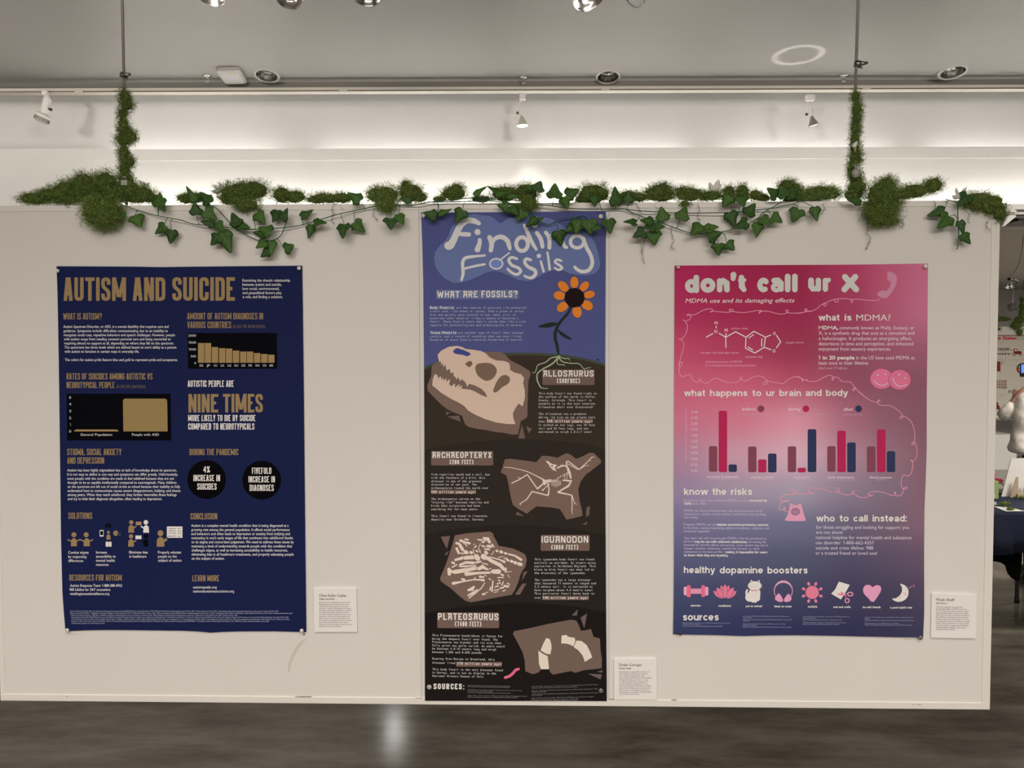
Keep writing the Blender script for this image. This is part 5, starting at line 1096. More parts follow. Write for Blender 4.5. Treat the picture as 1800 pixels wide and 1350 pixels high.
for a, b, w_, lay in (((655, 362), (695, 520), 50, 0), ((760, 362), (722, 520), 50, 0), ((555, 440), (678, 542), 60, 1), ((862, 440), (738, 542), 60, 1), ((598, 395), (694, 536), 70, 3), ((824, 395), (724, 536), 70, 3), ((708, 350), (708, 542), 72, 5)):
    petal(a, b, w_ + 10, (56, 56, 84), lay); petal(a, b, w_, (216, 110, 132), lay + 1)
t.build(p3)
t = Part('cat_drawing', PY)
t.line([(*d15(x, y), w_ / 7.5) for x, y, w_ in ((1000, 430, 26), (990, 460, 26), (1000, 510, 34))], 0, CRM)
t.poly(spline(d15([(1040, 420), (1010, 470), (980, 500), (978, 545), (1010, 578), (1060, 585), (1075, 598), (1092, 588), (1112, 600), (1130, 580), (1165, 560), (1172, 500), (1168, 430), (1100, 410), (1040, 420)]), 3)[:-1], CRM)
a = d15(1100, 372); t.disc(a[0], a[1], 90 / 7.5, CRM, 1, ry=60 / 7.5)
for e in ([(1035, 340), (1050, 293), (1090, 325)], [(1125, 322), (1160, 293), (1172, 345)]): t.poly(d15(e), CRM, 1)
for e in ([(1045, 330), (1053, 306), (1074, 324)], [(1140, 322), (1157, 306), (1163, 332)]): t.poly(d15(e), (196, 130, 140), 2)
t.line(d15([(1032, 415), (1060, 432), (1100, 438), (1140, 430)]), 1.2, (206, 84, 108), 2)
for q in ((1058, 380), (1132, 380)): t.disc(*d15(*q), .7, (150, 120, 116), 2, n=8)
t.line(d15([(1096, 394), (1098, 412)]), .5, (150, 120, 116), 2, smooth=False)
for q in ([(1030, 372), (1005, 360)], [(1030, 384), (1002, 388)], [(1180, 370), (1205, 358)], [(1180, 384), (1208, 388)], [(1178, 396), (1200, 408)]): t.line(d15(q), .4, (150, 146, 156), 2, smooth=False)
t.build(p3)
t = Part('headphones_drawing', PY)
t.line([(*d15(1477 + 120 * math.cos(math.radians(q)), 440 - 122 * math.sin(math.radians(q))), (10 + 22 * max(0, math.sin(math.radians(q))) ** 2) / 7.5) for q in range(-30, 211, 15)], 0, (214, 144, 168))
t.poly(spline(d15([(1415, 470), (1445, 500), (1472, 560), (1465, 580), (1430, 586), (1375, 560), (1370, 520), (1415, 470)]), 3)[:-1], (214, 138, 164), 1); t.poly(spline(d15([(1545, 475), (1510, 510), (1484, 560), (1495, 582), (1540, 585), (1580, 560), (1582, 520), (1545, 475)]), 3)[:-1], (214, 138, 164), 1); t.build(p3)
t = Part('sun_drawing', PY)
for k in range(8):
    q = k * PI / 4 + PI / 8; ux, uy = math.cos(q), math.sin(q)
    a = (208 + ux * 150, 460 + uy * 150); b = (208 + ux * 92, 460 + uy * 92)
    petal(a, b, 40, (220, 118, 132), 0, d16)
t.disc(*d16(208, 460), 87 / 7.5, (216, 112, 130), 1); t.build(p3)
t = Part('craft_drawing', PY); t.poly(d16([(560, 318), (703, 360), (660, 440), (587, 553), (458, 478), (510, 420)]), CRM)
for p in ([(545, 482, 14), (620, 490, 22), (655, 480, 14)], [(585, 458, 12), (630, 485, 18), (650, 520, 14)]): t.line([(*d16(x, y), w_ / 7.5) for x, y, w_ in p], 0, (210, 104, 126), 1)
for x, y, rx_, ry_ in ((708, 482, 34, 24), (668, 568, 26, 28)): a = d16(x, y); t.ring(a[0], a[1], rx_ / 7.5, ry_ / 7.5, 1.9, (218, 142, 158), 2)
t.disc(*d16(626, 485), 1.2, (232, 190, 196), 3, n=10); t.build(p3)
t = Part('heart_drawing', PY); t.poly(spline(d16([(1003, 392), (970, 365), (920, 362), (885, 395), (880, 450), (905, 495), (950, 540), (985, 580), (1020, 580), (1050, 545), (1085, 490), (1112, 445), (1115, 395), (1085, 366), (1045, 368), (1003, 392)]), 3)[:-1], (216, 140, 162)); t.build(p3)
t = Part('moon_drawing', PY); t.poly(spline(d16([(1363, 345), (1420, 362), (1465, 405), (1478, 460), (1460, 525), (1410, 570), (1345, 585), (1290, 570), (1262, 543), (1310, 535), (1360, 500), (1388, 450), (1390, 395), (1363, 345)]), 4)[:-1], CRM)
t.line(d16([(1400, 462), (1425, 470), (1445, 458)]), .7, (214, 130, 140), 1); t.disc(*d16(1438, 490), 2.0, (220, 140, 146), 1, ry=1.0); t.line(d16([(1350, 522), (1365, 528), (1378, 522)]), .6, (160, 150, 140), 1)
for x, y, r in ((1490, 398, 8), (1513, 388, 9), (1545, 376, 13)): t.line(d16([(x - r, y - r * .8), (x + r, y - r), (x - r * .8, y + r), (x + r, y + r * .6)]), .6, (206, 120, 150), smooth=False)
t.build(p3)

# ================================================================== name cards
CARDC = (208, 199, 191)
def card(pts, label, title, sub, body, T, tx0, ttl, st, l0, dl, x1s, slope):
    P = at(pts, -0.004)
    mb = MB(); mb.prism([(p[0], p[2]) for p in P], -0.005, -0.0002)
    o = mb.build('name_card', mat('card_board', alb((216, 207, 199)), 0.6, spec=0.25), bevel=0.0004)
    tag(o, label, 'card', 'artist name cards')
    q = Part('name_lettering', -0.0052); a = T(tx0, ttl[1]); q.text(title, a[0], T(ttl[0], 0)[0], a[1], 4.7, (52, 46, 50), bold=.008, slope=slope); q.build(o)
    q = Part('title_lettering', -0.0052); a = T(tx0, st[1]); q.text(sub, a[0], T(st[0], 0)[0], a[1], 3.1, (64, 58, 60), bold=.02, shear=.15, slope=slope); q.build(o)
    q = Part('body_text', -0.0052)
    for k, (b, x1) in enumerate(zip(body, x1s)):
        a = T(tx0, l0 + dl * k); q.text(b, a[0], T(x1, 0)[0], a[1], 2.5, (104, 96, 98), slope=slope, bold=.008)
    q.build(o)
    return o
e17, e18, e19 = crop(530, 1020, 11.25), crop(1060, 1140, 11.25), crop(1600, 1030, 4.22)
card([(551.5, 1034.3), (626.8, 1034), (628.2, 1110.6), (552.6, 1110.8)], 'small white name card beside the lower right corner of the navy poster', 'Chloe Keiko Copley', 'Autism and Suicide',
 ['Based off survey, published research and my', 'lived experience as an autistic woman who', 'suffered from severe depression during the', 'pandemic, I created this infographic to spread', 'awareness of stigma and challenges around suicide', 'on aspects many autistic people have around', 'the world. I used two autism pride colors, blue', 'and gold, in contrast, with black graphics and', 'gothic sans to try to represent the grimness of', 'the situation. As diagnoses increase, we cannot', 'ignore the alarming suicide rate to better', 'society that are nonneurotypical people, and they', 'should know they are not alone.'], e17, 348, (887, 325), (652, 385), 450, 39.6, (965, 932, 930, 975, 985, 932, 975, 958, 968, 990, 925, 990, 785), 0.0)
card([(1079.1, 1158.2), (1154.4, 1157.8), (1154.8, 1229.6), (1079.4, 1229.4)], 'small white name card standing on the bottom rail beside the tall fossil poster', 'Drake Corrigan', 'Finding Fossils',
 ['Paleontology has always held an interest of', 'mine, dinosaurs of all kinds are beloved', 'here. I wanted to highlight both major', 'paleontological discoveries as well as highlight', 'the depths that they were found at. I chose', 'to make my poster longer and intended to', 'capture that feeling of digging deep. I was', 'inspired by infographics that play across their', 'poster with their design layout, as well as those', 'that have had a more illustrative style. From', 'mountaintops to the depths of beaches, fossils', 'can be found all across Earth.'], e18, 318, (763, 347), (555, 408), 473, 40, (910, 877, 830, 957, 893, 877, 887, 950, 935, 918, 955, 720), 0.0)
card([(1637.4, 1042.6), (1716.5, 1046), (1715.4, 1122.4), (1636.2, 1120.8)], 'small white name card at the right end of the panel beside the pink poster', 'Micah Sheff', "don't call ur x",
 ['This piece examines the physical and', 'psychological effects of MDMA use in the', 'U.S. The design uses vibrant colors to reflect', 'heightened perception, moving from bright', 'pink colors that convey intensity and euphoria', 'then shifting to muted blue to represent the', 'depressive effects that often follow. At its center', 'is a graph showing how vital indicators change', 'before, during, and after use. It also includes', 'resources for those struggling with substances,', 'and also highlights healthier ways to boost', 'dopamine without MDMA.'], e19, 192, (327, 110), (278, 133), 159, 15.1, (388, 420, 432, 430, 440, 425, 443, 440, 435, 432, 415, 335), 0.02)
# push pins
PINW = mat('pin_white', (0.74, 0.72, 0.69), 0.35); PING = mat('pin_grey', (0.22, 0.21, 0.20), 0.3, 0.4); PIND = mat('pin_dark', (0.04, 0.036, 0.04), 0.3); PINP = mat('pin_pinkish_white', (0.50, 0.44, 0.43), 0.35)
for x, y, r, mt, lb in ((101.8, 476.2, 3.3, PINW, 'white round pin in the top left corner of the navy poster'), (526, 471.6, 3.4, PINW, 'white round pin in the top right corner of the navy poster'), (118.8, 1107.4, 3.5, PINW, 'white round pin in the bottom left corner of the navy poster'), (530.6, 1108.2, 3.5, PINW, 'white round pin in the bottom right corner of the navy poster'),
   (744.4, 379.5, 3.8, PINW, 'white round pin half under ivy at top left of the tall fossil poster'), (1056, 380.8, 4.0, PINW, 'white round pin at the top right of the tall fossil poster'), (754.7, 1207.2, 4.3, PINP, 'dull white pin beside the word SOURCES on the tall fossil poster'), (1056.2, 1213.6, 4.2, PING, 'grey round pin at the bottom right of the tall fossil poster'),
   (1192.1, 469.8, 3.4, PINP, 'dull white pin in the top left corner of the pink poster'), (1626.5, 468.2, 3.7, PINW, 'white round pin in the top right corner of the pink poster'), (1195.4, 1113, 3.4, PIND, 'dark round pin in the bottom left corner of the pink poster'), (1617.6, 1120.6, 3.7, PING, 'grey round pin in the bottom right corner of the pink poster')):
    c = at1(x, y, -0.006); R_ = r * 0.00141
    mb = MB(); mb.lathe([(0.0006, 0.012), (0.0006, -0.0005), (R_ * .92, -0.0005), (R_, -0.0014), (R_, -0.0026), (R_ * .8, -0.0036), (R_ * .45, -0.0041), (0.00001, -0.0042)], c, (0, 1, 0), 20)
    tag(mb.build('push_pin', mt, smooth=True, origin=c), lb, 'pin', 'poster pins')
# ================================================================== rods that carry the panel
ROD = mat('painted_rod', (0.34, 0.33, 0.32), 0.45, 0.3)
for side, px, lb in (('left', [(215.0, 0), (218.4, 165)], 'thin grey rod left of centre, hanging the panel from the ceiling, with clamp'), ('right', [(1508.6, 0), (1503.5, 165)], 'thin grey rod near the right end, hanging the panel from the ceiling, with clamp')):
    a, b = at1(*px[0], 0.02), at1(*px[1], 0.02)
    d = (a - b) / (a[2] - b[2]); p_top = b + d * (CEIL - b[2]); p_bot = b + d * (PZ1 + 0.005 - b[2])
    root = empty('hanging_rod', p_bot); tag(root, lb, 'rod', 'panel hanging rods')
    m = MB(); m.tube([p_bot, p_top], 0.0036, 10); m.build('rod', ROD, root, smooth=True)
    c = at1(*((217.2, 133) if side == 'left' else (1507.6, 113)), 0.02)
    m = MB(); m.lathe([(0.004, -0.006), (0.0085, -0.006), (0.0095, 0), (0.0085, 0.006), (0.004, 0.006)], c, (0.25, 0, 1), 14)
    m.tube([c + np.array([0.002, -0.006, 0]), c + np.array([0.012, -0.007, -0.001]), c + np.array([0.021, -0.006, 0.001])], [0.0055, 0.005, 0.003], 8)
    m.tube([c + np.array([0.006, 0.003, -0.002]), c + np.array([0.010, -0.002, -0.011])], [0.003, 0.002], 8)
    m.build('clamp', mat('clamp_steel', (0.30, 0.29, 0.28), 0.3, 1.0), root, smooth=True)

# ================================================================== moss
_fa, _fb = at1(1690, 736, YD(11.0)), at1(2250, 573, YD(11.0))
FARBOX = (_fa[0], _fb[0], YD(11.0) - 0.012, YD(11.0) + 0.06, _fb[2])
MOSSM = tone_mat('moss_green', 0.85, 0.15)
MOSSC = [(0.115, 0.155, 0.034), (0.150, 0.205, 0.044), (0.090, 0.125, 0.027), (0.205, 0.255, 0.064), (0.062, 0.088, 0.020), (0.165, 0.205, 0.050)]
def moss(name, blobs, label, cat='moss', group='moss clumps along the panel top', y=0.02, seed=0, mpp=0.00141, dens=15.0, ln=(0.005, 0.014), wd=0.00062, tend=(), parent=None, bright=1.0, depth=None, tname='hanging_tendril'):
    rg = np.random.RandomState(seed)
    mb = MB()
    pos, nor, ctr = [], [], []
    for b in blobs:
        cx, cy, rx_, ry_ = b[:4]; yy = b[4] if len(b) > 4 else y
        c = at1(cx, cy, yy); rx_, ry_ = rx_ * 1.08, ry_ * 1.06; R_ = np.array([rx_ * mpp, (depth or min(rx_, ry_) * 0.85) * (mpp if not depth else 1), ry_ * mpp])
        if not depth: R_[1] = min(R_[1], 0.045 * mpp / 0.00141)
        mb.ellipsoid(c, R_ * 0.74, 16, 10, 0, 0.13, random.Random(seed + 7))
        ar = 4 * PI * ((((R_[0] * R_[1]) ** 1.6 + (R_[0] * R_[2]) ** 1.6 + (R_[1] * R_[2]) ** 1.6) / 3) ** (1 / 1.6)) * 1e4 * (0.00141 / mpp) ** 2
        n = int(ar * dens)
        u = rg.normal(size=(n, 3)); u /= np.linalg.norm(u, axis=1)[:, None]
        u[:, 1] -= 0.25; u /= np.linalg.norm(u, axis=1)[:, None]
        lump = 1 + 0.20 * np.sin(u[:, 0] * 7 + seed) * np.sin(u[:, 2] * 6 + seed * 2) + 0.13 * np.sin(u[:, 0] * 15 + u[:, 2] * 12 + seed) + 0.09 * np.sin(u[:, 2] * 23 - u[:, 0] * 11)
        pos.append(c + u * R_ * (rg.uniform(0.66, 1.04, n) * lump)[:, None]); nor.append(u)
    mb.c = [np.tile(np.array((0.10, 0.145, 0.034)), (len(v), 1)) for v in mb.v]
    P, N = np.concatenate(pos), np.concatenate(nor)
    for gen in range(2):
        n = len(P)
        L = rg.uniform(ln[0], ln[1], n) * (1.0 if gen == 0 else 0.6)
        d = N + rg.normal(size=(n, 3)) * 0.75; d /= np.linalg.norm(d, axis=1)[:, None]
        d[:, 2] -= 0.12
        side = np.cross(d, rg.normal(size=(n, 3))); side /= np.linalg.norm(side, axis=1)[:, None] + 1e-9
        curl = rg.normal(size=(n, 3)) * 1.1
        pts, q = [P], P
        dd = d
        for k in range(3):
            dd = dd + curl * 1.0 + rg.normal(size=(n, 3)) * 0.5; dd = dd / np.linalg.norm(dd, axis=1)[:, None]
            q = q + dd * (L / 3)[:, None]; pts.append(q)
        V = np.empty((n, 8, 3))
        for k, wk in enumerate((1.0, 1.0, 0.95, 0.6)):
            o = side * (wd * wk / 2 * (1 if gen == 0 else 0.85))
            V[:, 2 * k] = pts[k] - o; V[:, 2 * k + 1] = pts[k] + o
        idx = rg.randint(0, len(MOSSC), n)
        C = np.array(MOSSC)[idx] * bright * np.array((1.62, 1.78, 2.1)) * rg.choice((0.4, 0.65, 0.85, 1.05, 1.3), n)[:, None]
        C = np.repeat(C[:, None, :], 8, 1); C[:, 6:] *= 1.15
        base = np.arange(n) * 8 + mb.n
        mb.v.append(V.reshape(-1, 3)); mb.c.append(C.reshape(-1, 3)); mb.n += n * 8
        for k in range(3):
            f = np.stack([base + 2 * k, base + 2 * k + 1, base + 2 * k + 3, base + 2 * k + 2], 1)
            mb.f += f.tolist(); mb.m += [0] * n
        sel = rg.rand(n) < 0.8
        P, N = pts[2][sel], dd[sel]
    # nothing of the moss inside the panel it rests on: push it up onto the top or out of the front
    VV = np.concatenate(mb.v)
    for (bx0, bx1, by0, by1, bz) in ((PX0, PX1, -0.003, PTH + 0.002, PZ1 + 0.0005), FARBOX):
        ins = (VV[:, 0] > bx0) & (VV[:, 0] < bx1) & (VV[:, 1] > by0) & (VV[:, 1] < by1) & (VV[:, 2] < bz)
        up = ins & ((bz - VV[:, 2]) < (VV[:, 1] - by0))
        VV[up, 2] = bz; VV[ins & ~up, 1] = by0
    mb.v = [VV]
    o = mb.build(name, MOSSM, parent, colattr=True)
    if parent is None: tag(o, label, cat, group)
    for j, tp in enumerate(tend):
        rr = random.Random(seed * 31 + j)
        for path in tp:
            tm = MB()
            q = spline([(p[0], p[1]) for p in path], 5)
            W = at(q, -0.008)
            W = W + np.array([[rr.uniform(-.0014, .0014), rr.uniform(-.003, .002), rr.uniform(-.001, .001)] for _ in W])
            tm.tube(W, [0.00035] * len(W), 4)
            for w_ in W[1:]:
                for _ in range(3):
                    e = w_ + np.array([rr.uniform(-.004, .004), rr.uniform(-.003, .003), rr.uniform(-.003, .002)])
                    tm.tube([w_, (w_ + e) / 2 + np.array([0, 0, rr.uniform(-.001, .001)]), e], [0.0003, 0.0004, 0.0002], 3)
            tm.build(tname, mat('dry_tendril', (0.19, 0.17, 0.10), 0.8), o)
    return o
TOPY = 0.018
moss('moss_clump', [(62, 349, 32, 12), (85, 343, 20, 13)], 'low green moss clump tapering off at the far left of the panel top', y=TOPY, seed=1)
moss('moss_clump', [(122, 338, 34, 22), (150, 330, 26, 28), (118, 350, 30, 10)], 'wide moss mound on the panel top left of the left moss column', y=TOPY, seed=2, tend=([[(112, 355), (116, 361), (121, 364)]],))
moss('moss_clump', [(187, 326, 24, 26), (172, 340, 24, 18), (205, 342, 24, 18)], 'tall moss mound touching the left moss column on its left side', y=TOPY, seed=3)
moss('moss_clump', [(180, 374, 36, 28, -0.022), (186, 384, 24, 18, -0.022), (178, 360, 30, 16, -0.01)], 'round moss ball hanging over the panel front below the left moss column', seed=4, bright=1.08, tend=([[(184, 398), (186, 406), (182, 412)], [(143, 392), (142, 398)], [(205, 390), (216, 394)]],))
moss('moss_clump', [(242, 342, 34, 17), (230, 334, 20, 16), (262, 347, 18, 10)], 'moss mound on the panel top right of the left moss column', y=TOPY, seed=5)
moss('moss_column', [(220, 170, 11, 14, .02), (223, 184, 12, 12, .02), (216, 200, 9.5, 10, .02), (217, 218, 10, 13, .02), (221, 232, 13, 14, .02), (217, 246, 14, 12, .02), (231, 240, 11, 12, .02), (218, 268, 10.5, 14, .02), (225, 284, 13, 13, .02), (219, 299, 11, 12, .02), (222, 318, 15, 18, .02)], 'tall moss column wrapped around the left hanging rod', seed=6, group='moss columns on the hanging rods', ln=(0.006, 0.015))
moss('moss_column', [(1504, 171, 8.5, 12, .02), (1507, 190, 9, 13, .02), (1506, 208, 9.5, 13, .02), (1504, 226, 9.5, 14, .02), (1503, 244, 9, 13, .02), (1503, 262, 9, 12, .02), (1504, 278, 12, 14, .02), (1498, 296, 9.5, 14, .02), (1504, 312, 13, 14, .02)], 'slim moss column wrapped around the right hanging rod', seed=7, group='moss columns on the hanging rods', ln=(0.006, 0.015), bright=1.1)
moss('moss_clump', [(328, 349, 20, 10), (345, 348, 16, 10)], 'small low moss clump behind the pointed ivy leaf above the navy poster', y=TOPY, seed=8)
moss('moss_clump', [(420, 340, 40, 20), (444, 335, 30, 18), (432, 360, 24, 12, -0.01), (412, 352, 30, 12)], 'biggest moss clump on the left half, spilling over the rail above the navy poster', y=TOPY, seed=9, bright=0.95, tend=([[(440, 366), (452, 368), (460, 364)], [(432, 372), (436, 380)], [(392, 366), (388, 374)]],))
moss('moss_clump', [(495, 343, 18, 15), (518, 346, 22, 12)], 'moss clump just right of the biggest left hand moss clump', y=TOPY, seed=10)
moss('moss_clump', [(558, 350, 22, 9), (568, 347, 12, 9)], 'small moss clump on the panel top above the gap between navy and fossil posters', y=TOPY, seed=11)
moss('moss_clump', [(600, 348, 24, 10), (580, 350, 14, 8)], 'low moss clump with dry tendrils, left of the ivy leaf pair', y=TOPY, seed=12, tend=([[(588, 358), (584, 366), (586, 376), (583, 386), (588, 394)], [(597, 360), (602, 366)]],))
moss('moss_clump', [(678, 345, 27, 19, .0), (680, 360, 17, 13, -.012), (660, 342, 18, 14)], 'bright moss clump hanging over the rail left of the fossil poster', y=TOPY, seed=13, bright=1.2, tend=([[(657, 368), (656, 378), (664, 388)], [(676, 372), (681, 380)]],))
moss('moss_clump', [(722, 340, 24, 18), (713, 328, 10, 12), (738, 347, 14, 10)], 'peaked moss clump directly left above the fossil poster corner', y=TOPY, seed=14)
moss('moss_clump', [(797, 341, 24, 14), (803, 332, 12, 9), (772, 350, 14, 6)], 'moss clump above the top left part of the fossil poster', y=TOPY, seed=15)
moss('moss_clump', [(888, 341, 26, 15), (925, 340, 24, 18), (930, 358, 17, 13, -.012), (846, 350, 20, 7)], 'moss clump under many ivy leaves above the middle of the fossil poster', y=TOPY, seed=16, tend=([[(945, 362), (948, 368)], [(936, 370), (938, 386), (930, 396)]],))
moss('moss_clump', [(1043, 341, 32, 18), (1030, 350, 22, 10)], 'moss clump above the top right corner of the fossil poster', y=TOPY, seed=17, bright=1.1)
moss('moss_clump', [(1104, 345, 24, 10), (1122, 347, 18, 9)], 'low moss clump right of the fossil poster behind two ivy leaves', y=TOPY, seed=18, tend=([[(1118, 356), (1122, 366), (1127, 372)]],))
moss('moss_clump', [(1160, 341, 32, 16), (1166, 333, 16, 12)], 'rounded moss clump left of the two ivy leaves on the upper right vine', y=TOPY, seed=19, tend=([[(1150, 360), (1156, 366)], [(1118, 418), (1126, 428), (1128, 440), (1130, 452), (1132, 464)], [(1134, 418), (1132, 430), (1128, 444)]],))
moss('moss_clump', [(1212, 342, 30, 13), (1200, 336, 16, 8), (1204, 358, 9, 6, -.004)], 'moss clump behind the two pointed leaves of the upper right vine', y=TOPY, seed=20, tend=([[(1225, 358), (1230, 368), (1226, 378), (1230, 388)], [(1182, 394), (1180, 408), (1184, 420), (1180, 434), (1185, 437)]],))
moss('moss_clump', [(1252, 344, 20, 9), (1240, 346, 12, 8)], 'small moss clump under the white lily above the pink poster', y=TOPY, seed=21)
moss('moss_clump', [(1282, 338, 11, 13), (1281, 348, 14, 8)], 'narrow moss tuft right of the white lily', y=TOPY, seed=22)
moss('moss_clump', [(1305, 337, 12, 14), (1304, 348, 16, 8)], 'second narrow moss tuft right of the white lily', y=TOPY, seed=23, bright=1.15)
moss('moss_clump', [(1328, 343, 13, 10), (1342, 348, 14, 7)], 'small moss tuft left of the dark ivy leaves above the pink poster', y=TOPY, seed=24)
moss('moss_clump', [(1384, 328, 18, 14), (1398, 334, 12, 14), (1392, 350, 16, 10)], 'moss clump behind the dark ivy leaves above the pink poster', y=TOPY, seed=25)
moss('moss_clump', [(1440, 340, 34, 14), (1425, 346, 26, 14), (1460, 340, 18, 12)], 'long bright moss clump left of the right moss column', y=TOPY, seed=26, bright=1.2, tend=([[(1446, 358), (1449, 368), (1444, 375)], [(1472, 355), (1480, 360)]],))
moss('moss_clump', [(1506, 330, 17, 14), (1500, 342, 18, 12)], 'moss at the foot of the right moss column', y=TOPY, seed=27)
moss('moss_clump', [(1552, 346, 32, 30, -.012), (1548, 372, 30, 22, -.02), (1558, 326, 18, 16, .0), (1540, 386, 16, 12, -.02), (1568, 388, 14, 8, -.02)], 'largest moss clump, hanging down the panel front right of the right moss column', seed=28, bright=1.0, tend=([[(1526, 398), (1524, 410), (1530, 420), (1526, 430), (1523, 437)], [(1584, 384), (1588, 392), (1587, 400)], [(1515, 375), (1510, 386)]],))
moss('moss_clump', [(1608, 336, 26, 13), (1640, 326, 17, 14), (1590, 342, 16, 10)], 'feathery moss clump on the panel top right of the largest hanging moss', y=TOPY, seed=29, tend=([[(1642, 352), (1645, 360), (1643, 368)]],))
moss('moss_clump', [(1718, 354, 30, 17, -.004), (1742, 360, 24, 18, -.004), (1756, 374, 13, 15, -.002)], 'dense moss clump draped over the right end of the panel', seed=30, dens=11, bright=0.95, tend=([[(1692, 366), (1702, 378), (1703, 392)], [(1736, 388), (1734, 398), (1740, 406)]],))

# ================================================================== ivy
def leaf_mat():
    m = bpy.data.materials.new('ivy_leaf'); m.use_nodes = True
    nt = m.node_tree; b = nt.nodes['Principled BSDF']
    def math_(op, a, c=None):
        n = nt.nodes.new('ShaderNodeMath'); n.operation = op
        for i, v in enumerate((a, c)):
            if v is None: continue
            if isinstance(v, (int, float)): n.inputs[i].default_value = v
            else: nt.links.new(v, n.inputs[i])
        return n.outputs[0]
    tc = nt.nodes.new('ShaderNodeTexCoord'); sx = nt.nodes.new('ShaderNodeSeparateXYZ'); nt.links.new(tc.outputs['Object'], sx.inputs[0])
    ax = math_('ABSOLUTE', sx.outputs[0]); yy = sx.outputs[1]
    v1 = math_('LESS_THAN', ax, 0.013)
    d2 = math_('ABSOLUTE', math_('SUBTRACT', ax, math_('MULTIPLY', math_('SUBTRACT', yy, 0.05), 1.9)))
    v2 = math_('MULTIPLY', math_('LESS_THAN', d2, 0.024), math_('LESS_THAN', ax, 0.4))
    d3 = math_('ABSOLUTE', math_('SUBTRACT', ax, math_('MULTIPLY', math_('SUBTRACT', yy, 0.34), 1.1)))
    v3 = math_('MULTIPLY', math_('LESS_THAN', d3, 0.016), math_('LESS_THAN', ax, 0.26))
    vein = math_('MINIMUM', math_('ADD', math_('ADD', v1, v2), v3), 1.0)
    oi = nt.nodes.new('ShaderNodeObjectInfo')
    n = nt.nodes.new('ShaderNodeTexNoise'); n.inputs['Scale'].default_value = 3.0; nt.links.new(tc.outputs['Object'], n.inputs['Vector'])
    mix0 = nt.nodes.new('ShaderNodeMix'); mix0.data_type = 'RGBA'
    nt.links.new(math_('ADD', math_('MULTIPLY', oi.outputs['Random'], 0.75), math_('MULTIPLY', n.outputs['Fac'], 0.3)), mix0.inputs[0])
    mix0.inputs[6].default_value = (0.017, 0.062, 0.017, 1); mix0.inputs[7].default_value = (0.068, 0.170, 0.028, 1)
    mix1 = nt.nodes.new('ShaderNodeMix'); mix1.data_type = 'RGBA'
    nt.links.new(math_('MULTIPLY', vein, 0.42), mix1.inputs[0])
    nt.links.new(mix0.outputs[2], mix1.inputs[6]); mix1.inputs[7].default_value = (0.20, 0.26, 0.10, 1)
    nt.links.new(mix1.outputs[2], b.inputs['Base Color'])
    b.inputs['Roughness'].default_value = 0.5; b.inputs['Specular IOR Level'].default_value = 0.22
    return m
LEAFM = leaf_mat(); VINEM = mat('vine_green', (0.022, 0.115, 0.045), 0.5)
HALF = [(0, 0.05), (0.10, 0.0), (0.22, -0.05), (0.36, 0.0), (0.45, 0.12), (0.53, 0.30), (0.44, 0.37), (0.35, 0.45), (0.27, 0.58), (0.19, 0.76), (0.08, 0.93), (0, 1.02)]
def leaf_mesh(name, fold, droop, wav):
    rows = 13
    V, F = [], []
    for sgn in (-1, 1):
        b0 = len(V)
        pts = [(0, 0.04)] + [(sgn * p[0], p[1]) for p in HALF[1:-1]] + [(0, 1.0)] + [(0, v) for v in (0.8, 0.6, 0.4, 0.2)]
        # inner ring for a soft bend
        tri = tessellate_polygon([[Vector((p[0], p[1], 0)) for p in pts]])
        for p in pts: V.append((p[0], p[1], fold * abs(p[0]) - droop * (p[1] - 0.3) ** 2 + wav * math.sin(p[1] * 7) * abs(p[0])))
        for t in tri:
            a, b_, c = [Vector(V[b0 + i]) for i in t]
            F.append(tuple(b0 + i for i in (t if ((b_ - a).cross(c - a)).z > 0 else t[::-1])))
    me = bpy.data.meshes.new(name); me.from_pydata(V, [], F)
    bm = bmesh.new(); bm.from_mesh(me); bmesh.ops.remove_doubles(bm, verts=bm.verts, dist=1e-5)
    bmesh.ops.triangulate(bm, faces=bm.faces); bmesh.ops.subdivide_edges(bm, edges=bm.edges, cuts=1, use_grid_fill=True)
    for v in bm.verts: v.co.z = fold * abs(v.co.x) - droop * (v.co.y - 0.3) ** 2 + wav * math.sin(v.co.y * 7) * abs(v.co.x)
    bm.to_mesh(me); bm.free()
    me.polygons.foreach_set('use_smooth', [True] * len(me.polygons)); me.materials.append(LEAFM)
    return me
LEAVES = [leaf_mesh('ivy_leaf_flat', -0.10, 0.06, 0.10), leaf_mesh('ivy_leaf_cupped', 0.22, 0.16, -0.12), leaf_mesh('ivy_leaf_folded', -0.30, 0.12, 0.16)]
g1, g2, g3, g4, g5, g6, g7 = crop(20, 290, 6), crop(310, 300, 6), crop(560, 290, 6), crop(820, 290, 6), crop(1060, 300, 6), crop(1240, 290, 6), crop(1470, 270, 6)
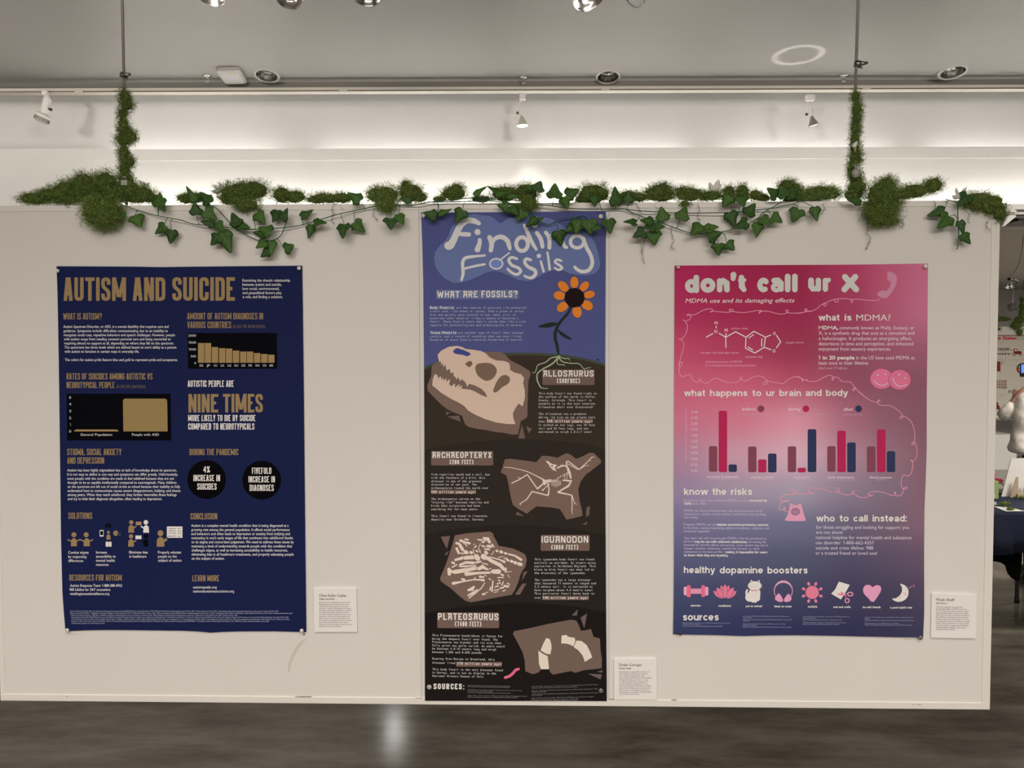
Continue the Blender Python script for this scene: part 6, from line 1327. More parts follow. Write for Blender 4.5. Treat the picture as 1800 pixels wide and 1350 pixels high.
def garland(label, stems, leaves, seed, base_y=-0.014):
    rg = random.Random(seed)
    paths = []
    for st in stems:
        q = []
        for T, ps in st: q += [T(*p) for p in ps]
        sp = spline(q, 6); W = at(sp, base_y); W[:, 1] += np.array([0.004 * math.sin(i * .35 + seed) for i in range(len(W))])
        paths.append(W)
    allp = np.concatenate(paths)
    root = empty('ivy_garland', (allp[:, 0].mean(), base_y, allp[:, 2].min())); tag(root, label, 'ivy', 'artificial ivy garlands')
    for W in paths:
        m = MB(); m.tube(W, 0.00115, 7); m.build('vine_stem', VINEM, root, smooth=True)
    for T, b, t, wpx in leaves:
        yb = base_y - rg.uniform(0.001, 0.016); yt = yb - rg.uniform(-0.004, 0.012)
        B, Tp = at1(*T(*b), yb), at1(*T(*t), yt)
        d = Vector(Tp - B); L = d.length; ydir = d.normalized()
        nrm = Vector((rg.uniform(-.35, .35), -1, rg.uniform(-.1, .45)))
        nrm = (nrm - ydir * nrm.dot(ydir)).normalized(); xdir = ydir.cross(nrm).normalized()
        o = bpy.data.objects.new('leaf', rg.choice(LEAVES)); COL.objects.link(o)
        mt = Matrix(((xdir.x, ydir.x, nrm.x), (xdir.y, ydir.y, nrm.y), (xdir.z, ydir.z, nrm.z)))
        WL[o.name] = B; o.parent = root; o.location = tuple(B - WL[root.name])
        o.rotation_euler = mt.to_euler(); wf = wpx / T.s * 0.00141 * 1.10
        o.scale = (wf, L, L)
        sm = o.modifiers.new('thickness', 'SOLIDIFY'); sm.thickness = 0.012
        k = np.argmin(np.linalg.norm(allp - B, axis=1)); S = allp[k]
        dist = np.linalg.norm(S - B)
        if dist > 0.004:
            mid = (S + B) / 2 + np.array([rg.uniform(-.1, .1) * dist, -0.003, 0.14 * dist])
            E = B + np.array(ydir) * L * 0.05
            pts = [tuple(S), tuple((S + mid) / 2 + np.array([0, 0, .03 * dist])), tuple(mid), tuple((mid + E) / 2), tuple(E)]
            m = MB(); m.tube([tuple(p) for p in spline(pts, 3)], 0.0008, 6); m.build('leaf_stalk', VINEM, root, smooth=True)
    return root
garland('ivy garland sagging across the panel top above the navy poster, left of the fossil poster',
 [[(g1, [(1130, 405), (1270, 455), (1500, 525), (1790, 583)]), (g2, [(100, 540), (200, 565), (350, 582), (560, 600), (760, 618), (1000, 615), (1250, 585), (1500, 520), (1700, 465)]), (g3, [(300, 497), (520, 450), (680, 425), (800, 420), (980, 424), (1100, 410), (1250, 378)])],
  [(g2, [(320, 345), (420, 395), (500, 480), (620, 600), (760, 690), (880, 738), (1000, 740), (1080, 700), (1130, 620), (1178, 515)])]],
 [(g1, (1300, 525), (1362, 655), 155), (g1, (1165, 490), (1095, 612), 125), (g1, (1620, 635), (1510, 728), 120), (g1, (1690, 680), (1672, 833), 128), (g1, (1545, 440), (1563, 283), 150), (g1, (1580, 365), (1612, 497), 125),
  (g2, (200, 330), (100, 160), 90), (g2, (360, 345), (238, 222), 130), (g2, (215, 468), (190, 325), 128), (g2, (300, 420), (430, 518), 140), (g2, (400, 560), (250, 535), 95), (g2, (425, 545), (500, 645), 105), (g2, (445, 685), (360, 790), 135), (g2, (475, 640), (575, 873), 180),
  (g2, (650, 585), (583, 438), 130), (g2, (620, 560), (778, 606), 115), (g2, (840, 440), (935, 565), 135), (g2, (1060, 410), (1010, 545), 145), (g2, (1110, 525), (1172, 390), 105), (g2, (1310, 490), (1445, 408), 95), (g2, (1005, 640), (858, 590), 140), (g2, (940, 665), (800, 648), 110), (g2, (980, 740), (1000, 890), 145), (g2, (935, 740), (833, 815), 120), (g2, (975, 850), (885, 912), 95), (g2, (1135, 830), (1240, 780), 135), (g2, (1425, 570), (1390, 720), 95), (g2, (1445, 555), (1585, 545), 100),
  (g3, (275, 622), (250, 775), 155), (g3, (375, 600), (490, 710), 135), (g3, (760, 560), (762, 682), 150), (g3, (840, 515), (897, 635), 105), (g3, (445, 380), (303, 288), 130), (g3, (970, 382), (845, 350), 70)], 11)
garland('thick tangle of ivy above and over the top edge of the tall fossil poster',
 [[(g3, [(1100, 405), (1300, 372), (1560, 352), (1780, 350)]), (g4, [(100, 350), (300, 365), (460, 415), (600, 470), (700, 530), (760, 585), (850, 630), (930, 605), (975, 570), (1200, 540)])], [(g3, [(1150, 392), (1400, 385), (1700, 380)]), (g4, [(240, 378), (500, 402), (800, 422), (1000, 450), (1200, 460), (1400, 466)])]],
 [(g3, (1245, 540), (1100, 500), 115), (g3, (1260, 518), (1408, 460), 70), (g3, (1525, 470), (1440, 612), 145), (g3, (1640, 320), (1780, 222), 60), (g4, (345, 292), (216, 216), 60), (g4, (300, 312), (435, 285), 70), (g4, (425, 315), (562, 322), 75), (g4, (740, 275), (785, 166), 140), (g4, (705, 250), (603, 224), 50), (g4, (925, 352), (932, 190), 155), (g4, (1050, 325), (1195, 255), 135), (g4, (1030, 330), (1065, 473), 125),
  (g4, (440, 440), (318, 420), 110), (g4, (470, 425), (555, 528), 150), (g4, (600, 480), (533, 590), 140), (g4, (740, 560), (622, 652), 95), (g4, (745, 588), (823, 548), 50), (g4, (970, 690), (1003, 852), 155), (g4, (1130, 640), (1035, 702), 100), (g4, (1190, 575), (1150, 728), 155), (g4, (1290, 575), (1312, 735), 165), (g4, (1330, 640), (1420, 670), 100), (g4, (1490, 570), (1520, 726), 145)], 12, -0.016)
garland('ivy garland draped over the panel top between the fossil poster and the right moss column',
 [[(g5, [(-20, 405), (200, 402), (350, 425), (600, 435), (900, 445), (1300, 445), (1480, 430), (1650, 410), (1800, 398)]), (g6, [(820, 428), (920, 408)])], [(g5, [(250, 412), (420, 485), (600, 550), (750, 600), (950, 660), (1100, 665), (1250, 645), (1400, 605), (1530, 560), (1650, 490)]), (g6, [(600, 510), (700, 450), (835, 370)])]],
 [(g4, (1350, 318), (1355, 442), 110), (g4, (1580, 430), (1565, 222), 135), (g4, (1700, 395), (1710, 262), 140), (g5, (355, 552), (215, 535), 80), (g5, (530, 535), (388, 522), 95), (g5, (440, 640), (313, 702), 130), (g5, (545, 585), (425, 592), 120), (g5, (545, 600), (657, 588), 105), (g5, (530, 638), (545, 792), 155), (g5, (640, 525), (612, 373), 140), (g5, (815, 520), (880, 376), 145), (g5, (1040, 560), (922, 682), 135), (g5, (1080, 615), (1228, 588), 100), (g5, (1110, 705), (1258, 650), 145), (g5, (1220, 765), (1222, 897), 145), (g5, (1305, 755), (1388, 842), 120), (g5, (1345, 260), (1262, 385), 140), (g5, (1450, 270), (1488, 385), 130), (g5, (1335, 430), (1395, 600), 140), (g5, (1525, 540), (1372, 606), 125), (g5, (1515, 470), (1608, 342), 135), (g5, (1640, 548), (1617, 708), 125), (g5, (1665, 490), (1765, 588), 115),
  (g6, (695, 540), (817, 606), 130), (g6, (760, 340), (652, 240), 130), (g6, (840, 340), (785, 215), 125), (g6, (870, 290), (985, 345), 135), (g6, (985, 462), (916, 608), 155), (g6, (1150, 440), (1178, 598), 112), (g6, (1645, 400), (1485, 358), 70)], 13)
garland('short ivy sprig hanging at the right end of the panel beside the draped moss',
 [[(g7, [(1160, 478), (1235, 505), (1275, 555), (1292, 640), (1286, 800), (1268, 1012)])]],
 [(g7, (1390, 430), (1292, 552), 140), (g7, (1148, 600), (958, 655), 115), (g7, (1195, 655), (1070, 792), 165), (g7, (1297, 708), (1345, 860), 85), (g7, (1335, 850), (1420, 958), 105)], 14)

# ================================================================== white flowers tucked in the moss
PETM = mat('white_petal', (0.88, 0.87, 0.85), 0.5); GREENP = mat('pale_green', (0.30, 0.36, 0.18), 0.5)
def lily(label, c, petals, yy=0.03):
    C = at1(*c, yy); root = empty('white_flower', C); tag(root, label, 'flower', 'white flowers in the moss')
    for tip, wpx in petals:
        Tp = at1(*tip, yy - 0.004); d = Tp - C; L = np.linalg.norm(d); u = d / L; s_ = np.cross(u, (0, 1, 0)); s_ /= np.linalg.norm(s_)
        prof = ((0, .12), (.25, .55), (.5, 1), (.75, .8), (.92, .35), (1, .05)); V, F = [], []
        for q, k in prof:
            for e, z in ((-1, 0), (0, -.003), (1, 0)):
                V.append(C + d * q + s_ * e * k * wpx * .5 * .00141 + np.array([0, z + .006 * math.sin(q * 3), 0]))
        n = len(V)
        V2 = V + [v + np.array([0, .0009, 0]) for v in V]
        for i in range(5):
            for e in range(2):
                a = i * 3 + e; F.append((a, a + 1, a + 4, a + 3)); F.append((a + n + 3, a + n + 4, a + n + 1, a + n))
        for i in range(5):
            a = i * 3; F.append((a, a + 3, a + 3 + n, a + n)); F.append((a + 2, a + 2 + n, a + 5 + n, a + 5))
        m = MB(); m.add(V2, F); m.build('petal', PETM, root, smooth=True)
    m = MB(); m.tube([C, C + np.array([0, 0.0, -0.012])], [0.004, 0.002], 8); m.build('calyx', GREENP, root, smooth=True)
lily('white flower with curled petals peeking right of the left moss column', (250, 330), [((244, 315), 4), ((262, 320), 6), ((258, 336), 8), ((252, 318), 5)])
lily('white flower behind the biggest left hand moss clump', (392, 336), [((374, 325), 9), ((401, 316), 5), ((370, 336), 9), ((384, 320), 8)])
lily('white lily standing up from the moss above the pink poster', (1257, 340), [((1247, 320), 10), ((1264, 315), 11), ((1276, 332), 8), ((1241, 337), 8), ((1270, 322), 5)])
lily('single pale flower tip left of the long bright moss clump', (1411, 338), [((1414, 325), 6), ((1408, 330), 5)])
lily('white flower at the right end of the panel behind the ivy sprig', (1690, 348), [((1681, 330), 6), ((1700, 328), 7), ((1674, 344), 8), ((1694, 336), 5)])
lily('white petal stuck on the right moss column', (1503, 259), [((1507, 248), 8), ((1500, 252), 4)], 0.0)
c = at1(219, 321, 0.0)
m = MB(); m.box(c - np.array([.0075, .004, .0075]), c + np.array([.0075, .004, .006])); o = m.build('glass_tile', mat('frosted_glass', (0.42, 0.45, 0.38), 0.25), bevel=0.001)
m = MB(); m.lathe([(0.0001, -.002), (.004, -.0015), (.005, .0005), (.0001, .002)], c + np.array([0.000, 0, .0125]), (0, .3, 1), 12); m.build('cap', mat('frosted_glass', (0, 0, 0)), o, smooth=True)
tag(o, 'small frosted square tile wedged in the foot of the left moss column', 'ornament')
c = at1(1504, 304, -0.006); root = empty('pineapple_ornament', c - np.array([0, 0, .014])); tag(root, 'small frosted pineapple ornament on the foot of the right moss column', 'ornament')
ORN = mat('frosted_ornament', (0.36, 0.37, 0.32), 0.3)
m = MB(); m.lathe([(.0005, -.013), (.006, -.011), (.009, -.004), (.0085, .004), (.005, .009), (.001, .011)], c, (0, 0, 1), 12); m.build('body', ORN, root)
m = MB()
for k in range(6):
    a = k * PI / 3; m.tube([c + np.array([0, 0, .009]), c + np.array([.003 * math.cos(a), .003 * math.sin(a), .016]), c + np.array([.007 * math.cos(a), .006 * math.sin(a), .022])], [.0016, .0013, .0004], 5)
m.build('crown', ORN, root, smooth=True)
# ================================================================== ceiling fittings
def can(px, r, label, lit=False):
    c = ratz(*px, CEIL) + np.array([0, 0, -.010]); AX = (0, .20, 1)
    root = empty('recessed_downlight', c + np.array([0, 0, -0.004])); tag(root, label, 'ceiling light', 'recessed ceiling downlights')
    m = MB(); m.lathe([(r * .90, -0.001), (r * .90, -0.005), (r * 1.0, -0.006), (r * 1.10, -0.003), (r * 1.14, 0.03), (r * .90, 0.0305)], c, AX, 32); m.build('trim_ring', mat('downlight_trim', (0.46, 0.44, 0.42), 0.35), root, smooth=True)
    m = MB(); n = 18
    prof = [(r * .90, 0.0), (r * .90, 0.05), (r * .84, 0.085), (r * .62, 0.105)]
    m.lathe(prof, c, AX, n); m.build('reflector', mat('ribbed_reflector', (0.55, 0.54, 0.52), 0.16, 1.0), root)
    m = MB(); h = .088 if lit else 0.0; m.lathe([(r * .62, 0.105 - h), (r * .5, .092 - h), (r * .3, .085 - h), (0.0005, .083 - h)], c, AX, 20)
    m.build('lamp', mat('lit_lamp', (1, 1, 1), emit=WARM, emit_s=300) if lit else mat('dark_lamp', (0.10, 0.10, 0.095), 0.2), root, smooth=True)
for px, r, lb in (((469, 130), .072, 'round chrome ceiling downlight right of the flat white access point'), ((1069, 132), .072, 'round chrome ceiling downlight above the right edge of the fossil poster'), ((1675, 124), .076, 'round chrome ceiling downlight at the far right')):
    can(px, r, lb)
lamp = ratz(690, -40, CEIL)
fl = at1(688, 457, YD(8.5)); fl[2] = ZC2
root = empty('recessed_downlight', fl + np.array([0, 0, -.012])); tag(root, 'lit round ceiling lamp behind the panel, mirrored as a streak in the floor', 'ceiling light', 'recessed ceiling downlights')
m = MB(); m.lathe([(.08, -.012), (.10, -.010), (.105, .0), (.08, .0)], fl, (0, 0, 1), 28); m.build('trim_ring', mat('downlight_trim', (0.46, 0.44, 0.42), 0.35), root, smooth=True)
m = MB(); m.lathe([(.08, -.008), (.05, -.013), (.0005, -.015)], fl, (0, 0, 1), 24); m.build('lamp', mat('lit_lamp', (1, 1, 1), emit=(1, .97, .92), emit_s=75), root, smooth=True)
spot('behind_panel_fill_light', tuple(lamp - np.array([0, 0, .02])), (lamp[0], lamp[1] + .2, 0), 95, WARM, 120, 1.0, 0.06)  # added fill without a fixture, brightens the floor behind the panel
for px, lb in (((364, 132.5), 'chrome sprinkler head left of the white access point'), ((920.5, 135.5), 'chrome sprinkler head above the middle of the panel'), ((1483, 132), 'chrome sprinkler head left of the right hanging rod')):
    c = ratz(*px, CEIL); root = empty('sprinkler', c - np.array([0, 0, .03])); tag(root, lb, 'sprinkler', 'ceiling sprinklers')
    m = MB(); m.lathe([(.004, 0), (.026, 0), (.025, -.005), (.018, -.010), (.008, -.012)], c, (0, 0, 1), 20); m.build('escutcheon', CHROME, root, smooth=True)
    m = MB(); m.lathe([(.007, -.008), (.007, -.02), (.004, -.022)], c, (0, 0, 1), 12)
    for s_ in (-1, 1): m.tube([c + np.array([s_ * .006, 0, -.018]), c + np.array([s_ * .010, 0, -.028]), c + np.array([s_ * .003, 0, -.038])], .0016, 6)
    m.lathe([(.0005, -.038), (.012, -.038), (.012, -.040), (.0005, -.0405)], c, (0, 0, 1), 14); m.build('sprinkler_head', STEEL, root, smooth=True)
# access point
q = [ratz(x, y, CEIL - 0.038) for x, y in ((379, 128.5), (423, 127.5), (435, 149.5), (396, 150.8))]
cc = sum(q) / 4; u = (q[1] - q[0] + q[2] - q[3]) / 2; v = (q[3] - q[0] + q[2] - q[1]) / 2
root = empty('access_point', cc); tag(root, 'flat white square wireless access point on the ceiling with a blue light', 'access point')
def rounded(k, rr=.18):
    out = []
    for sx, sy, a0 in ((1, 1, 0), (-1, 1, 90), (-1, -1, 180), (1, -1, 270)):
        for j in range(5):
            a = math.radians(a0 + j * 22.5); out.append(cc + u * k * .5 * (sx * (1 - rr) + rr * math.cos(a)) + v * k * .5 * (sy * (1 - rr) + rr * math.sin(a)))
    return out
r0, r1, r2 = rounded(.80), rounded(1.0), rounded(.92)
n = len(r0); V = [p for p in r0] + [p + np.array([0, 0, .012]) for p in r1] + [p + np.array([0, 0, .0385]) for p in r2]
F = [tuple(range(n))] + [(i, (i + 1) % n, n + (i + 1) % n, n + i) for i in range(n)] + [(n + i, n + (i + 1) % n, 2 * n + (i + 1) % n, 2 * n + i) for i in range(n)] + [tuple(range(2 * n, 3 * n))[::-1]]
m = MB(); m.add(V, F); m.build('housing', mat('ap_white', (0.47, 0.455, 0.44), 0.45), root)
m = MB(); m.lathe([(.0001, -.0012), (.005, -.001), (.005, .0005)], cc, (0, 0, 1), 12); m.build('status_light', mat('blue_led', (0.05, 0.15, 0.6), emit=(0.1, 0.32, 1.0), emit_s=1.2), root)
# track and heads
DT = 4.73; YT = YD(DT)
TRM = mat('track_white', (0.62, 0.59, 0.53), 0.5)
root = empty('lighting_track', room([(0, YT, zat(165.5, DT))])[0]); tag(root, 'long white lighting track running along the ceiling edge', 'track')
m = MB(); m.box((-9, YT, zat(165.6, DT)), (9.5, YT + .05, zat(158.3, DT)), 0, True); m.build('rail', TRM, root)
m = MB(); m.box((-9, YT - .0012, zat(165.0, DT)), (9.5, YT, zat(163.4, DT)), 0, True); m.build('conductor_groove', mat('brass_groove', (0.10, 0.078, 0.045), 0.5), root)
for x in (145, 604, 1064, 1527):
    m = MB(); a = at1(x - 7, 164.5, YT - .003); b = at1(x + 7, 164.5, YT - .003); m.box((a[0], YT - .006, zat(166.5, DT)), (b[0], YT - .0013, zat(161.5, DT)), 0, True); m.build('track_joint', TRM, root)
KN = BLACKPL
def P3(x, y, dy=0.0): return room([at1(x, y, YT + dy)])[0] * np.array([1, 0, 1]) + np.array([0, YT + dy, 0]) + np.array([0, ROOM_T * at1(x, y, YT)[0], 0])
def head(label, adapter, arm, sock, bulb, rs, rb, lit, knob, kind):
    root = empty('track_spotlight', P3(*bulb[-1], -.03)); tag(root, label, 'spotlight', 'track spotlights')
    m = MB(); a, b = P3(adapter[0], adapter[1], -.035), P3(adapter[2], adapter[3], -.003); m.box((min(a[0], b[0]), min(a[1], b[1]), min(a[2], b[2])), (max(a[0], b[0]), max(a[1], b[1]), max(a[2], b[2]))); m.build('adapter', WHITEPL, root, bevel=.003)
    m = MB(); m.tube([P3(x, y, -.03) for x, y in arm], .004 if kind else .016, 10); m.build('arm', WHITEPL, root, smooth=True)
    m = MB(); m.tube([P3(x, y, -.03) for x, y in sock], rs, 16); m.build('lamp_holder', WHITEPL, root, bevel=.002)
    A, B = P3(*bulb[0], -.03), P3(*bulb[1], -.03); ax = B - A; L = np.linalg.norm(ax)
    if kind:
        m = MB(); m.lathe([(rs * .4, 0), (rs * .55, L * .1), (rb * .55, L * .45), (rb * .97, L * .95), (rb, L)], A, ax, 24); m.build('bulb_reflector', mat('frosted_bulb', (0.55, 0.56, 0.47), 0.35) if lit else mat('grey_bulb', (0.30, 0.29, 0.29), 0.3, 0.4), root, smooth=True)
        m = MB(); m.lathe([(rb * .96, L * .97), (rb * .6, L * 1.03), (.0005, L * 1.06)], A, ax, 20); m.build('bulb_face', mat('lit_bulb_face', (1, 1, 1), emit=(1, .97, .88), emit_s=4.0) if lit else mat('bulb_glass', (0.5, 0.5, 0.5), 0.1), root, smooth=True)
    else:
        m = MB(); m.lathe([(rs, 0), (rb * .92, L * .12), (rb, L * .3), (rb, L * .5), (rb * .9, L * .52)], A, ax, 28); m.build('collar', WHITEPL, root, smooth=True)
        m = MB(); m.lathe([(rb * .86, L * .5), (rb * .9, L), (rb * .6, L * 1.1), (.0005, L * 1.12)], A, ax, 28); m.build('bulb', mat('pale_bulb', (0.52, 0.50, 0.47), 0.3), root, smooth=True)
        m = MB(); A2 = Vector(A); axv = Vector(ax).normalized(); xx = axv.orthogonal().normalized(); yy = axv.cross(xx)
        for k in range(26):
            a = 2 * PI * k / 26; e = xx * math.cos(a) + yy * math.sin(a); m.tube([tuple(A2 + axv * L * .52 + e * rb * .90), tuple(A2 + axv * L * .92 + e * rb * .92)], .0016, 5)
        m.build('cooling_fins', mat('fin_grey', (0.20, 0.18, 0.15), 0.5), root)
    a = P3(*knob[0], -.03); b = P3(*knob[1], -.03); m = MB(); m.tube([a, (a * 2 + b) / 3, (a * 2 + b) / 3, b], [.003, .003, .0075, .0085], 12); m.build('knob', KN, root, smooth=True)
head('large white track spotlight with black knob at the far left', (80, 163.5, 94.5, 174.5), [(90.5, 172), (91, 178)], [(91, 177), (84.5, 204.5)], [(85, 204), (79.5, 217.5)], .0235, .047, False, ((92, 195), (98, 197)), 0)
head('white track spotlight with lit bulb above the fossil poster', (912.5, 163.5, 923.5, 177), [(918, 176), (911.5, 182), (912, 192)], [(915.5, 190.5), (916.5, 203)], [(916.5, 203), (917.8, 221.5)], .017, .036, True, ((911.5, 199), (907.5, 198.5)), 1)
head('white track spotlight with grey bulb left of the right moss column', (1420.5, 163.5, 1432, 176), [(1427, 175), (1421, 180), (1423, 192)], [(1426, 188), (1429, 202)], [(1429, 202), (1432.8, 218.5)], .017, .033, False, ((1422.5, 198.5), (1418.5, 198.8)), 1)
spot('track_spot_lamp', tuple(P3(918, 225, -.03)), (0.1, YD(4.7), 2.2), 6, (1, .95, .85), 70, .8, .03)
# dome clamp lamps clipped up by the ceiling
CORD = mat('black_cord', (0.02, 0.018, 0.018), 0.5); DOME = mat('spun_aluminium', (0.66, 0.65, 0.63), 0.18, 1.0)
def dome(px, Y, R_, axis, label, cordpts, bulbcol=(0.6, 0.6, 0.58)):
    c = at1(*px, Y); ax = np.array(axis, float); ax /= np.linalg.norm(ax)
    root = empty('clamp_lamp', c); tag(root, label, 'lamp', 'aluminium dome lamps')
    prof = [(R_ * 1.03, 0), (R_ * 1.03, R_ * .03), (R_ * .98, R_ * .06), (R_ * .88, R_ * .30), (R_ * .66, R_ * .55), (R_ * .36, R_ * .72), (R_ * .30, R_ * .80)]
    inn = [(r - R_ * .02, h) for r, h in prof[::-1]]
    m = MB(); m.lathe(prof + inn + [prof[0]], c, ax, 36); m.build('dome_reflector', DOME, root, smooth=True)
    m = MB(); m.lathe([(R_ * .30, R_ * .74), (R_ * .30, R_ * 1.25), (R_ * .18, R_ * 1.4), (.0005, R_ * 1.42)], c, ax, 18); m.build('socket', BLACKPL, root, smooth=True)
    m = MB(); m.lathe([(R_ * .16, R_ * .7), (R_ * .30, R_ * .45), (R_ * .30, R_ * .28), (R_ * .18, R_ * .16), (.0005, R_ * .12)], c, ax, 18); m.build('bulb', mat('bulb_white', bulbcol, 0.25), root, smooth=True)
    s0 = c + ax * R_ * 1.38
    m = MB(); m.tube([tuple(p) for p in spline([tuple(s0)] + [tuple(p) for p in cordpts], 6)], .0028, 8); m.build('cord', CORD, root, smooth=True)
    return c
YC = YD(3.1)
for px, R_, ax, lb, lp in (((369, -9), .060, (.08, .35, 1), 'aluminium dome lamp at the top edge left of the two others', None), ((508, -7), .057, (-.05, .75, 1), 'shiny dome lamp tilted towards the viewer at the top edge', None), ((646, -9), .060, (-.1, .35, 1), 'aluminium dome lamp at the top edge above the seam left of the fossil poster', None), ((1036, -8), .072, (-.42, .5, 1), 'bright tilted dome lamp with looping cord at the top edge right of centre', 1)):
    c = at1(*px, YC); top = np.array([c[0] + .02, YC + .06, CEIL])
    if lp: cp = [at1(1075, -22, YC + .05), at1(1098, -4, YC + .05), at1(1108, 7, YC + .05), at1(1120, 13, YC + .05), at1(1129, 6, YC + .05), at1(1133, -8, YC + .05), np.array([at1(1133, -8, YC)[0], YC + .05, CEIL])]
    else: cp = [c + np.array([.0, .09, .16]), top]
    dome(px, YC, R_, ax, lb, cp)

rc = ratz(1403, 97, CEIL)
l = bpy.data.lights.new('ceiling_ring_spot', 'SPOT'); l.energy = 16; l.color = (1, .96, .9); l.spot_size = math.radians(40); l.spot_blend = 0.1; l.shadow_soft_size = 0.004  # added spot aimed up; its pattern makes the ring of light on the ceiling
l.use_nodes = True; nt = l.node_tree; em = nt.nodes['Emission']
tc = nt.nodes.new('ShaderNodeTexCoord'); sx = nt.nodes.new('ShaderNodeSeparateXYZ'); nt.links.new(tc.outputs['Normal'], sx.inputs[0])
def _m(op, a, b=None, c=None):
    n = nt.nodes.new('ShaderNodeMath'); n.operation = op
    for i, v in enumerate((a, b, c)):
        if v is None: continue
        if isinstance(v, (int, float)): n.inputs[i].default_value = v
        else: nt.links.new(v, n.inputs[i])
    return n.outputs[0]
zz = _m('ABSOLUTE', sx.outputs[2])
rr_ = _m('DIVIDE', _m('SQRT', _m('SUBTRACT', 1.0, _m('MULTIPLY', zz, zz))), zz)
band = _m('MAXIMUM', 0.0, _m('SUBTRACT', 1.0, _m('DIVIDE', _m('ABSOLUTE', _m('SUBTRACT', rr_, 0.21)), 0.045)))
nt.links.new(band, em.inputs['Strength'])
lo = bpy.data.objects.new('ceiling_ring_spot', l); COL.objects.link(lo); lo.location = (rc[0], rc[1], CEIL - .62); lo.rotation_euler = (PI, 0, 0)

# ================================================================== right end: the far gallery
YP = YD(4.45)
root = empty('conduit_pipe', at1(1800, 376, YP)); tag(root, 'horizontal white conduit pipe with bracket just past the right end of the panel', 'pipe')
m = MB(); m.tube([at1(1640, 376, YP), at1(2150, 374, YP)], .0085, 12); m.build('pipe', WALLW, root, smooth=True)
for pl in ([(1761.5, 398.5), (1764.5, 397.5), (1784.5, 380.8), (1783.5, 378.8), (1771, 378.8)], [(1763, 362.5), (1767, 361), (1786, 371.2), (1784, 373.4), (1765, 373.4)]):
    P = at(pl, YP - .02); m = MB(); m.prism([(p[0], p[2]) for p in P], YP - .03, YP - .012); m.build('bracket', RAILP, root)
c = at1(1789, 386, YD(5.2)); root = empty('projector', c); tag(root, 'small black and grey projector fixed under the grey recess beside the panel', 'projector')
yb = BEAMY - .10
a, b = at1(1784, 388.5, yb), at1(1790.5, 383.8, yb); m = MB(); m.box((a[0], yb, a[2]), (b[0], yb + .06, b[2])); m.build('lens_barrel', BLACKPL, root, bevel=.004)
a, b = at1(1790.5, 388.8, yb), at1(1797, 382.6, yb); m = MB(); m.box((a[0], yb, a[2]), (b[0], yb + .22, b[2])); m.build('housing', mat('grey_housing', (0.35, 0.34, 0.33), 0.4), root, bevel=.004)
dome((1778.5, 500), YD(7.0), .056, (.02, .72, 1), 'aluminium dome lamp hanging on its cord in the gap right of the panel', [at1(1783, 478, YD(7.05)), at1(1790, 466, YD(7.05)), at1(1795.5, 445, YD(7.05)), at1(1797.5, 428, YD(7.05)), np.array([at1(1798, 425, YD(7.05))[0], YD(7.05), ZC2])])
# far display panel with its poster and moss
YR = YD(11.0); MP = 11.0 / 1300
a, b = at1(1690, 736, YR), at1(2250, 573, YR)
root = empty('display_panel', ((a[0] + b[0]) / 2, YR, a[2])); tag(root, 'distant white display panel with moss on top, seen past the right end', 'panel')
m = MB(); m.box((a[0], YR, a[2]), (b[0], YR + .05, b[2])); m.build('board', PANELP, root)
m = MB(); m.box((a[0], YR - .006, a[2] - .02), (b[0], YR + .056, a[2] + .012)); m.build('bottom_rail', mat('far_rail', (0.28, 0.26, 0.23), 0.6), root)
for x in (1735, 1798.5):
    p = at1(x, 560, YR + .025); q = at1(x + 1, 500, YR + .025)
    m = MB(); m.tube([p, np.array([q[0], q[1], ZC2])], .006, 8); m.build('hanging_rod', ROD, root, smooth=True)
pz = Part('p', YR - .004)
P = at([(1712, 590), (1905, 590), (1905, 731), (1712, 731)], YR - .004); m = MB(); m.prism([(p[0], p[2]) for p in P], YR - .004, YR - .001)
po = m.build('poster', mat('cream_poster', (0.62, 0.585, 0.52), 0.6)); tag(po, 'cream poster with dark red charts on the distant panel', 'poster')
RED, DK = (140, 44, 44), (58, 52, 46)
YQ = YR - .007
t = Part('top_band', YQ); t.rect(1712, 588.5, 1905, 591, (150, 110, 92)); t.build(po)
t = Part('title_lettering', YQ); t.text('The Apple State', 1716, 1783, 596.8, 6.0, (176, 56, 60), bold=.04); t.disc(1785.4, 594.8, 1.7, (150, 40, 46)); t.line([(1785.4, 593), (1786, 591.8)], .5, (60, 80, 40), smooth=False)
t.build(po)
t = Part('rule_lines', YQ)
for q in ((1788, 593.6, 1900), (1788, 596.4, 1900), (1716, 601.7, 1766), (1716, 630, 1762), (1716, 632.5, 1770), (1773, 632.4, 1900), (1716, 618, 1772), (1716, 694, 1768), (1716, 699, 1755)): t.rect(q[0], q[1], q[2], q[1] + .7, (148, 132, 116))
t.build(po)
t = Part('number_lettering', YQ); t.text('+160,000', 1751.5, 1774.6, 616, 5.0, DK, bold=.02); t.rect(1776, 614.6, 1781, 615.6, (110, 96, 84)); t.text('$1.9', 1772.6, 1782, 690.2, 4.4, DK, bold=.02); t.rect(1783, 688.4, 1790, 689.6, (110, 96, 84)); t.build(po)
t = Part('tractor_drawing', YQ)
t.line([(1716, 621.4), (1780, 621.4)], .7, DK, smooth=False)
for k in range(11): x = 1722 + k * 5.1; t.poly([(x - 1.6, 621.6), (x + 1.6, 621.6), (x, 624.8)], DK if k < 10 else RED)
t.poly([(1782, 620), (1782, 613), (1788.5, 613), (1789, 617), (1795.5, 617.6), (1795.5, 622.4), (1782, 622.4)], (112, 32, 34)); t.poly([(1783.6, 617.4), (1784, 614.2), (1787.4, 614.2), (1787.8, 617.4)], (196, 184, 168), 1)
for x, y, r in ((1783.6, 622.8, 2.7), (1793.6, 623.4, 2.0)): t.disc(x, y, r, (40, 36, 34), 2); t.disc(x, y, r * .55, (176, 164, 148), 3)
t.build(po)
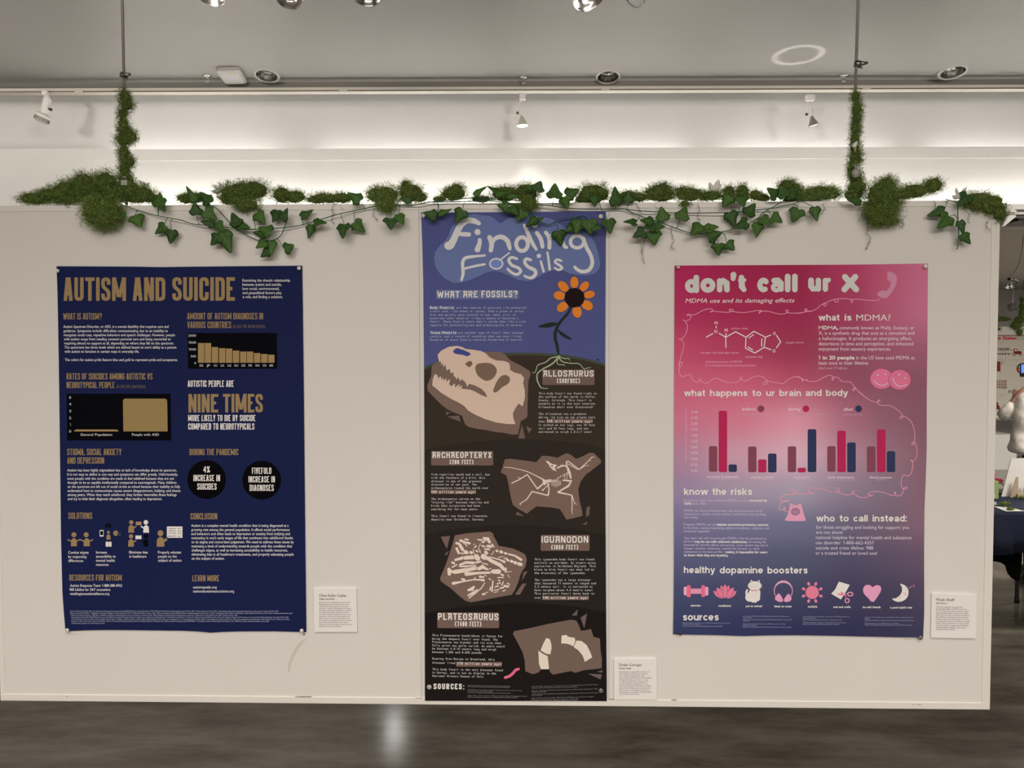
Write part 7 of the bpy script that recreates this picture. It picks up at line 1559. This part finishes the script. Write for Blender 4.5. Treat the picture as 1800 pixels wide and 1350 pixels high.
t = Part('area_chart', YQ); t.poly([(1718, 635.2), (1758.6, 635.2), (1758.6, 653), (1718, 653)], (116, 40, 40)); t.poly([(1736, 635.2), (1758.6, 635.2), (1758.6, 641)], (96, 56, 50), 1)
for y in (636.2, 639.4): t.disc(1761.4, y, 1.0, RED); t.rect(1763, y - .3, 1770, y + .4, (168, 150, 132))
t.build(po)
t = Part('ring_chart', YQ); t.ring(1798.5, 648, 10, 8.6, 3.4, (128, 40, 40), 0, 0, 360); t.ring(1798.5, 648, 10, 8.6, 3.4, (50, 84, 60), 1, 190, 235); t.disc(1791.6, 647.4, 1.4, (150, 60, 56)); t.build(po)
t = Part('dot_grid', YQ)
for r in range(4):
    for k in range(9): t.disc(1738.6 + k * 3.7, 669.4 + r * 3.4, 1.25, (110, 36, 38), n=10)
t.rect(1730, 681.4, 1771.6, 682.4, (110, 96, 88)); t.disc(1762.5, 682.6, 1.2, (90, 84, 78), n=10); t.disc(1766.2, 682.6, 1.2, (90, 84, 78), n=10); t.build(po)
t = Part('step_chart', YQ); t.poly([(1752, 707), (1754.6, 707), (1754.6, 712.6), (1757, 712.6), (1757, 717), (1759, 717), (1759, 719.6), (1752, 719.6)], (104, 34, 36)); t.disc(1756.4, 722.4, .9, RED, n=8); t.disc(1756.4, 725.2, .9, RED, n=8); t.build(po)
FG = dict(group='moss on the distant panel', mpp=MP, ln=(.02, .055), wd=.005, dens=5.0)
moss('moss_clump', [(1758, 561, 24, 4.5, YR), (1792, 562, 10, 7, YR), (1786, 572, 10, 8, YR - .04), (1793, 584, 5, 7, YR - .05)], 'moss garland along the top of the distant panel', seed=40, **FG)
moss('moss_clump', [(1746, 574, 7, 9, YR - .05), (1754, 578, 6, 3, YR - .05), (1748, 584, 5, 4, YR - .05)], 'moss hanging at the left of the distant panel', seed=41, **FG)
FG['group'] = 'moss columns on the hanging rods'
moss('moss_column', [(1796, 527, 4, 6, YR), (1796, 540, 5, 9, YR), (1795, 552, 5, 7, YR)], 'distant small moss column on the rod past the right end', seed=42, **FG)
YS = YD(11.6); c = at1(1780, 540, YS); root = empty('wall_spotlight', c); tag(root, 'grey round wall spotlight left of the distant moss column', 'spotlight')
m = MB(); m.tube([at1(1775, 541, YS), at1(1783, 538, YS)], .055, 16); m.build('barrel', mat('grey_barrel', (0.40, 0.38, 0.36), 0.4), root, smooth=True)
m = MB(); m.tube([at1(1783, 539, YS), at1(1786, 537.5, YS)], [.06, .03], 16); m.build('face', mat('spot_face', (0.55, 0.53, 0.5), 0.3), root, smooth=True)
m = MB(); m.tube([c, np.array([c[0], c[1], ZC2])], .012, 8); m.build('arm', STEEL, root)
# low white plinth far behind
a = ratz(1700, 826, 0); b = at1(1790, 764, a[1])
m = MB(); m.box((a[0], a[1], 0), (at1(1776, 764, a[1])[0] + .1, a[1] + .5, b[2])); o = m.build('plinth', WALLW, bevel=.004); tag(o, 'low white plinth standing on the floor behind the table', 'plinth')

# ------------------------------------------------------------------ table with navy cloth
TZ = 0.74
Yf, Yb = YD(4.28), YD(5.0)
TX0, TX1 = at1(1690, 897, Yf)[0], at1(1690, 897, Yf)[0] + 1.85
tb = empty('folding_table', ((TX0 + TX1) / 2, (Yf + Yb) / 2, 0)); tag(tb, 'folding table with black bent legs under the navy cloth', 'table')
m = MB(); m.box((TX0, Yf + .004, TZ - .035), (TX1, Yb - .004, TZ - .003)); m.build('tabletop', mat('grey_table', (0.4, 0.4, 0.38), 0.5), tb, bevel=.004)
LEGM = mat('black_steel_leg', (0.022, 0.022, 0.022), 0.4)
f0 = ratz(1770.3, 1050, 0.0)
def leg(dx, dy):
    Yl = f0[1] + dy
    pts = [at1(x, y, f0[1]) + np.array([dx, dy, 0]) for x, y in ((1770.3, 1049.5), (1770.5, 1020), (1774, 1008), (1783, 994), (1792, 980), (1796, 968), (1797, 950), (1797, 900))]
    pts[0][2] = 0.0; pts.append(np.array([pts[-1][0], pts[-1][1], TZ - .035]))
    m = MB(); m.tube([tuple(p) for p in spline(pts, 3)], .0125, 12); l = m.build('leg', LEGM, tb, smooth=True)
    m = MB(); m.tube([pts[0], pts[0] + np.array([0, 0, .03])], .0165, 12); m.build('foot_cap', BLACKPL, l, smooth=True)
DY = Yb - .06 - f0[1]
leg(0, 0 if DY > 0 else DY); leg(0, -.5); leg(1.0, 0 if DY > 0 else DY); leg(1.0, -.5)
NAVYC = noisy('navy_cloth', (0.010, 0.014, 0.038), (0.015, 0.020, 0.050), 9, 0.75, spec=0.25)
def drape():
    V, F = [], []
    nx = 60
    zb = 1.62 - (970 - 631) / 1300 * 4.28
    def row(y, z, amp, ph):
        for i in range(nx + 1):
            x = TX0 - .01 + (TX1 - TX0 + .02) * i / nx
            V.append((x, y - amp * (1 + math.sin(i * .95 + ph) + .5 * math.sin(i * 2.3)), z + (amp * .3 * math.sin(i * .7))))
    row(Yb + .006, zb + .02, .004, 1); row(Yb + .004, TZ + .001, 0, 0)
    for k in range(1, 6): row(Yb + (Yf - Yb) * k / 6, TZ + .002, 0.0, 0)
    row(Yf - .001, TZ + .001, 0, 0); row(Yf - .006, TZ - .02, .001, .4); row(Yf - .008, TZ - .1, .005, .6); row(Yf - .012, (TZ + zb) / 2 - .03, .011, .8); row(Yf - .012, zb, .016, 1.0)
    nr = len(V) // (nx + 1)
    for r in range(nr - 1):
        for i in range(nx): a = r * (nx + 1) + i; F.append((a, a + 1, a + nx + 2, a + nx + 1))
    m = MB(); m.add(V, F); o = m.build('tablecloth', NAVYC, smooth=True); s_ = o.modifiers.new('thickness', 'SOLIDIFY'); s_.thickness = .0012; s_.offset = 1
    return o
tag(drape(), 'navy blue tablecloth hanging over the table past the right end of the panel', 'tablecloth')
YU = YD(4.9)
P = at([(1700, 960), (1797, 960), (1796.5, 985), (1794, 1003), (1792.5, 1022), (1786, 1020.5), (1778, 1016), (1771.5, 1008), (1767, 994), (1760, 989.5), (1750, 987), (1725, 986), (1700, 986)], YU)
zt = TZ - .036
pl = [(p[0], p[2]) for p in P]; pl[0] = (pl[0][0], zt); pl[1] = (pl[1][0], zt)
m = MB(); m.prism(pl, YU, YU + .004); o = m.build('cloth', mat('black_cloth', (0.006, 0.006, 0.007), 0.9, spec=0.1)); tag(o, 'black cloth hanging loosely below the table beside its bent leg', 'cloth')
# things on the table
GZ = TZ + .0035
def onT(x, y): return ratz(x, y, GZ)
q = [onT(1746, 890.3), onT(1777, 892.6), onT(1801, 898.6), onT(1768, 899.2)]
m = MB(); m.add([tuple(p) for p in q] + [tuple(p + np.array([0, 0, .0015])) for p in q], [(0, 1, 2, 3), (7, 6, 5, 4), (0, 4, 5, 1), (1, 5, 6, 2), (2, 6, 7, 3), (3, 7, 4, 0)])
tag(m.build('paper_sheet', mat('white_paper', (0.80, 0.79, 0.76), 0.6)), 'white paper sheet lying on the navy tablecloth', 'paper')
TG = dict(group='moss tufts on the table', mpp=4.4 / 1300, ln=(.01, .024), wd=.002, dens=5.0, bright=1.9)
for k, (x, y, w_, lb) in enumerate(((1766, 888, 13, 'green moss tuft behind the paper sheet on the table'), (1776, 897.5, 8, 'green moss tuft on the front edge of the paper sheet'), (1798, 877, 9, 'green moss tuft in front of the cardboard easel'))):
    p = onT(x, y); moss('moss_tuft', [(x, y - 3, w_, 3.6, p[1])], lb, seed=50 + k, **TG)
c = onT(1746, 887) + np.array([0, 0, .008]); m = MB()
m.lathe([(.010, -.007), (.016, -.007), (.016, .007), (.010, .007), (.010, -.007)], c, (0, 0, 1), 20); tag(m.build('tape_roll', mat('white_tape', (0.7, 0.7, 0.66), 0.5), smooth=False), 'small white ring of tape at the left of the paper sheet', 'tape')
yg = onT(1750, 877)[1]; a, b = at1(1724, 877, yg), at1(1756, 846, yg); root = empty('carton', (a[0], yg, GZ)); tag(root, 'light green carton box standing on the navy table', 'box')
m = MB(); m.box((a[0], yg, GZ), (b[0], yg + .09, b[2])); m.build('box_body', mat('green_carton', (0.30, 0.42, 0.15), 0.6), root, bevel=.002)
m = MB(); q0, q1 = at1(1742, 875, yg - .001), at1(1749, 870, yg - .001); m.box((q0[0], yg - .0012, q0[2]), (q1[0], yg + .001, q1[2])); m.build('box_label', mat('label_white', (0.75, 0.75, 0.72), 0.5), root)
yt = onT(1760, 868)[1]; root = empty('flamingo_toy', onT(1752, 868)); tag(root, 'bright pink and white flamingo toy behind the green carton', 'toy')
PKM = mat('flamingo_pink', (0.80, 0.09, 0.20), 0.5)
m = MB(); m.ellipsoid(at1(1757.5, 844.5, yt), (.022, .018, .016), 18, 12); m.tube([at1(1757, 843, yt), at1(1751, 842, yt), at1(1747, 850, yt), at1(1748, 861, yt), np.array([at1(1750, 868, yt)[0], yt, GZ])], [.012, .010, .009, .009, .008], 10); m.build('head', PKM, root, smooth=True)
m = MB(); m.tube([at1(1757, 849, yt - .006), at1(1762, 849.5, yt - .006), at1(1764.2, 853, yt - .006)], [.008, .008, .002], 10); m.build('beak', mat('beak_white', (0.78, 0.72, 0.66), 0.5), root, smooth=True)
m = MB(); m.ellipsoid(at1(1744, 833, yt), (.022, .015, .026), 16, 10); m.tube([at1(1744, 838, yt), np.array([at1(1744, 838, yt)[0], yt, GZ])], .004, 8); m.build('wing', PKM, root, smooth=True)
yk = onT(1760, 866.5)[1]; a, b = at1(1755, 866, yk), at1(1764.5, 859, yk); m = MB(); m.box((a[0], yk, GZ), (b[0], yk + .012, b[2])); tag(m.build('place_card', mat('tent_white', (0.75, 0.74, 0.7), 0.6), bevel=.001), 'tiny white place card behind the green carton', 'card')
ys = onT(1775, 873)[1]; root = empty('sign_board', onT(1790, 873)); tag(root, 'white foam sign board seen from behind on a cardboard easel on the table', 'sign')
q = at([(1760.5, 874.5), (1777.6, 806.3), (1850, 803.8), (1850, 873)], ys)
lean = np.array([0, .05, 0]); V = [q[0], q[1] + lean * 0, q[2], q[3]]
m = MB(); m.prism([(p[0], max(p[2], GZ)) for p in q], ys, ys + .006); m.build('board', mat('foam_board', (0.74, 0.72, 0.70), 0.6), root)
CBM = mat('cardboard', (0.42, 0.33, 0.23), 0.8)
for pl in ([(1775.5, 874.5), (1786.2, 838.5), (1789.6, 838.5), (1789.6, 878)], [(1797, 868), (1803.5, 846), (1806, 846), (1806, 872)]):
    P = at(pl, ys - .03); m = MB(); m.prism([(p[0], max(p[2], GZ)) for p in P], ys - .032, ys - .0285); m.build('easel_leg', CBM, root)
P = at([(1789, 868), (1815, 867), (1815, 877), (1789, 878)], ys - .06); m = MB(); m.prism([(p[0], max(p[2], GZ)) for p in P], ys - .062, ys - .045); m.build('easel_foot', CBM, root)

# ------------------------------------------------------------------ visitor taking a photo, only an arm and a side in the picture
YV = YD(5.45); PPM = 1300 / 5.45
def V3(x, y, dy=0.0): return at1(x, y, YV + dy)
cx = 1846
def zpx(z): return 631 - (z - 1.62) * PPM
SKIN = noisy('skin', (0.52, 0.27, 0.21), (0.58, 0.31, 0.24), 12, 0.5)
def skin_obj(name, chain, edges, radii, material, parent=None, root_i=0, lvl=2):
    me = bpy.data.meshes.new(name); P = np.array(chain)
    o0 = P.mean(0) if parent is not None else np.array([P[:, 0].mean(), P[:, 1].mean(), P[:, 2].min()])
    me.from_pydata([tuple(p - o0) for p in P], edges, [])
    o = bpy.data.objects.new(name, me); COL.objects.link(o); put(o, o0, parent)
    md = o.modifiers.new('skin', 'SKIN'); md.use_smooth_shade = True
    for i, r in enumerate(radii):
        sv = me.skin_vertices[0].data[i]; sv.radius = (r, r) if np.isscalar(r) else r; sv.use_root = (i == root_i)
    o.modifiers.new('sub', 'SUBSURF').levels = lvl; o.modifiers['sub'].render_levels = lvl
    me.materials.append(material)
    return o
hipz, hem = .92, .925
J = {}
names, pts, rad = [], [], []
def add(n, p, r): J[n] = len(pts); pts.append(np.array(p, float)); rad.append(r)
X = V3(cx, 800)[0]
def W(dx, dy, z): return (X + dx, YV + dy, z)
add('pelvis', W(0, 0, .93), (.15, .10)); add('waist', W(0, 0, 1.08), (.13, .09)); add('chest', W(0, 0, 1.28), (.155, .10)); add('neckb', W(0, .0, 1.42), (.07, .07)); add('neck', W(0, .015, 1.49), .052); add('head0', W(0, .03, 1.56), .075); add('head1', W(0, .04, 1.64), .085); add('head2', W(0, .03, 1.71), .05)
add('shL', W(-.17, .0, 1.38), .058); add('elL', tuple(V3(1767, 727, .10)), .036); add('wrL', tuple(V3(1782, 713, .24)), .024); add('haL', tuple(V3(1785, 701, .27)), .027)
add('shR', W(.17, .0, 1.38), .058); add('elR', W(.33, .10, 1.20), .042); add('wrR', tuple(V3(1822, 676, .32)), .026); add('haR', tuple(V3(1809, 662, .352)), .028)
for s_, k in ((-1, 'L'), (1, 'R')):
    add('hip' + k, W(s_ * .09, 0, .86), .085); add('kn' + k, W(s_ * .10, .015, .48), .056); add('an' + k, W(s_ * .10, -.01, .09), .038); add('to' + k, W(s_ * .11, .14, .035), .034)
E_ = [('pelvis', 'waist'), ('waist', 'chest'), ('chest', 'neckb'), ('neckb', 'neck'), ('neck', 'head0'), ('head0', 'head1'), ('head1', 'head2'), ('neckb', 'shL'), ('shL', 'elL'), ('elL', 'wrL'), ('wrL', 'haL'), ('neckb', 'shR'), ('shR', 'elR'), ('elR', 'wrR'), ('wrR', 'haR'), ('pelvis', 'hipL'), ('hipL', 'knL'), ('knL', 'anL'), ('anL', 'toL'), ('pelvis', 'hipR'), ('hipR', 'knR'), ('knR', 'anR'), ('anR', 'toR')]
# fingers, each its own chain rooted in the palm
ph = V3(1799, 650, .36)
for k in range(4):
    b = pts[J['haL']] + np.array([-.014 + k * .010, 0.0, .012]); n = 'f%d' % k
    e1 = b + np.array([.006, .012, .030 + (.006, .01, .008, .0)[k]]); e2 = e1 + np.array([.008, .012, .022])
    add(n + 'a', e1, .0085); add(n + 'b', e2, .0075); E_ += [('haL', n + 'a'), (n + 'a', n + 'b')]
b = pts[J['haL']] + np.array([.02, -.012, .006]); add('tha', b, .010); add('thb', b + np.array([.012, -.006, .026]), .008); E_ += [('wrL', 'tha'), ('tha', 'thb')]
body = skin_obj('person', pts, [(J[a], J[b]) for a, b in E_], rad, SKIN)
tag(body, 'person in cream jacket raising a phone, cut off by the right edge', 'person')
JK = noisy('cream_jacket', (0.74, 0.70, 0.64), (0.80, 0.76, 0.70), 22, 0.5, bump=.25, spec=0.4)
def loft(rings, material, name, wr=.0, seed=1, n=36):
    rg = random.Random(seed); m = MB(); V, F = [], []
    for (c, rx_, ry_) in rings:
        for k in range(n):
            a = 2 * PI * k / n; q = 1 + wr * (math.sin(a * 5 + c[2] * 40) * .5 + math.sin(a * 9 - c[2] * 70) * .35 + rg.uniform(-.2, .2))
            V.append((c[0] + rx_ * math.cos(a) * q, c[1] + ry_ * math.sin(a) * q, c[2]))
    for i in range(len(rings) - 1):
        for k in range(n): a, b = i * n + k, i * n + (k + 1) % n; F.append((a, b, b + n, a + n))
    F.append(tuple(range(len(V) - n, len(V)))); F.append(tuple(range(n))[::-1])
    m.add(V, F); return m
R_ = [(.925, .265, .155), (.945, .285, .17), (.97, .29, .175), (1.02, .275, .168), (1.08, .262, .16), (1.15, .258, .155), (1.22, .262, .155), (1.29, .262, .15), (1.34, .245, .14), (1.38, .215, .125), (1.42, .15, .105), (1.45, .10, .09), (1.49, .085, .08)]
rings = []
for (z0, a0, b0), (z1, a1, b1) in zip(R_[:-1], R_[1:]):
    for k in range(2): u = k / 2; rings.append((W(0, 0, z0 + (z1 - z0) * u), a0 + (a1 - a0) * u, b0 + (b1 - b0) * u))
rings.append((W(0, 0, 1.49), .085, .08))
m = loft(rings, JK, 'jacket', .03)
def sleeve(path, rr, seed):
    q = spline([tuple(p) for p in path], 6); r = np.interp(np.linspace(0, len(path) - 1, len(q)), range(len(path)), rr)
    rg = random.Random(seed); r = [a * (1 + .03 * math.sin(i * 1.3 + seed) + rg.uniform(-.035, .035)) for i, a in enumerate(r)]
    m.tube([tuple(p) for p in q], r, 18)
sleeve([W(-.12, 0, 1.36), tuple(V3(1806, 708, .02)), tuple(V3(1788, 716, .05)), tuple(V3(1770, 725, .08)), tuple(V3(1766, 727, .12)), tuple(V3(1774, 722, .17)), tuple(V3(1782.5, 709, .25))], [.085, .068, .060, .054, .050, .046, .036], 2)
sleeve([W(.14, 0, 1.36), W(.26, .04, 1.28), W(.33, .10, 1.20), W(.24, .18, 1.25), W(.10, .26, 1.33), tuple(V3(1826, 680, .31))], [.10, .085, .075, .062, .05, .038], 3)
o = m.build('jacket', JK, body, smooth=True)
sb = o.modifiers.new('finer', 'SUBSURF'); sb.levels = sb.render_levels = 2
tx = bpy.data.textures.new('cloth_folds', 'CLOUDS'); tx.noise_scale = .12; tx.noise_depth = 3
dm = o.modifiers.new('folds', 'DISPLACE'); dm.texture = tx; dm.strength = .022; dm.mid_level = .5; dm.texture_coords = 'LOCAL'
TRS = mat('black_trousers', (0.010, 0.010, 0.012), 0.8)
m = MB()
m2 = loft([(W(0, 0, .80), .175, .125), (W(0, 0, .86), .185, .13), (W(0, 0, .95), .18, .125)], TRS, 't'); m.add(np.concatenate(m2.v), m2.f)
for s_ in (-1, 1): m.tube([W(s_ * .09, 0, .88), W(s_ * .095, 0, .70), W(s_ * .10, .015, .48), W(s_ * .10, 0, .28), W(s_ * .10, -.01, .10)], [.105, .10, .08, .072, .07], 16)
m.build('trousers', TRS, body, smooth=True)
m = MB(); m.ellipsoid(W(0, .015, 1.64), (.098, .105, .105), 20, 14, 0, .04, random.Random(4)); m.ellipsoid(W(0, -.045, 1.54), (.085, .05, .10), 16, 10, 0, .05, random.Random(5)); m.build('hair', mat('dark_hair', (0.03, 0.02, 0.014), 0.6), body, smooth=True)
m = MB()
for s_ in (-1, 1): m.ellipsoid(W(s_ * .034, .117, 1.635), (.012, .008, .008), 10, 8)
m.build('eyes', mat('eye_white', (0.7, 0.68, 0.65), 0.3), body, smooth=True)
m = MB(); m.tube([W(0, .118, 1.63), W(0, .140, 1.595), W(0, .122, 1.585)], [.008, .014, .010], 8)
for s_ in (-1, 1): m.ellipsoid(W(s_ * .09, .02, 1.61), (.012, .022, .032), 10, 8)
m.build('nose_and_ears', SKIN, body, smooth=True)
for s_ in (-1, 1):
    m = MB(); m.ellipsoid(W(s_ * .11, .06, .045), (.05, .13, .045), 16, 10); m.build('shoe', mat('black_shoe', (0.015, 0.015, 0.015), 0.4), body, smooth=True)
yh = YV + .345
a, b = at1(1793.4, 662.5, yh), at1(1810, 639, yh); root = empty('phone', a); tag(root, 'raised black smartphone with a glowing blue screen at the right edge', 'phone')
m = MB(); m.box((a[0], yh, a[2]), (b[0], yh + .009, b[2])); m.build('phone_body', BLACKPL, root, bevel=.003)
a, b = at1(1795.2, 655.5, yh - .001), at1(1808, 640.8, yh - .001); m = MB(); m.box((a[0], yh - .0012, a[2]), (b[0], yh + .001, b[2])); m.build('screen', mat('blue_screen', (0.02, 0.04, 0.1), 0.2, emit=(0.16, 0.36, 1.0), emit_s=0.9), root)
